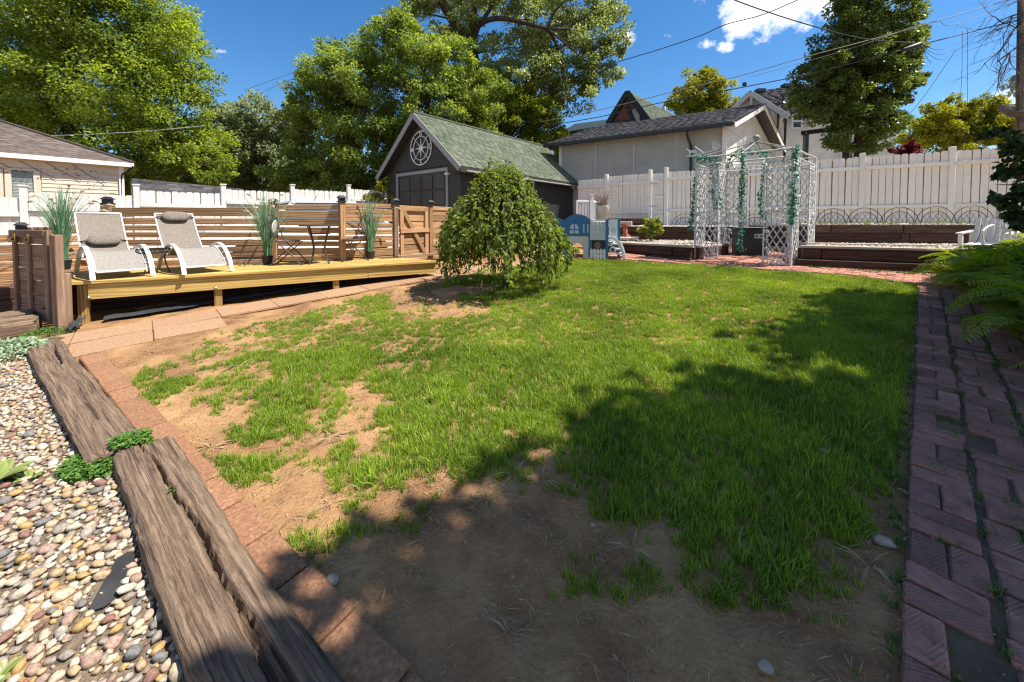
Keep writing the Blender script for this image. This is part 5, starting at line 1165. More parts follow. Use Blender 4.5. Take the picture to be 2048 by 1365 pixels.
# ================================================================== GAZEBO
gzb = .575; FLp, FRp = zt(PV_(1392, 8.42), 0), zt(PV_(1584, 7.27), 0); GD = Vector((1.24, 1.07, 0)); BRg, BLg = FRp + GD, FLp + GD
gzo = thing('gazebo', 'white wrought iron lattice gazebo with open pyramid roof frame and ball finial', 'gazebo', zt((FLp + BRg) / 2, gzb))
HT = 2.02; PW = .44
def lattice_mesh():
    m_ = MB(); w_, h_ = PW, HT; split = .98
    for z in (.0, split, split + .03, h_ - .05, h_): m_.bar((0, 0, z), (w_, 0, z), .016, .018)
    for x in (0, w_): m_.bar((x, 0, -.03), (x, 0, h_), .024, .024, (0, 1, 0))
    for x in (.05, w_ - .05): m_.bar((x, 0, .05), (x, 0, h_ - .05), .007, .007, (0, 1, 0))
    def clip(z0, z1, step):
        x0, x1 = .05, w_ - .05; k = -6
        for sg in (1, -1):
            for i in range(-14, 26):
                # line x = x0 + t, z = zc + sg*1.75 t
                zc = z0 + i * step; t0, t1 = 0, x1 - x0
                zA, zB = zc, zc + sg * 1.75 * t1; lo, hi = (zA, zB) if zA < zB else (zB, zA)
                if hi <= z0 or lo >= z1: continue
                def cl(z): return min(max(z, z0), z1)
                ta = (cl(zA) - zc) / (sg * 1.75); tb2 = (cl(zB) - zc) / (sg * 1.75)
                if abs(tb2 - ta) > .02: m_.bar((x0 + ta, .004 * sg, cl(zA)), (x0 + tb2, .004 * sg, cl(zB)), .018, .010, (0, 1, 0))
    clip(.06, split - .22, .205); clip(split + .08, h_ - .13, .205)
    # half-round grille under the split
    for r_ in (.10, .16): m_.tube([(w_ / 2 + r_ * math.cos(a), 0, split - .19 + r_ * math.sin(a)) for a in np.linspace(0, math.pi, 12)], .006, 4)
    for a in np.linspace(.3, 2.84, 6): m_.tube([(w_ / 2 + .1 * math.cos(a), 0, split - .19 + .1 * math.sin(a)), (w_ / 2 + .16 * math.cos(a), 0, split - .19 + .16 * math.sin(a))], .005, 4)
    rings = []
    for x in (.03, w_ - .03):
        for z in np.arange(.12, h_ - .05, .17): rings.append((x + (.018 if x < .1 else -.018), z, .026))
    for x in np.linspace(.1, w_ - .1, 4):
        for z in (.035, split + .055, h_ - .09): rings.append((x, z, .03))
    for x, z, r_ in rings: m_.tube([(x + r_ * math.cos(a), 0, z + r_ * math.sin(a)) for a in np.linspace(0, 6.283, 9, endpoint=False)], .011, 4, True)
    for x, sg in ((.05, 1), (w_ - .05, -1)):
        for z in np.arange(.2, h_ - .1, .34): m_.tube([(x, 0, z), (x + sg * .035, 0, z + .03), (x + sg * .05, 0, z + .08), (x + sg * .02, 0, z + .1)], .011, 4)
    return mb_mesh(m_, 'lattice_panel', wrought_white)
lat = lattice_mesh()
def panel(p, d):
    x = Vector(d).normalized(); y = Vector((-x.y, x.x, 0))
    mw = Matrix(((x.x, y.x, 0, p.x), (x.y, y.y, 0, p.y), (0, 0, 1, gzb), (0, 0, 0, 1))); link('lattice_panel', lat, wrought_white, gzo, mw)
gx, gy = (FRp - FLp).normalized(), GD.normalized()
for p, sx, sy in ((FLp, 1, 1), (FRp, -1, 1), (BRg, -1, -1), (BLg, 1, -1)): panel(p, gx * sx); panel(p, gy * sy)
gtop = gzb + HT + .16
for p in (FLp, FRp, BRg, BLg): MB().tube([zt(p, gzb - .03), zt(p, gtop)], .026, 8).build('corner_post', wrought_white, gzo)
for a, b in ((FLp, FRp), (FRp, BRg), (BRg, BLg), (BLg, FLp)):
    for z in (gtop, gtop - .15): MB().tube([zt(a, z), zt(b, z)], .014, 6).build('top_rail', wrought_white, gzo)
ap = zt((FLp + BRg) / 2, 3.10)
for p in (FLp, FRp, BRg, BLg):
    MB().tube([zt(p, gtop), ap], .013, 6).build('roof_rib', grey_iron, gzo)
for a, b in ((FLp, FRp), (FRp, BRg), (BRg, BLg), (BLg, FLp)):
    q = zt((a + b) / 2, gtop); MB().tube([q, ap], .011, 6).build('roof_rib', grey_iron, gzo)
MB().lathe(ap - up * .03, [(0, -.02), (.07, -.01), (.07, .015), (.03, .04), (.035, .055), (.062, .085), (.07, .115), (.055, .15), (.02, .172), (0, .175)], 16).build('finial', grey_iron, gzo, True)
# weather vane on its left corner
wv = thing('weathervane', 'white weathervane with a horse and fan tail resting on the gazebo corner', 'weathervane', zt(FLp, gtop))
va = zt(FLp, gtop + .05); vd = Vector((.93, -.36, 0)).normalized()
def vq(x, z): return va + vd * x + up * z
MB().bar(vq(-.20, .0), vq(.1, .02), .03, .028).build('base_bar', white_metal, wv)
MB().tube([vq(.0, .02), vq(.36, .10)], .012, 6).build('tail_rod', white_metal, wv); MB().tube([vq(-.04, .20), vq(.12, .06)], .010, 6).build('arrow_rod', white_metal, wv)
hs_ = [(-.22, .16), (-.20, .175), (-.17, .15), (-.12, .12), (-.03, .12), (-.005, .10), (-.0, .02), (-.03, .02), (-.035, .075), (-.12, .07), (-.125, .02), (-.155, .02), (-.155, .09), (-.18, .13), (-.21, .135)]
MB().prism([vq(x, z) for x, z in hs_], Vector((vd.y, -vd.x, 0)) * .02).build('horse', white_metal, wv)
m_ = MB()
for k in range(6): a = R(25 + k * 16); m_.bar(vq(.32, .07), vq(.32, .07) + vd * (.20 * math.cos(a) * .8) + up * .24 * math.sin(a), .014, .032, Vector((vd.y, -vd.x, 0)))
m_.build('fan_tail', white_metal, wv)
# black cabinet
cb = zt(PV_(1500, 8.85), gzb); cab_ = thing('cabinet', 'black metal cabinet with silver knob plate standing inside the gazebo', 'cabinet', cb)
cf = Vector((.985, -.17, 0)); cfr = frame(cf); cnn = Vector((cf.y, -cf.x, 0))
def bx(name, par, dx, dy, dz_, sx, sy, sz, mat, bev=.006):
    return link(name, box_mesh(sx, sy, sz, bev, mat), mat, par, Matrix.Translation(cb + cf * dx - cnn * dy + up * dz_) @ cfr.to_4x4())
bx('body', cab_, 0, 0, .33, .56, .46, .64, black_metal); bx('lid', cab_, -.03, 0, .68, .72, .52, .035, black_metal)
bx('door', cab_, .02, -.235, .30, .48, .02, .52, plain('dark charcoal panel', (.03, .028, .028), .55)); pl2 = bx('control_plate', cab_, .1, -.25, .5, .19, .012, .10, steel, .003)
for dx in (.05, .15): MB().lathe(cb + cf * dx + cnn * .25 + up * .5, [(0, .04), (.02, .04), (.024, .0), (0, 0)], 10, frame(cnn) @ Matrix.Rotation(R(90), 3, 'Y')).build('knob', black_plastic, pl2)
# garlands
ivy_m = leafmat('teal imitation ivy leaf', (.02, .12, .075), (.14, .33, .24), .2, .45)
def garland(label, pts, r_=.045, dens=230):
    pts = catmull(pts, 6); p0 = pts[0]; t = thing('ivy_garland', label, 'garland', p0, 'imitation ivy garlands on the gazebo')
    MB().tube(pts, .006, 5).build('vine', ivy_m, t)
    Ls_ = sum((pts[i + 1] - pts[i]).length for i in range(len(pts) - 1)); n = int(dens * Ls_); a = np.array([tuple(p) for p in pts])
    k = RNG.integers(0, len(a) - 1, n); f = RNG.random((n, 1)); c = a[k] * (1 - f) + a[k + 1] * f + RNG.normal(0, r_ * .55, (n, 3)); ax = RNG.normal(0, 1, (n, 3)); ax[:, 2] -= .6; nr = RNG.normal(0, 1, (n, 3)) + np.array([-.2, -1, .5])
    v, q, tt = leaves(c, ax, nr, RNG.uniform(.035, .06, n), RNG.uniform(.03, .05, n), RNG.random(n)); ob = link('leaves', np_mesh('leaves', v - np.array(tuple(p0)), q, tt), ivy_m, t, Matrix.Translation(p0)); setp(ob, kind='stuff')
GV = lambda px, py, Y: V(px, py, Y)
garland('ivy garland looped over the front left gazebo corner beside the weathervane', [GV(1395, 318, 8.35), GV(1412, 316, 8.3), GV(1422, 320, 8.25), GV(1425, 355, 8.25), GV(1427, 390, 8.2), GV(1433, 417, 8.2), GV(1438, 398, 8.2), GV(1435, 350, 8.2), GV(1431, 318, 8.2)], .05)
garland('thin ivy garland hanging down the outer left edge of the gazebo', [GV(1394, 325, 8.5), GV(1392, 350, 8.5), GV(1387, 390, 8.5), GV(1385, 430, 8.5), GV(1381, 458, 8.5)], .04)
garland('ivy garland swagged along the gazebo roof rail', [GV(1458, 336, 8.2), GV(1460, 315, 8.15), GV(1474, 307, 8.1), GV(1492, 304, 8.0), GV(1512, 304, 7.9), GV(1533, 304, 7.75)], .05)
garland('longest ivy garland hanging straight down in front of the black cabinet', [GV(1486, 312, 7.85), GV(1485, 345, 7.85), GV(1483, 390, 7.85), GV(1482, 440, 7.85), GV(1481, 502, 7.85)], .05)
garland('ivy garland hanging beside the front right lattice panel', [GV(1533, 306, 7.7), GV(1529, 345, 7.7), GV(1523, 385, 7.7), GV(1521, 415, 7.7), GV(1528, 436, 7.7)], .045)
garland('broad ivy garland covering the front right corner post', [GV(1592, 296, 7.18), GV(1591, 330, 7.18), GV(1588, 380, 7.18), GV(1586, 420, 7.18), GV(1585, 449, 7.18)], .055, 300)

# ================================================================== PLAY SET
O_ = G(1131, 516); ex = (G(1240, 519) - O_); ex.z = 0; ex.normalize(); ey = Vector((-ex.y, ex.x, 0)); zb_ = gz(O_.x, O_.y)
ps = thing('play_set', 'blue and white plastic toddler climber with arch and steps at the lawn edge', 'play set', zt(O_, zb_))
blue = plain('faded blue plastic', (.035, .15, .29), .45); greyp = plain('pale grey plastic', (.56, .55, .53), .5); whitep = plain('white plastic', (.74, .73, .71), .5)
def pq(x, z, y=0): return zt(O_, zb_) + ex * x + ey * y + up * z
def arch(x0, x1, z1, n=8): 
    c, r_ = (x0 + x1) / 2, (x1 - x0) / 2; return [(c + r_ * math.cos(a), z1 - r_ + r_ * math.sin(a)) for a in np.linspace(0, math.pi, n)]
def ppanel(name, poly, y, mat, th_=.035): return MB().prism([pq(x, z, y) for x, z in poly], ey * th_).build(name, mat, ps)
a_ = arch(.14, .40, .34); ppanel('lower_panel', [(0, 0), (.14, 0)] + [(x, z) for x, z in reversed(a_)] + [(.40, 0), (.54, 0), (.54, .5), (0, .5)], 0, greyp)
up_ = ppanel('upper_panel', [(-.02, .5), (.56, .5), (.56, .88), (.45, .96), (.27, 1.0), (.1, .96), (-.02, .88)], -.01, blue)
sky_hole = plain('pale window opening', (.45, .52, .58), .6)
wn_m = ppanel('arch_window', [(.10, .56)] + list(reversed(arch(.10, .30, .78))) + [(.30, .56)], -.016, sky_hole, .004)
m_ = MB(); m_.bar(pq(.2, .56, -.02), pq(.2, .78, -.02), .01, .018, ex); m_.bar(pq(.1, .65, -.02), pq(.3, .65, -.02), .01, .018); m_.build('window_bar', blue, ps)
for x in (.40, .49): ppanel('slot_window', [(x, .58), (x + .03, .58), (x + .03, .77), (x, .77)], -.016, sky_hole, .004)
ppanel('lower_side_panel', [(-.36, 0), (-.30, 0)] + list(reversed(arch(-.30, -.1, .26))) + [(-.1, 0), (-.03, 0), (-.03, .5), (-.36, .5)], .03, greyp)
ppanel('roof_panel', [(-.36, .5), (-.03, .5), (-.03, .84), (-.2, .92), (-.36, .84)], .05, blue)
a2 = arch(.66, .82, .72)
ppanel('front_panel', [(.56, .42), (.90, .42), (.90, .87), (.56, .87)], -.06, greyp)
ppanel('arch_window', [(.655, .5)] + list(reversed(arch(.655, .825, .74))) + [(.825, .5)], -.064, sky_hole, .004)
m_ = MB(); m_.bar(pq(.74, .5, -.07), pq(.74, .74, -.07), .01, .018, ex); m_.bar(pq(.655, .6, -.07), pq(.825, .6, -.07), .01, .016)
for k in range(6): m_.tube([pq(.60 + .045 * k, .84, -.07), pq(.64 + .03 * k + .05 * (-1) ** k, .70, -.075)], .007, 5)
m_.tube([pq(.74 + .14 * math.cos(a), .83, -.10 + .06 * math.sin(a)) for a in np.linspace(0, 6.28, 16, endpoint=False)], .009, 5, True); m_.build('hoop_net', whitep, ps)
ppanel('dark_back_panel', [(.56, 0), (.92, 0), (.92, .44), (.56, .44)], .22, plain('dark blue plastic', (.03, .07, .12), .5))
MB().lathe(pq(.70, .29, .2), [(0, 0), (.075, 0), (.075, .02), (0, .02)], 18, frame(ey) @ Matrix.Rotation(R(90), 3, 'Y')).build('round_opening', plain('tan opening', (.42, .28, .18), .8), ps)
m_ = MB()
for k in range(5): x = .57 + .07 * k; m_.prism([pq(x, 0, -.08), pq(x + .05, 0, -.08), pq(x + .05, .20, -.08), pq(x + .025, .235, -.08), pq(x, .20, -.08)], ey * .03)
m_.bar(pq(.56, .07, -.05), pq(.92, .07, -.05), .03, .05); m_.bar(pq(.56, .16, -.05), pq(.92, .16, -.05), .03, .05); m_.build('picket_panel', whitep, ps)
for x, y, h_ in ((.93, -.06, .88), (1.17, .18, .90), (-.03, .0, .86), (.55, .02, .5)): MB().bar(pq(x, 0, y), pq(x, h_, y), .055, .055, ex).build('corner_tower', blue, ps)
ppanel('rear_panel', [(.96, .42), (1.14, .42), (1.14, .88), (.96, .88)], .14, whitep); ppanel('arch_window', [(1.0, .5)] + list(reversed(arch(1.0, 1.11, .68))) + [(1.11, .5)], .134, sky_hole, .004)
MB().prism([pq(.0, .47, .04), pq(1.1, .47, .04), pq(1.1, .47, .6), pq(.0, .47, .6)], up * .03).build('platform', greyp, ps)
for y in (-.02, .30):
    pts = [pq(1.0, .46, y), pq(1.08, .48, y), pq(1.17, .42, y), pq(1.24, .32, y), pq(1.29, .18, y), pq(1.33, .0, y)]
    m_ = MB(); P = catmull(pts, 4); n = len(P)
    for p in P: m_.v += [tuple(p), tuple(p + ey * .04), tuple(p + ey * .04 - ex * .06 - up * .03), tuple(p - ex * .06 - up * .03)]
    m_.f = [(i * 4 + k, i * 4 + (k + 1) % 4, (i + 1) * 4 + (k + 1) % 4, (i + 1) * 4 + k) for i in range(n - 1) for k in range(4)] + [(3, 2, 1, 0), tuple((n - 1) * 4 + k for k in range(4))]; m_.build('step_side', whitep, ps)
    m_ = MB()
    for zc, xc in ((.36, 1.0), (.2, 1.05)): m_.tube([pq(xc + .06 * math.cos(a), zc + .06 * math.sin(a), y - .01) for a in np.linspace(0, 6.28, 12, endpoint=False)], .014, 5, True)
    m_.build('grip_ring', whitep, ps)
for k, (x, z) in enumerate(((1.22, .10), (1.17, .2), (1.10, .31))): MB().prism([pq(x - .1, z, .0), pq(x + .06, z, .0), pq(x + .06, z, .32), pq(x - .1, z, .32)], up * .035).build('step', whitep, ps)

# ================================================================== ON AND AROUND THE BEDS
concrete = nmat('weathered grey planter', [(.3, (.30, .28, .25)), (.6, (.43, .41, .37)), (.8, (.50, .47, .42))], (1, 1, 1), 7, .9, .4, 60, 6)
pc = zt(PV_(1205, 12.0), 1.0); zpot = 1.38 + 9 / 780 * 12.0; pc.z = zpot - .02
bp2 = thing('planter', 'large pale grey planter full of dead branching stems beside white railing', 'planter', pc)
MB().lathe(pc, [(0, 0), (.165, 0), (.205, .36), (.21, .385), (.19, .385), (.185, .33), (0, .33)], 24).build('pot', concrete, bp2, True)
deadm = nmat('dead dry stems', [(.3, (.14, .085, .055)), (.7, (.30, .21, .15))], (1, 1, 1), 12, .9)
rd = random.Random(3); m_ = MB()
for k in range(60):
    a = rd.uniform(0, 6.28); ln = rd.uniform(.35, .72); sp = rd.uniform(.1, .55); b0 = pc + up * .3 + Vector((math.cos(a), math.sin(a), 0)) * rd.uniform(0, .14)
    P = bez(b0, b0 + up * ln * .9 + Vector((math.cos(a), math.sin(a), 0)) * sp * .2, b0 + Vector((math.cos(a), math.sin(a), 0)) * sp * .9 + up * ln * rd.uniform(.25, .95), 6); m_.tube(P, [.006 - .0007 * i for i in range(7)], 4)
    for _ in range(3):
        q = P[rd.randint(2, 6)]; m_.tube([q, q + Vector((rd.uniform(-.12, .12), rd.uniform(-.12, .12), rd.uniform(-.12, .12)))], .003, 3)
setp(m_.build('dead_stems', deadm, bp2), kind='stuff')
p2 = zt(PV_(1153, 11.6), 1.15); sp2 = thing('planter', 'small dark brown planter with a wilted stem by the garage wall', 'planter', p2); ppz = 1.38 + 15 / 780 * 11.6 - .28; p2.z = ppz
sp2.location = p2; W[sp2] = Matrix.Translation(p2)
MB().lathe(p2, [(0, 0), (.10, 0), (.165, .26), (.175, .30), (.15, .30), (.13, .24), (0, .24)], 20).build('pot', plain('dark brown glaze', (.05, .028, .024), .4), sp2, True)
m_ = MB()
for k in range(14):
    a = rd.uniform(0, 6.28); b0 = p2 + up * .24; m_.tube(bez(b0, b0 + up * .3, b0 + up * rd.uniform(.1, .45) + Vector((math.cos(a), math.sin(a), 0)) * rd.uniform(.05, .2), 5), .005, 4)
m_.build('wilted_stems', plain('wilted stems', (.10, .05, .045), .9), sp2)
rl_ = thing('railing', 'short white baluster railing beside the large grey planter', 'railing', zt(PV_(1175, 11.7), 1.3)); ra0, ra1, ra2 = PV_(1154, 11.5), PV_(1183, 11.6), PV_(1197, 12.1); zr0 = 1.36
for a, b in ((ra0, ra1), (ra1, ra2)):
    for z in (zr0 + .64, zr0 + .08): beam('rail', rl_, zt(a, z), zt(b, z), .05, .06, white_metal)
    for k in range(1, 5): q = a.lerp(b, k / 5); post('baluster', rl_, zt(q, zr0 + .08), .56, .03, white_metal)
post('post', rl_, zt(ra1, zr0 - .3), 1.12, .10, white_metal); MB().box(zt(ra1, zr0 + .84), (.13, .13, .03)).build('post_cap', white_metal, rl_)
for q in (ra0, ra2): post('post', rl_, zt(q, zr0 - .3), .95, .06, white_metal)
# red pedestal on its slab
pd_ = PV_(1251, 10.9); zz = 1.38 - 29 / 780 * 10.9
terra = nmat('terracotta red pedestal', [(.3, (.24, .075, .045)), (.7, (.38, .14, .09))], (1, 1, 1), 8, .85, .3, 50)
sb = thing('stone_slab', 'flat tan stone slab under the red pedestal', 'stone slab', zt(pd_, zz - .06)); beam('slab', sb, zt(PV_(1233, 10.8), zz - .03), zt(PV_(1278, 10.6), zz - .03), .45, .06, cap_m, .015)
pdt = thing('pedestal', 'short terracotta red pedestal standing on a stone slab in the left bed', 'pedestal', zt(pd_, zz))
m_ = MB(); c = zt(pd_, zz); 
for z0, z1, w_ in ((0, .05, .20), (.05, .08, .155), (.08, .27, .10), (.27, .30, .15), (.30, .37, .19)): m_.box(c + up * (z0 + z1) / 2, (w_, w_, z1 - z0 - .002), frame(AX))
m_.build('column', terra, pdt)
# arched wire edging
def hoop(px, Y, wd2__, label, zb2, dirv):
    c = zt(PV_(px, Y), zb2); t = thing('wire_edging', label, 'garden edging', c, 'arched wire edging along the terrace'); d = dirv
    for r_, name in ((wd2__ / 2, 'outer_arch'), (wd2__ / 2 * .74, 'inner_arch')):
        P = [c + d * r_ * math.cos(a) + up * (.02 + r_ * .98 * math.sin(a)) for a in np.linspace(0, math.pi, 18)]; MB().tube([P[0] - up * .12] + P + [P[-1] - up * .12], .0075, 5).build(name, black_metal, t)
    m_ = MB(); r_ = wd2__ / 2 * .74
    for sg in (1, -1):
        for i in range(-4, 5):
            x0 = i * r_ * .4; pts = []
            for z in np.linspace(0, r_, 14):
                x = x0 + sg * z * .62
                if x * x + z * z < r_ * r_: pts.append(c + d * x + up * (.02 + z * .98))
            if len(pts) > 1: m_.tube([pts[0], pts[-1]], .004, 4)
    m_.build('lattice', black_metal, t)
EL = 'black arched wire edging panel on the right terrace before the white fence'
hd = (UR1 - UR0).normalized()
for px, Y, lab in ((1667, 8.95, 'leftmost'), (1731, 8.9, 'second from gazebo of'), (1801, 8.85, 'middle one of'), (1873, 8.8, 'fourth from gazebo of'), (1948, 8.75, 'rightmost, beside the white bench, of')):
    hoop(px, Y, 64 / 780 * Y * (1 + (px - 1667) / 1500), f'{lab} {"of " if lab == "leftmost" else ""}the black wire arches on the right terrace', zR - .02, hd)
hd2 = (UL1 - UL0).normalized()
for px, Y, lab in ((1371, 11.4, 'black wire arch left of the gazebo on the upper terrace'), (1438, 11.2, 'black wire arch seen through the left half of the gazebo'), (1511, 11.0, 'black wire arch seen through the middle of the gazebo')):
    hoop(px, Y, 50 / 780 * Y, lab, zL - .02, hd2)
# white slatted chair and white iron bench behind the ferns
cz = .55; cc2 = zt(PV_(1990, 7.2), cz + .05); chx = thing('garden_chair', 'white slatted garden chair half hidden by ferns beside the iron bench', 'chair', cc2)
cdx, cdy = Vector((.35, -.94, 0)), Vector((.94, .35, 0))
for k in range(6):
    o = cc2 + cdx * (.09 * (k - 2.5)); P = catmull([o + up * .36 - cdy * .30, o + up * .40 - cdy * .1, o + up * .55 + cdy * .02, o + up * .86 + cdy * .1], 4)
    m_ = MB()
    for i in range(len(P) - 1): m_.bar(P[i], P[i + 1], .07, .018, cdy)
    m_.build('slat', white_wood, chx)
for sx in (-1, 1):
    o = cc2 + cdx * .29 * sx
    MB().bar(o + cdy * .05, o + up * .62 + cdy * .05, .04, .06, cdx).build('leg', white_wood, chx); MB().bar(o - cdy * .35, o + up * .55 - cdy * .35, .04, .06, cdx).build('leg', white_wood, chx); MB().bar(o + up * .57 - cdy * .42, o + up * .62 + cdy * .12, .09, .025, up).build('arm', white_wood, chx)
bn = thing('bench', 'white ornate iron bench behind the ferns at the right edge', 'bench', zt(PV_(2040, 6.25), cz))
b0_, b1_ = PV_(2000, 6.55), PV_(2110, 6.0); bd = (b1_ - b0_).normalized()
def bq(t, z, o=0): return zt(b0_.lerp(b1_, t), cz + z) + Vector((bd.y, -bd.x, 0)) * o
for t_ in (0, 1): 
    MB().tube(catmull([bq(t_, 0), bq(t_, .45), bq(t_, .85), bq(t_, 1.0)], 4), .022, 6).build('leg', wrought_white, bn); MB().lathe(bq(t_, 1.0), [(.03, 0), (.04, .03), (.015, .06), (.03, .09), (0, .12)], 10).build('finial', wrought_white, bn); MB().tube([bq(t_, 0, .4), bq(t_, .5, .4)], .02, 6).build('leg', wrought_white, bn); MB().tube(catmull([bq(t_, .75), bq(t_, .78, .2), bq(t_, .68, .42), bq(t_, .5, .4)], 4), .018, 6).build('arm', wrought_white, bn)
MB().tube(catmull([bq(0, .95), bq(.25, 1.05), bq(.5, 1.14), bq(.75, 1.05), bq(1, .95)], 5), .02, 6).build('top_rail', wrought_white, bn); MB().tube([bq(0, .5), bq(1, .5)], .018, 6).build('back_rail', wrought_white, bn)
for k in range(1, 9):
    t_ = k / 9; MB().tube([bq(t_, .5), bq(t_, 1.0 + .1 * math.sin(math.pi * t_))], [.014, .014], 6).build('spindle', wrought_white, bn)
    MB().lathe(bq(t_, .74), [(.012, -.07), (.03, -.02), (.03, .02), (.012, .07)], 8).build('spindle_knob', wrought_white, bn)
for k in range(7): MB().bar(bq(0, .48, .06 * k), bq(1, .48, .06 * k), .045, .014).build('seat_slat', wrought_white, bn)

# ================================================================== VEGETATION
bark = nmat('rough grey bark', [(.3, (.045, .035, .028)), (.55, (.12, .095, .075)), (.8, (.22, .18, .15))], (8, 8, 1.2), 2.2, .95, .9, None, 7, bdist=.03)
bark_d = nmat('dark bark', [(.3, (.022, .016, .012)), (.7, (.085, .065, .05))], (8, 8, 1.2), 2.2, .95, .9, None, 7, bdist=.03)
def lobes_px(lst, Y): return [(V(px, py, Y + (o[0] if o else 0)), r / FPX * (Y + (o[0] if o else 0))) for px, py, r, *o in lst]
def crown_mesh(lobes, n, leaf, clumps=26, seed=1, flat=.9, droop=.25, wl=.62, cover=.33, upb=.5, core=.45):
    rg = np.random.default_rng(seed); tot = sum(r * r for _, r in lobes); C_, A_, N_, S_, T_ = [], [], [], [], []
    for c, r in lobes:
        m = max(40, int(n * r * r / tot)); k = max(5, int(clumps * (.6 + .4 * r)))
        d = unit(rg.normal(0, 1, (k, 3))); d[:, 2] = d[:, 2] * flat; cc = np.array(tuple(c)) + d * r * rg.uniform(core, 1.0, (k, 1))
        cr_ = r * rg.uniform(cover * .55, cover * 1.15, k); ct = rg.normal(.5, .14, k)
        i = rg.integers(0, k, m); q = unit(rg.normal(0, 1, (m, 3))); rad = rg.random((m, 1)) ** .45
        p = cc[i] + q * rad * cr_[i][:, None] * np.array([1.1, 1.1, .72])
        out = unit(p - np.array(tuple(c)))
        C_.append(p); A_.append(unit(q * .7 + out * .5 + rg.normal(0, .6, (m, 3)) - np.array([0, 0, droop])))
        N_.append(unit(q * .4 + out * .3 + np.array([0, 0, upb]) + rg.normal(0, .45, (m, 3)))); S_.append(leaf * rg.uniform(.6, 1.3, m)); T_.append(np.clip(ct[i] + rg.normal(0, .16, m), 0, 1))
    C_, A_, N_, S_, T_ = map(np.concatenate, (C_, A_, N_, S_, T_))
    return leaves(C_, A_, N_, S_, S_ * wl, T_)
def tree(name, label, lobes, n, leaf, mat, trunk, seed, bk=bark, cat='tree', group=None, limbs=True, **kw):
    base = trunk[0][0] if trunk else lobes[0][0] - Vector((0, 0, lobes[0][1])); b0 = Vector(tuple(base))
    t = thing(name, label, cat, b0, group)
    if trunk:
        m_ = MB()
        for pts in trunk:
            P = [Vector(p) for p in pts[:-2]]; r0, r1 = pts[-2], pts[-1]; P = catmull(P, 4) if len(P) > 2 else P; k = len(P)
            m_.tube(P, [r0 + (r1 - r0) * i / (k - 1) for i in range(k)], 8)
        if limbs:
            rr = random.Random(seed); src = [Vector(p) for pts in trunk for p in pts[1:-2]]
            for c, r in lobes:
                s_ = min(src, key=lambda q: (q - c).length + (0 if q.z < c.z else 3)); mid = s_.lerp(c, .5) + Vector((rr.uniform(-.3, .3), rr.uniform(-.3, .3), rr.uniform(-.1, .5))) * r * .5; rb = max(.02, min(.13, r * .045))
                m_.tube(bez(s_, mid, c, 6), [rb * (1 - .09 * i) for i in range(7)], 6)
                for _ in range(5):
                    e = c + Vector((rr.gauss(0, 1), rr.gauss(0, 1), rr.gauss(0, .7))).normalized() * r * .85; m_.tube(bez(c.lerp(mid, .3), c.lerp(e, .4) + Vector((0, 0, .15 * r)), e, 4), [rb * .45, rb * .36, rb * .28, rb * .18, rb * .08], 5)
        m_.build('trunk', bk, t, True)
    v, q, tt = crown_mesh(lobes, n, leaf, seed=seed, **kw); o = link('crown', np_mesh('crown', v - np.array(tuple(b0)), q, tt), mat, t, Matrix.Translation(b0))
    return t
lf_maple = leafmat('maple leaves', (.065, .108, .018), (.32, .40, .065), .55, .5, .3, .5)
lf_dark = leafmat('dense dark leaves', (.06, .105, .02), (.31, .385, .08), .55, .5, .3, .5)
lf_grey = leafmat('grey green leaves', (.10, .135, .06), (.32, .37, .18), .5, .5, .3)
lf_cotton = leafmat('glossy cottonwood leaves', (.08, .11, .03), (.32, .37, .12), .55, .35, .5, .5)
lf_bright = leafmat('bright yellow green leaves', (.08, .11, .012), (.29, .33, .04), .45, .5, .25)
lf_yellow = leafmat('new yellow leaves', (.10, .12, .01), (.34, .34, .03), .42, .5, .25)
lf_pear = leafmat('dark pear leaves', (.034, .06, .013), (.20, .26, .05), .45, .35, .5)
lf_red = leafmat('dark red leaves', (.05, .008, .010), (.20, .03, .035), .35, .5, .25)
def TV(px, py, Y): return V(px, py, Y)
def gnd(px, Y, z=.4): p = V(px, 400, Y); p.z = z; return p
# left maple
tree('maple_tree', 'huge leafy green maple rising behind the beige house at the left', lobes_px([(40, 60, 110), (150, 40, 120), (265, 75, 110), (350, 110, 78), (70, 180, 110), (190, 170, 120), (300, 190, 105), (385, 165, 52), (40, 300, 90, 1), (150, 290, 90, 1), (250, 290, 95), (345, 270, 85), (400, 290, 70, 1.5), (290, 350, 60, 1.5), (390, 340, 58, 1.5), (-80, 120, 160), (60, -90, 150), (230, -70, 120), (430, 330, 40), (330, 40, 60), (-90, 330, 120)], 17.5), 170000, .13, lf_maple,
     [(gnd(150, 19), TV(150, 300, 18.5), TV(145, 130, 18), TV(165, -60, 18), .32, .2), (TV(140, 260, 18.3), TV(100, 90, 17.6), TV(135, -10, 17.5), .2, .12)], 1, bk=bark_d, clumps=24)
tree('grey_green_tree', 'slender grey green tree in the gap left of the big dark thicket', lobes_px([(470, 250, 55), (530, 240, 55), (500, 300, 62), (565, 290, 55), (450, 330, 50), (540, 350, 60), (475, 380, 50), (590, 235, 35), (420, 250, 35), (600, 350, 50)], 23), 30000, .18, lf_grey, [(gnd(510, 24), TV(510, 330, 23.6), TV(500, 240, 23), .2, .08)], 2, clumps=22)
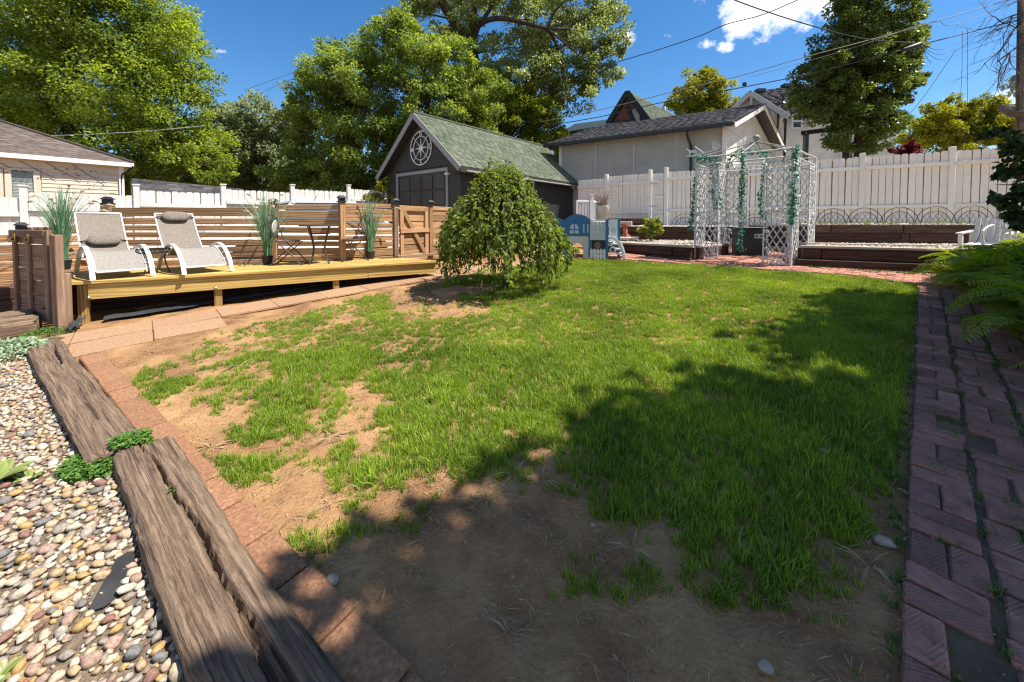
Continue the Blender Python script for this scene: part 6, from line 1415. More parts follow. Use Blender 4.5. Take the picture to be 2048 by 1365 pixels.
tree('thicket_tree', 'broad dark green thicket of a tree left of the charcoal garage', lobes_px([(770, 110, 75), (690, 150, 80), (640, 200, 65), (735, 210, 100), (840, 150, 85), (870, 220, 85), (640, 290, 75), (720, 310, 85), (590, 250, 45), (590, 340, 60), (680, 380, 60), (810, 290, 75), (900, 130, 60), (960, 190, 60), (930, 260, 70), (740, 390, 60), (600, 200, 28), (800, 60, 50)], 17.5), 120000, .125, lf_dark,
     [(gnd(700, 18.5), TV(705, 330, 18), TV(740, 180, 17.5), .25, .1), (gnd(850, 18.5), TV(850, 300, 18), TV(860, 160, 17.6), .2, .08)], 3, clumps=32, cover=.27)
tree('cottonwood_tree', 'towering cottonwood with dark forked limbs behind the garage', lobes_px([(820, 25, 48), (880, -30, 70), (930, 50, 50), (1000, -40, 90), (1060, 40, 75), (1140, 0, 80), (1190, 60, 60), (1120, 110, 75), (1200, 150, 50), (1060, 170, 80), (1140, 190, 58), (1010, 100, 55), (980, 200, 70), (880, 80, 40), (1235, 90, 26), (1225, 20, 36)], 21), 62000, .15, lf_cotton,
     [(gnd(955, 22.5, .6), TV(952, 220, 22), TV(945, 110, 21.3), TV(905, 40, 21), TV(868, -20, 20.8), .42, .2), (TV(948, 130, 21.4), TV(948, 60, 21.3), TV(950, -40, 21), .24, .14), (TV(938, 130, 21.4), TV(950, 70, 20.6), TV(965, 45, 20.2), TV(1010, 38, 19.8), TV(1095, 58, 19.6), .2, .09), (TV(960, 48, 20.4), TV(985, 10, 20), TV(1000, -30, 20), .12, .06)], 4, bk=bark_d, clumps=20, cover=.30)
tree('bright_shrub_tree', 'bright yellow green small tree leaning over the garage roof', lobes_px([(950, 200, 60), (1010, 180, 62), (1065, 215, 55), (1000, 240, 62), (1080, 260, 48), (1035, 280, 48), (1090, 225, 40), (935, 160, 36), (960, 260, 45), (1115, 275, 28)], 20.5), 40000, .135, lf_bright, [(gnd(1020, 21, .6), TV(1020, 280, 20.8), TV(1010, 200, 20.5), .2, .08)], 5, clumps=22)
tree('yellow_green_tree', 'distant pale yellow green tree between the brick house and white house', lobes_px([(1400, 180, 45), (1370, 215, 42), (1440, 205, 45), (1405, 235, 50), (1355, 245, 30), (1470, 220, 30), (1410, 155, 22), (1450, 245, 40)], 36), 26000, .22, lf_yellow, [(gnd(1405, 37, 2), TV(1405, 240, 36.4), TV(1403, 170, 36), .28, .1)], 6, clumps=22, cover=.26)
tree('pear_tree', 'tall dense dark green tree with twin trunks standing behind the white fence', lobes_px([(1760, 15, 66), (1700, 60, 60), (1775, 85, 60), (1810, 60, 38), (1680, 120, 66), (1745, 140, 70), (1650, 185, 56), (1720, 205, 70), (1780, 170, 50), (1635, 220, 36), (1690, 255, 52), (1760, 240, 48), (1735, 280, 36), (1660, 150, 56), (1740, -60, 80), (1805, 20, 30), (1790, 240, 22), (1815, 110, 26), (1600, 205, 22), (1655, 110, 26), (1830, 150, 18), (1840, 70, 18), (1720, 15, 30)], 15.5), 80000, .115, lf_pear,
     [(gnd(1692, 15.8, 1.3), TV(1692, 260, 15.8), TV(1700, 140, 15.5), .13, .07), (gnd(1718, 15.6, 1.3), TV(1717, 260, 15.6), TV(1735, 120, 15.5), TV(1755, 0, 15.5), .15, .06)], 7, bk=bark_d, clumps=26, cover=.30)
tree('locust_tree', 'bright yellow green tree beyond the fence beside the utility pole', lobes_px([(1860, 260, 45), (1910, 245, 48), (1960, 240, 45), (2000, 250, 40), (1830, 275, 28), (1890, 285, 42), (1950, 285, 45), (2030, 265, 40), (1905, 215, 24), (1870, 225, 24), (1975, 215, 26)], 24), 36000, .155, lf_yellow, [(gnd(1930, 25, 1.5), TV(1930, 290, 24.5), TV(1925, 240, 24), .2, .07)], 8, clumps=24, cover=.28)
tree('red_shrub', 'small dark red leaved shrub peeping over the white fence', lobes_px([(1812, 300, 18), (1830, 293, 14), (1795, 306, 14), (1822, 310, 20)], 17), 3000, .09, lf_red, [(gnd(1815, 17, 1.4), TV(1815, 320, 17), TV(1815, 300, 17), .05, .02)], 9, cat='shrub', clumps=14)
tree('climbing_shrub', 'small yellow green shrub beside the left wall of the garage', lobes_px([(768, 362, 14), (772, 385, 13), (760, 372, 10), (752, 397, 14), (735, 396, 10)], 13.2), 1500, .08, lf_yellow, [(gnd(768, 13.2, .6), TV(768, 390, 13.2), TV(768, 365, 13.2), .02, .01)], 10, cat='shrub', clumps=10)
tree('white_blossom_tree', 'pale grey leaved tree branch at the far right edge beside the pole', lobes_px([(2050, 165, 26), (2045, 190, 16), (2070, 140, 40), (2085, 190, 36)], 19), 2200, .17, leafmat('silvery leaves', (.16, .19, .13), (.42, .46, .38), .3), [(gnd(2090, 19.4, 1.4), TV(2088, 220, 19.3), TV(2070, 160, 19), .14, .05)], 11, clumps=12)
wood_m = leafmat('far wood leaves', (.015, .03, .006), (.09, .12, .03), .3)
v, q, tt = crown_mesh(lobes_px([(x, y, 70) for x, y in ((-60, 360), (60, 350), (330, 330), (420, 340), (480, 330), (560, 330), (640, 360), (720, 370), (420, 390), (560, 400), (380, 300), (650, 310), (200, 350), (240, 390), (820, 360), (1100, 320))], 30), 22000, .36, seed=33, clumps=20)
setp(link('far_woods', np_mesh('far_woods', v, q, tt), wood_m), kind='stuff')
# tree out of frame, to the right of the photographer: it throws the big shade across the lawn and the path
SHX = SUN.x / SUN.z; SHY = SUN.y / SUN.z
sh_l = []
for gx_, gy_, r_, zc in ((.38, .35, 1.0, 5.6), (-.05, .5, .65, 5.2), (.85, .95, 1.1, 6.0), (2.25, 1.65, 1.2, 6.2), (3.6, 3.3, 1.0, 6.0), (4.8, 4.1, 1.0, 6.4), (1.5, 1.4, 1.1, 6.4), (5.7, 4.3, .95, 6.0), (2.0, .2, 1.5, 6.8), (3.6, 1.5, 1.6, 6.6), (5.0, 2.7, 1.5, 7.2), (6.5, 3.0, 1.6, 6.8), (4.0, 0, 1.7, 7.2), (6.0, .8, 1.9, 7.4), (8.2, 2.0, 1.7, 7.2), (1.3, -1.0, 1.3, 6.6), (3.0, -1.6, 1.7, 7.5)):
    sh_l.append((Vector((gx_ + zc * SHX, gy_ + zc * SHY, zc + .15)), r_))
tree('shade_tree', 'large leafy tree overhanging the lawn from the right, its shade across the brick path', sh_l, 90000, .23, lf_maple, [(Vector((8.8, -1.0, .1)), Vector((8.6, -.8, 2.5)), Vector((8.4, -.2, 5.5)), Vector((8.5, 0, 7.5)), .3, .12)], 21, clumps=44, cover=.5, core=.15)
# bare branches hanging in at the top right
bt_ = thing('bare_tree', 'bare drooping twigs of a leafless tree beside the utility pole', 'tree', gnd(2130, 12.5, 1.3)); m_ = MB(); rb_2 = random.Random(5)
def sprout(p, d, ln, r, lv):
    P = [p]; dd = Vector(d)
    for i in range(5):
        dd = (dd + Vector((rb_2.gauss(0, .16), rb_2.gauss(0, .16), rb_2.gauss(-.06, .12)))).normalized(); P.append(P[-1] + dd * ln / 5)
    m_.tube(P, [r * (1 - .13 * i) for i in range(6)], 5 if lv < 2 else 3)
    if lv < 3:
        for k in range(4 if lv else 6): sprout(P[rb_2.randint(1, 5)], (dd + Vector((rb_2.gauss(0, .6), rb_2.gauss(0, .6), rb_2.gauss(-.15, .5)))).normalized(), ln * rb_2.uniform(.45, .7), r * .5, lv + 1)
m_.tube([gnd(2130, 12.5, 1.3), TV(2128, 200, 12.5), TV(2110, -40, 12.4), TV(2100, -150, 12.3)], [.16, .13, .1, .07], 8)
for px, py, dx, dz_ in ((2110, -30, -1, .1), (2112, 10, -.9, -.1), (2115, 50, -.9, -.35), (2105, -80, -1, .2), (2120, 80, -.6, -.5), (2110, -10, -1, -.25)): sprout(TV(px, py, 12.4), (dx, rb_2.gauss(0, .3), dz_), 1.9, .035, 0)
m_.build('branches', bark, bt_)

# ------------------------------------------------------------------ weeping tree in the lawn
wt0 = G(1010, 576); WT = thing('weeping_tree', 'small weeping tree with hanging leafy branches in the lawn before the garage', 'tree', wt0)
topz = wt0 + Vector((-.06, .0, 1.72)); m_ = MB().tube(catmull([wt0 - up * .05, wt0 + Vector((.02, 0, .5)), wt0 + Vector((-.03, .02, 1.1)), topz], 4), [.05 - .0018 * i for i in range(13)], 8)
rw = np.random.default_rng(8); LC, LA_, LN, LT = [], [], [], []
for i in range(350):
    a = rw.uniform(0, 2 * math.pi); lay_ = rw.random(); Rr = (.18 + .80 * lay_ ** .6) * (1 + .10 * math.sin(3 * a + 1)); zt_ = wt0.z + 1.88 - .95 * Rr ** 1.6 + rw.normal(0, .05)
    side_x = math.cos(a)
    zend = wt0.z + min(1.0, abs(rw.normal(.0, .30)) + (.10 if Rr > .6 else .45) + (.16 if Rr > .88 else 0))
    if math.sin(a) < -.1 and -.75 < side_x < -.15 and rw.random() < .75: zend += .45       # thin place low on the left front
    o_ = topz + Vector((0, 0, -.12 * rw.random())); d_ = Vector((math.cos(a), math.sin(a), 0))
    apex = Vector((topz.x, topz.y, 0)) + d_ * Rr * .62; apex.z = zt_ + .08 * rw.random(); e = Vector((topz.x, topz.y, 0)) + d_ * Rr * (1.02 + .06 * rw.normal()); e.z = zend
    sh_ = Vector((topz.x, topz.y, 0)) + d_ * Rr * 1.03; sh_.z = max(e.z + .05, zt_ - .14 - .10 * Rr)
    P = catmull([o_, apex, sh_, sh_.lerp(e, .5) + Vector(tuple(rw.normal(0, .04, 3))), e], 6)
    m_.tube(P[::2], .004, 3)
    ln = sum((P[k + 1] - P[k]).length for k in range(len(P) - 1)); n = int(ln * 30); A_ = np.array([tuple(p) for p in P]); k = rw.integers(3, len(P) - 1, n); f = rw.random((n, 1)); c = A_[k] * (1 - f) + A_[k + 1] * f + rw.normal(0, .022, (n, 3)); out = unit(c - np.array([topz.x, topz.y, topz.z - .5]))
    LC.append(c); LA_.append(out * .55 + np.array([0, 0, -.55]) + rw.normal(0, .55, (n, 3))); LN.append(out * .6 + np.array([0, 0, .6]) + rw.normal(0, .4, (n, 3))); LT.append(np.clip(rw.normal(.5, .2, n), 0, 1))
m_.build('trunk', bark_d, WT, True); LC, LA_, LN, LT = map(np.concatenate, (LC, LA_, LN, LT))
lf_weep = leafmat('weeping tree leaves', (.06, .10, .015), (.23, .30, .05), .4, .55, .2)
v, q, tt = leaves(LC, LA_, LN, rw.uniform(.05, .09, len(LC)), rw.uniform(.026, .042, len(LC)), LT); link('crown', np_mesh('crown', v - np.array(tuple(wt0)), q, tt), lf_weep, WT, Matrix.Translation(wt0))
# clipped yellow-green shrub in the bed
sb_ = zt(PV_(1303, 10.4), .88); tree('shrub', 'yellow green shrub growing in the left gravel bed by the red pedestal', [(sb_ + Vector((0, 0, .33)), .22), (sb_ + Vector((.14, 0, .40)), .18), (sb_ + Vector((-.14, 0, .38)), .19), (sb_ + Vector((0, 0, .5)), .17), (sb_ + Vector((.05, -.1, .2)), .16)], 1500, .075, leafmat('shrub leaves', (.12, .16, .02), (.34, .36, .07), .35), [(sb_, sb_ + up * .2, sb_ + up * .4, .02, .01)], 13, cat='shrub', clumps=10)

# ------------------------------------------------------------------ ferns along the path
fern_m = leafmat('fern fronds', (.085, .14, .018), (.30, .38, .05), .5, .55, .2)
def frond_mesh(seed, ln=.8):
    r_ = np.random.default_rng(seed); C_, A_, N_, S_, W_, T_ = [], [], [], [], [], []; n = 34
    P = []
    for i in range(n + 1):
        f = i / n; P.append(np.array([ln * (f * .92 - .12 * f ** 3), .02 * math.sin(3 * f + seed), ln * (1.0 * f - .95 * f ** 2.3)]))
    for i in range(3, n):
        f = i / n; t = P[i + 1 if i < n else i] - P[i - 1]; t = t / np.linalg.norm(t); wd = .15 * math.sin(math.pi * min(1, f * .93 + .05)) ** .8 * (1.15 - .35 * f) + .01; nn = np.array([-t[2], 0, t[0]])
        for sg in (1, -1):
            side = np.array([0, sg, 0]) * .9 + t * .42 - nn * .18
            for k in range(4):      # each pinna broken into lobes
                g = k / 4; C_.append(P[i] + side * wd * g + r_.normal(0, .002, 3)); A_.append(side + t * (.25 if k % 2 else -.12)); N_.append(nn + r_.normal(0, .15, 3)); S_.append(wd * .42); W_.append(.020 * (1.1 - .6 * g)); T_.append(np.clip(.5 + r_.normal(0, .14) + .15 * f, 0, 1))
    v, q, tt = leaves(np.array(C_), np.array(A_), np.array(N_), np.array(S_), np.array(W_), np.array(T_)); me = np_mesh('frond', v, q, tt); me.materials.append(fern_m); return me
FM = [frond_mesh(k) for k in range(5)]
rf_ = random.Random(9)
fern_spots = [(pO + pa * s + pn * (o - .40), sc_) for s, o, sc_ in ((2.6, 1.4, .85), (3.1, 1.45, .95), (3.7, 1.2, .95), (4.2, 1.3, 1.0), (4.7, 1.15, .95), (5.2, 1.3, 1.1), (5.6, 1.05, 1.0), (6.1, 1.15, 1.0), (6.5, 1.45, 1.15), (6.7, 1.0, 1.0), (5.9, 1.6, 1.2), (5.0, 1.75, 1.2), (6.9, .85, .8))] + [(Vector((6.95, 5.35, 0)), 1.0), (Vector((7.3, 5.0, 0)), 1.15), (Vector((7.55, 5.45, 0)), 1.2), (Vector((7.0, 5.75, 0)), .8)]
for i, (p, s_) in enumerate(fern_spots):
    p = gp0(p); t = thing('fern', 'lush green fern clump standing among others along the right side of the brick path' if i < len(fern_spots) - 4 else 'lush green fern clump standing among others before the white bench and chair', 'fern', p, 'ferns along the brick path' if i < len(fern_spots) - 4 else 'ferns before the white bench')
    for k in range(19):
        a = k * 2.399 + rf_.uniform(-.3, .3); tl_ = rf_.uniform(-.95, -.05); s2 = s_ * rf_.uniform(.9, 1.3)
        link('frond', rf_.choice(FM), fern_m, t, Matrix.Translation(p) @ Matrix.Rotation(a, 4, 'Z') @ Matrix.Rotation(tl_, 4, 'Y') @ Matrix.Rotation(rf_.gauss(0, .25), 4, 'X') @ Matrix.Scale(s2, 4))
# broad leaved shrub hanging in at the right edge
lf_vine = leafmat('broad dark vine leaves', (.012, .03, .008), (.06, .10, .02), .25, .4, .4)
vc_ = [V(px, py, 4.3) for px, py in ((2040, 300), (2030, 350), (2045, 400), (2020, 380), (2060, 430), (2070, 340), (2012, 275), (2090, 380), (2100, 300), (2035, 440))]
tree('vine_shrub', 'dark broad leaved vine hanging in at the right edge over the white fence', [(c, .16) for c in vc_], 1300, .075, lf_vine, [(gp0(V(2180, 445, 4.3)), V(2150, 380, 4.3), V(2080, 320, 4.3), .03, .015)], 17, cat='shrub', clumps=9, wl=.9, limbs=True, droop=.7)

# ------------------------------------------------------------------ instanced blades: one object per kind of cover
def scatter(name, P, Rv, S, I, protos, mat, kind='stuff'):
    cl = bpy.data.collections.new(name + ' blades')
    for k, me in enumerate(protos):
        if not me.materials: me.materials.append(mat)
        o = bpy.data.objects.new('%s_%02d' % (name, k), me); cl.objects.link(o)
    me = bpy.data.meshes.new(name); n = len(P); me.vertices.add(n); me.vertices.foreach_set('co', P.astype(np.float32).ravel())
    a = me.attributes.new('rot', 'FLOAT_VECTOR', 'POINT'); a.data.foreach_set('vector', Rv.astype(np.float32).ravel())
    a = me.attributes.new('scl', 'FLOAT', 'POINT'); a.data.foreach_set('value', S.astype(np.float32)); a = me.attributes.new('idx', 'INT', 'POINT'); a.data.foreach_set('value', I.astype(np.int32))
    ob = link(name, me, mat); g = bpy.data.node_groups.new(name, 'GeometryNodeTree'); g.interface.new_socket('Geometry', in_out='INPUT', socket_type='NodeSocketGeometry'); g.interface.new_socket('Geometry', in_out='OUTPUT', socket_type='NodeSocketGeometry')
    n_ = g.nodes; gi = n_.new('NodeGroupInput'); go = n_.new('NodeGroupOutput'); m2p = n_.new('GeometryNodeMeshToPoints'); ip = n_.new('GeometryNodeInstanceOnPoints'); ci = n_.new('GeometryNodeCollectionInfo'); ci.inputs['Collection'].default_value = cl; ci.inputs['Separate Children'].default_value = True; ci.inputs['Reset Children'].default_value = True
    def att(nm, dt): q_ = n_.new('GeometryNodeInputNamedAttribute'); q_.data_type = dt; q_.inputs['Name'].default_value = nm; return q_.outputs['Attribute']
    l = g.links.new; l(gi.outputs[0], m2p.inputs['Mesh']); l(m2p.outputs[0], ip.inputs['Points']); l(ci.outputs[0], ip.inputs['Instance']); ip.inputs['Pick Instance'].default_value = True
    l(att('idx', 'INT'), ip.inputs['Instance Index']); l(att('rot', 'FLOAT_VECTOR'), ip.inputs['Rotation']); l(att('scl', 'FLOAT'), ip.inputs['Scale']); l(ip.outputs[0], go.inputs[0])
    md = ob.modifiers.new('blades', 'NODES'); md.node_group = g; setp(ob, kind=kind); return ob
def tuft(seed, n=34, rad=.05, h=.075, lean=.5, w_=.0032, segs=3):
    r_ = np.random.default_rng(seed); vs, qs, ts = [], [], []; o = 0
    for i in range(n):
        a = r_.uniform(0, 6.283); b = rad * math.sqrt(r_.random()); ba = r_.uniform(0, 6.283); ln = h * r_.uniform(.55, 1.25); le = abs(r_.normal(lean * .7, lean * .5)); t_ = np.clip(r_.normal(.5, .22), 0, 1); wa = a + 1.57 + r_.normal(0, .5); w0 = w_ * r_.uniform(.6, 1.2)
        for s in range(segs + 1):
            f = s / segs; rr = ln * le * f ** 1.7; z = ln * (f - .35 * min(le, 1.2) * f ** 2.5); wd = w0 * (1 - .92 * f ** 1.6); c = np.array([b * math.cos(ba) + rr * math.cos(a), b * math.sin(ba) + rr * math.sin(a), z - .006]); e = np.array([math.cos(wa), math.sin(wa), 0]) * wd
            vs += [c - e, c + e]; ts += [t_ * (.7 + .4 * f)] * 2
        qs += [(o + 2 * s, o + 2 * s + 1, o + 2 * s + 3, o + 2 * s + 2) for s in range(segs)]; o += 2 * segs + 2
    return np_mesh('tuft', np.array(vs), np.array(qs), np.array(ts))
LAWN = [(215, 722), (420, 668), (600, 628), (700, 600), (790, 580), (870, 572), (905, 560), (1000, 532), (1110, 517), (1220, 521), (1390, 531), (1560, 543), (1700, 554), (1842, 571), (1815, 700), (1805, 760), (1790, 900), (1785, 1000), (1790, 1100), (1790, 1280), (1800, 1500), (880, 1500), (800, 1368), (640, 1200), (500, 1045), (380, 910)]
CTRL = np.array([(1300, 600, 1), (1000, 680, 1), (1600, 600, 1), (1400, 750, 1), (900, 800, 1), (1100, 800, 1), (1300, 900, .95), (1600, 850, 1), (1600, 1000, 1), (1450, 1000, .9), (1400, 1080, .8), (1550, 1120, .85), (1680, 1050, .95), (1700, 1180, .6), (1230, 1010, .8), (1350, 1000, .7), (1500, 1010, .55), (1700, 700, 1), (1780, 620, 1), (1200, 700, 1), (1150, 560, 1), (1100, 620, 1),
    (700, 700, .9), (600, 730, .75), (560, 830, .8), (500, 870, .68), (750, 770, .8), (850, 880, .85), (760, 950, .75), (700, 1040, .65), (830, 1020, .6), (520, 930, .7), (470, 945, .68), (640, 1085, .62), (400, 700, .45), (500, 660, .5), (620, 640, .7), (720, 610, .8), (760, 592, .7), (330, 770, .62), (290, 790, .6), (450, 760, .62), (480, 710, .5), (1000, 920, .7), (930, 900, .8), (1100, 930, .55), (1050, 850, .95), (960, 950, .55),
    (260, 710, .1), (350, 690, .18), (230, 760, .05), (400, 835, .15), (350, 855, .05), (420, 885, .15), (640, 862, .35), (700, 850, .4), (620, 970, .2), (560, 1000, .1), (520, 1030, .05), (600, 1140, .05), (700, 1150, .05), (800, 1130, .05), (900, 1050, .08), (1000, 1000, .15), (1100, 1020, .2), (1130, 975, .55), (1165, 1120, .55), (1280, 1150, .55), (1250, 1185, .5), (900, 1200, .0), (1000, 1250, .0), (1200, 1300, .0), (1400, 1250, .08), (1550, 1250, .1), (1700, 1320, .05), (1640, 1260, .58), (1650, 1310, .5), (1780, 1060, .3), (1790, 1130, .05), (1500, 1180, .55), (1440, 1180, .6), (1390, 1140, .6), (1320, 1160, .5), (1340, 1230, .15), (1200, 1080, .2), (1080, 1120, .05), (1060, 1060, .05), (780, 1300, 0), (1500, 1330, .05), (1300, 1080, .3), (1760, 1200, .1), (1770, 1290, .1),
    (850, 592, .3), (900, 612, .2), (800, 600, .35), (830, 598, .25), (700, 628, .5), (780, 712, .5), (740, 792, .35), (940, 612, .45), (1000, 580, .72), (1040, 575, .8), (1080, 590, .9), (950, 590, .66), (1000, 555, 1), (960, 545, .95), (1060, 560, 1), (1020, 600, .85), (960, 560, 1), (930, 555, 1), (780, 640, .85), (900, 660, .95), (560, 690, .6), (540, 770, .5), (450, 820, .4), (620, 800, .65), (680, 950, .5), (1170, 690, .75), (1330, 700, .8), (880, 1000, .4), (330, 735, .3), (1240, 1250, .05)], float)
from math import tau
rgG = np.random.default_rng(77)
def lawn_density(P):
    px, py = proj(P[:, 0], P[:, 1], GA * P[:, 1] + GB * P[:, 0])
    dx = (px[:, None] - CTRL[None, :, 0]); dy = (py[:, None] - CTRL[None, :, 1]) * 1.5
    w_ = 1 / (dx * dx + dy * dy + 250) ** 1.6; v = (w_ * CTRL[None, :, 2]).sum(1) / w_.sum(1)
    return v, px, py
def poly_mask(px, py, poly):
    c = np.zeros(len(px), bool); j = len(poly) - 1
    for i in range(len(poly)):
        xi, yi = poly[i]; xj, yj = poly[j]
        if yi != yj: c ^= ((yi > py) != (yj > py)) & (px < (xj - xi) * (py - yi) / (yj - yi) + xi)
        j = i
    return c
def fbm(P, s, seed):
    return np.array([mnoise.fractal(Vector((x * s, y * s, seed)), .8, 2.1, 4) for x, y in P[:, :2]])
def lawn_points(n, x0, x1, y0, y1):
    P = np.stack([rgG.uniform(x0, x1, n), rgG.uniform(y0, y1, n), np.zeros(n)], 1); v, px, py = lawn_density(P)
    ok = poly_mask(px, py, LAWN) & (px > -60) & (px < 2110) & (py < 1440); P, v = P[ok], v[ok]
    f = fbm(P, 3.2, 4.0); f2 = fbm(P, 9.0, 9.0); th = v + f * .28 + f2 * .13
    return P, v, th
def lay_grass(n, box, h, thr=.51):
    P, v, th = lawn_points(n, *box); ok = th > thr + rgG.normal(0, .085, len(P)); P, v, th = P[ok], v[ok], th[ok]
    P[:, 2] = np.array([soil_h(x, y) for x, y in P[:, :2]]); m = len(P)
    Rv = np.stack([rgG.normal(0, .12, m), rgG.normal(0, .12, m), rgG.uniform(0, tau, m)], 1); S = h * rgG.uniform(.7, 1.25, m) * np.clip(.62 + (th - thr) * 1.0, .55, 1.1)
    return P, Rv, S
blade_m = leafmat('lawn grass blades', (.075, .135, .013), (.325, .44, .045), .34, .5, .3, pos_noise=1.3)
TU = [tuft(100 + k) for k in range(8)] + [tuft(120 + k, 26, .04, .095, .75, .0036) for k in range(4)]
dry_blade = leafmat('dry lawn blades', (.16, .14, .05), (.36, .31, .13), .3, .6, .2)
for k in range(2):
    me = tuft(140 + k, 14, .05, .07, .9); me.materials.append(dry_blade); TU.append(me)
parts_ = [lay_grass(21000, (-4.3, 3.4, .85, 3.6), .80), lay_grass(48000, (-4.6, 6.4, 3.4, 9.2), .60)]
P = np.concatenate([a[0] for a in parts_]); Rv = np.concatenate([a[1] for a in parts_]); S = np.concatenate([a[2] for a in parts_])
scatter('lawn_grass', P, Rv, S, np.where(rgG.random(len(P)) < .10, rgG.integers(12, 14, len(P)), rgG.integers(0, 12, len(P))), TU, blade_m)
# short dry straw and dead thatch on the bare soil
straw_m = leafmat('dry straw', (.20, .13, .065), (.46, .34, .19), .15, .8)
def straw(seed, n=10, rad=.07, ln=.05, z=.01):
    r_ = np.random.default_rng(seed); c = np.stack([r_.normal(0, rad * .6, n), r_.normal(0, rad * .6, n), r_.uniform(.001, z, n)], 1); a = r_.uniform(0, 6.28, n); ax = np.stack([np.cos(a), np.sin(a), r_.normal(0.05, .15, n)], 1)
    v, q, t = leaves(c, ax, np.tile([0, 0, 1.0], (n, 1)) + r_.normal(0, .2, (n, 3)), ln * r_.uniform(.4, 1.4, n), r_.uniform(.0018, .0036, n), r_.random(n)); return np_mesh('straw', v, q, t)
def star(seed, n=15, ln=.10):
    r_ = np.random.default_rng(seed); a = r_.uniform(0, 6.28, n); c = np.stack([.008 * np.cos(a), .008 * np.sin(a), np.full(n, .004)], 1); ax = np.stack([np.cos(a), np.sin(a), r_.uniform(.0, .45, n)], 1)
    v, q, t = leaves(c, ax, np.tile([0, 0, 1.0], (n, 1)), ln * r_.uniform(.4, 1.2, n), r_.uniform(.004, .008, n), r_.random(n), droop=.25); return np_mesh('straw', v, q, t)
P, v, th = lawn_points(21000, -4.3, 6.2, .85, 7.5); ok = (th < .62) & (rgG.random(len(P)) < .55); P = P[ok]; P[:, 2] = np.array([soil_h(x, y) for x, y in P[:, :2]]) + .002; m = len(P)
I = np.where(rgG.random(m) < .05, rgG.integers(8, 12, m), rgG.integers(0, 8, m))
scatter('dry_straw', P, np.stack([np.zeros(m), np.zeros(m), rgG.uniform(0, tau, m)], 1), rgG.uniform(.6, 1.2, m), I, [straw(200 + k) for k in range(8)] + [star(230 + k) for k in range(4)], straw_m)
# crumbs of dry soil and grit
P, v, th = lawn_points(36000, -4.3, 6.2, .85, 6.5); ok = (th < .56) & (rgG.random(len(P)) < .8); P = P[ok]; P[:, 2] = np.array([soil_h(x, y) for x, y in P[:, :2]]) + .001; m = len(P)
cm_ = [np_mesh('crumb', *pv) for pv in PV1]
for me in cm_: me.polygons.foreach_set('use_smooth', [True] * len(me.polygons))
scatter('soil_crumbs', P, np.stack([rgG.uniform(0, tau, m)] * 3, 1), .0018 + .011 * rgG.random(m) ** 5, rgG.integers(0, len(cm_), m), cm_, nmat('soil crumbs', [(.3, (.20, .115, .058)), (.7, (.36, .22, .11))], (1, 1, 1), 1.5, .95))
nC = 2600; s_ = rgG.uniform(-.7, pl, nC); o_ = rgG.uniform(-.05, .9, nC) ** 1.0
P = np.array([tuple(pO + pa * float(a) + pn * float(b)) for a, b in zip(s_, o_)]); P[:, 2] = GA * P[:, 1] + GB * P[:, 0] + .019
scatter('path_grit', P, np.stack([rgG.uniform(0, tau, nC)] * 3, 1), .0012 + .006 * rgG.random(nC) ** 5, rgG.integers(0, len(cm_), nC), cm_, MATS['soil crumbs'])
# weeds in the joints of the brick path and along its edges
nW = 620; s_ = rgG.uniform(-.6, pl, nW); o_ = rgG.choice([-.03, .21, .435, .66, .10, .32], nW) + rgG.normal(0, .02, nW)
P = np.array([tuple(pO + pa * float(a) + pn * float(b)) for a, b in zip(s_, o_)]); P[:, 2] = GA * P[:, 1] + GB * P[:, 0] + .004
nB = 170; kk = rgG.random((nB, 1)); e0, e1 = np.array(tuple(H(1604, 533, .56))), np.array(tuple(H(1940, 551, .55))); Pb_ = e0 * (1 - kk) + e1 * kk + rgG.normal(0, .06, (nB, 3)) * np.array([1, 1, 0]); Pb_[:, 2] = GA * Pb_[:, 1] + GB * Pb_[:, 0] + .01
P = np.concatenate([P, Pb_]); m = len(P)
scatter('path_weeds', P, np.stack([np.zeros(m), np.zeros(m), rgG.uniform(0, tau, m)], 1), rgG.uniform(.3, .75, m), rgG.integers(0, 5, m), [tuft(300 + k, 16, .035, .07, .8, .005) for k in range(5)], leafmat('path weeds', (.035, .075, .015), (.13, .20, .045), .3))
# weeds among the upper gravel
def sprigs(name, pts, protos, mat, s0, s1): m = len(pts); return scatter(name, pts, np.stack([np.zeros(m), np.zeros(m), rgG.uniform(0, tau, m)], 1), rgG.uniform(s0, s1, m), rgG.integers(0, len(protos), m), protos, mat)
kk = rgG.random((120, 1)); a_, b_ = np.array(tuple(UR0)), np.array(tuple(UR1)); Q = a_ * (1 - kk) + b_ * kk; Q[:, 1] += rgG.uniform(.15, .9, 120); Q[:, 2] = zR - .02
sprigs('terrace_weeds', Q, [tuft(320 + k, 14, .04, .10, .9, .009) for k in range(4)], leafmat('terrace weeds', (.10, .14, .03), (.26, .30, .08), .3), .5, 1.1)

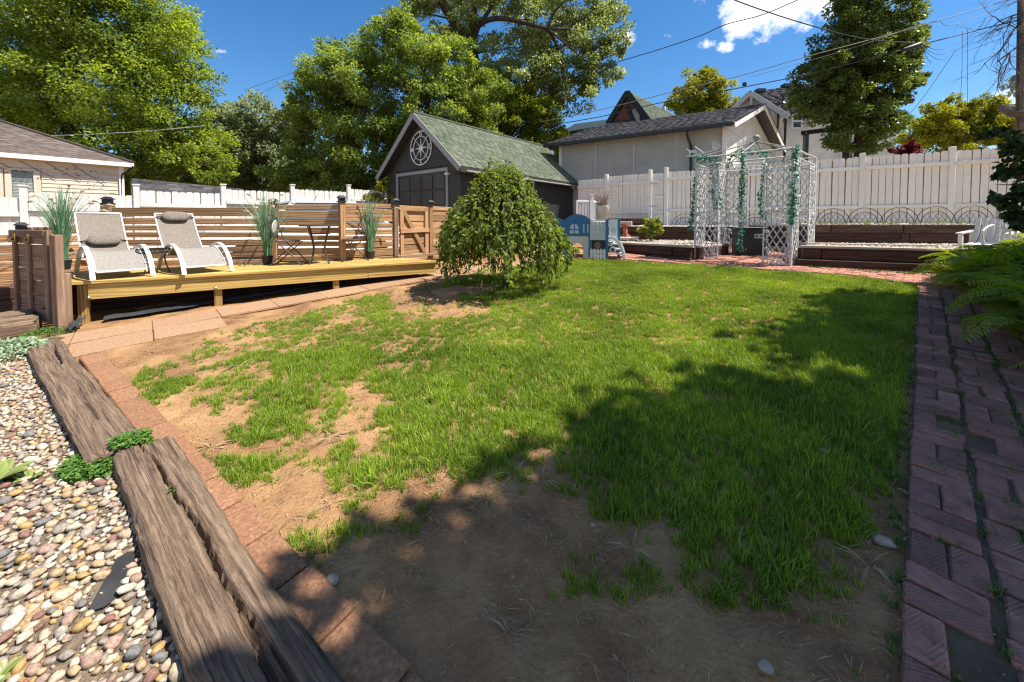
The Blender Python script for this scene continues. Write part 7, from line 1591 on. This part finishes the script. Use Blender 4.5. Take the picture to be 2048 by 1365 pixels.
# ------------------------------------------------------------------ small plants by the stone bed
def leaf_plant(name, label, cat, c, n, rad, hgt, size, mat, seed, wl=.7, flat=False):
    r_ = np.random.default_rng(seed); t = thing(name, label, cat, c); a = r_.uniform(0, tau, n); rr = rad * np.sqrt(r_.random(n)); dome = np.sqrt(np.maximum(0, 1 - (rr / rad) ** 2)); z = hgt * (dome * r_.uniform(.55, 1, n) if not flat else r_.uniform(.2, 1, n))
    P = np.stack([rr * np.cos(a), rr * np.sin(a), z], 1) + np.array(tuple(c)); ax = np.stack([np.cos(a), np.sin(a), r_.normal(.1, .3, n)], 1) + r_.normal(0, .6, (n, 3)); nr = np.tile([0, 0, 1.0], (n, 1)) + r_.normal(0, .35, (n, 3)); v, q, tt = leaves(P, ax, nr, size * r_.uniform(.6, 1.3, n), size * wl * r_.uniform(.7, 1.2, n), np.clip(r_.normal(.5, .22, n), 0, 1))
    o = link('foliage', np_mesh('foliage', v - np.array(tuple(c)), q, tt), mat, t, Matrix.Translation(c)); setp(o, kind='stuff')
    m_ = MB()
    for k in range(min(14, n)): m_.tube([Vector(c), Vector(tuple(P[k]))], .0022, 3)
    m_.build('stem', mat, t); return t
silver = leafmat('silvery mound leaves', (.16, .23, .13), (.40, .50, .33), .25, .7); clover = leafmat('clover leaves', (.05, .13, .02), (.14, .26, .05), .3, .5); hosta_m = leafmat('variegated hosta leaf', (.10, .17, .03), (.42, .46, .16), .3, .4)
leaf_plant('mound_plant', 'silvery green mound plant at the left edge behind the stone bed', 'plant', G(8, 716), 1500, .30, .17, .034, silver, 41)
leaf_plant('clover_patch', 'patch of green creeping clover where the two railway ties meet', 'plant', G(222, 922), 1700, .18, .045, .022, clover, 42, .95, True)
leaf_plant('clover_patch', 'small runner of clover lying across the end of the far railway tie', 'plant', G(262, 884, .07), 330, .08, .035, .02, clover, 43, .95, True)
leaf_plant('weed_clump', 'low green weeds growing at the foot of the grey gate posts', 'plant', G(96, 671), 900, .20, .08, .022, clover, 44, .5)
leaf_plant('weed_sprout', 'tiny weed sprouting from the crack in the front railway tie', 'plant', G(344, 990, .05), 26, .03, .03, .03, clover, 45, .35)
def hosta(label, c, n, ln, seed):
    r_ = np.random.default_rng(seed); t = thing('hosta', label, 'plant', c, None); 
    for k in range(n):
        a = k * 2.4 + r_.uniform(-.3, .3); m_ = []; qs = []; ts = []
        for s in range(7):
            f = s / 6; rr = ln * f * .85; z = ln * (.75 * f - .35 * f * f); wd = ln * .23 * math.sin(math.pi * min(1, f * .95 + .04)) ** .8
            d = np.array([math.cos(a), math.sin(a), 0]); sd_ = np.array([-d[1], d[0], 0]); c0 = d * rr + np.array([0, 0, z])
            m_ += [c0 - sd_ * wd + np.array([0, 0, .2 * wd]), c0, c0 + sd_ * wd + np.array([0, 0, .2 * wd])]; ts += [.7, .12, .7]
        for s in range(6): qs += [(3 * s, 3 * s + 1, 3 * s + 4, 3 * s + 3), (3 * s + 1, 3 * s + 2, 3 * s + 5, 3 * s + 4)]
        link('leaf', np_mesh('leaf', np.array(m_), np.array(qs), np.array(ts)), hosta_m, t, Matrix.Translation(c))
hosta('pale edged hosta at the left edge of the stone bed', G(-18, 975), 9, .17, 51); hosta('tiny hosta sprout alone among the river stones', G(56, 962), 6, .075, 52); hosta('hosta leaves at the bottom left corner of the stone bed', G(-5, 1362), 6, .06, 53)
for k, (px, py, r_, lab) in enumerate(((1533, 1340, .022, 'small white stone lying on the shaded bare soil'), (665, 1165, .025, 'round pale stone against the brick edging'), (1768, 1090, .028, 'pale stone at the lawn edge beside the missing bricks'), (1185, 1052, .012, 'tiny pale pebble on the bare soil by the grass tuft'), (1650, 905, .02, 'pale stone half hidden in the shaded grass') )):
    c = G(px, py); mw = Matrix.Translation(c + up * r_ * .35) @ Matrix.Rotation(k * 1.3, 4, 'Z') @ Matrix.Scale(r_, 4); me = np_mesh('stone', *PV[k]); me.polygons.foreach_set('use_smooth', [True] * len(me.polygons)); o = link('stone', me, nmat('pale stone', [(.3, (.26, .22, .17)), (.7, (.40, .345, .28))], (1, 1, 1), 30, .8, .4, 90), None, mw); setp(o, 'stone', lab)

# ================================================================== POLE AND WIRES
pole = thing('utility_pole', 'brown wooden utility pole at the right edge carrying the wires', 'utility pole', gnd(2046, 12.6, 1.3)); MB().tube([gnd(2040, 12.6, 1.2), TV(2042, 200, 12.6), TV(2046, -120, 12.6)], [.12, .11, .095], 12).build('shaft', nmat('pole wood', [(.3, (.10, .07, .055)), (.7, (.22, .17, .14))], (6, 6, 1), 3, .9, .5), pole, True)
MB().tube([TV(2037, 275, 12.45), TV(2038, 20, 12.45)], .02, 6).build('conduit', black_metal, pole)
wire_m = plain('black cable', (.012, .012, .013), .5); wire_g = plain('grey cable', (.16, .16, .165), .5)
def wire(label, pts, r_, mat=wire_m, name='overhead_wire'):
    P = catmull([TV(*p) for p in pts], 8); t = thing(name, label, 'wire', P[0]); MB().tube(P, r_, 5).build('cable', mat, t, True); return t
wire('wavy black service cable crossing the sky above the brick house', [(1085, 165, 16), (1180, 140, 15), (1300, 105, 14), (1400, 72, 13), (1450, 50, 12.5), (1530, 28, 12), (1640, -20, 11)], .014)
wire('black cable falling from the top edge to the cable splice', [(1440, -12, 8), (1500, 12, 8.6), (1600, 45, 9.5), (1700, 72, 10.5), (1760, 82, 11.2), (1830, 86, 12)], .014)
wire('upper grey cable of the pair running from the garage roof to the pole', [(1080, 245, 17), (1200, 220, 16), (1330, 188, 15), (1480, 152, 14), (1620, 112, 13.2), (1800, 64, 12.8), (1950, 20, 12.6), (2046, -8, 12.6)], .013, wire_g)
wire('lower black cable of the pair running from the garage roof to the pole', [(1080, 254, 17), (1200, 234, 16), (1330, 204, 15), (1480, 176, 14), (1620, 148, 13.2), (1760, 112, 12.9), (1850, 88, 12.7), (1950, 62, 12.6), (2046, 38, 12.6)], .017)
wire('grey cable sagging just above the splice', [(1500, 155, 14), (1700, 98, 13), (1860, 44, 12.7), (1905, 50, 12.6), (2046, 0, 12.6)], .007, wire_g)
sp_c = thing('cable_splice', 'fat black splice case hung on the lower cable before the dark tree', 'splice case', TV(1820, 97, 12.7)); MB().tube([TV(1802, 102, 12.75), TV(1808, 100, 12.75), TV(1840, 89, 12.7), TV(1846, 86, 12.7)], [.025, .07, .07, .025], 10).build('case', wire_m, sp_c, True)
for k in range(3): wire(f'thin black drop cable looping from the splice to the pole, {("upper", "middle", "lower")[k]} one', [(1846, 90 + 4 * k, 12.6), (1880, 100 + 10 * k, 12.6), (1930, 80 + 12 * k, 12.6), (2046, 44 + 9 * k, 12.5)], .006)
wire('curly loose wire dangling under the splice case', [(1846, 95, 12.6), (1855, 118, 12.6), (1862, 128, 12.6), (1845, 132, 12.6), (1836, 122, 12.6), (1834, 145, 12.6), (1838, 152, 12.6)], .006)
wire('thin guy wire slanting down across the blue sky beside the yellow tree', [(1795, 258, 15), (1850, 190, 14), (1912, 100, 12.7)], .008, wire_g)
wire('thin black line hanging straight down before the yellow green tree', [(1935, 55, 12.5), (1935, 180, 12.5), (1932, 300, 12.5)], .005); wire('second thin black line hanging beside the first before the yellow tree', [(1925, 60, 12.5), (1922, 180, 12.5), (1908, 300, 12.5)], .005)
wire('pale wire running behind the roof of the beige house into the maple', [(95, 272, 15.8), (200, 268, 15.9), (300, 262, 16), (410, 252, 16.2)], .012, plain('pale cable', (.5, .5, .5), .5))
wire('distant upper utility line between the maple and the thicket', [(490, 180, 40), (560, 155, 40), (640, 125, 40)], .016); wire('distant lower utility line between the maple and the thicket', [(530, 182, 40), (580, 160, 40), (640, 136, 40)], .016)
wire('diagonal guy wire crossing the white garage gable', [(1445, 250, 13.4), (1490, 282, 12.9), (1532, 306, 12.4)], .008);
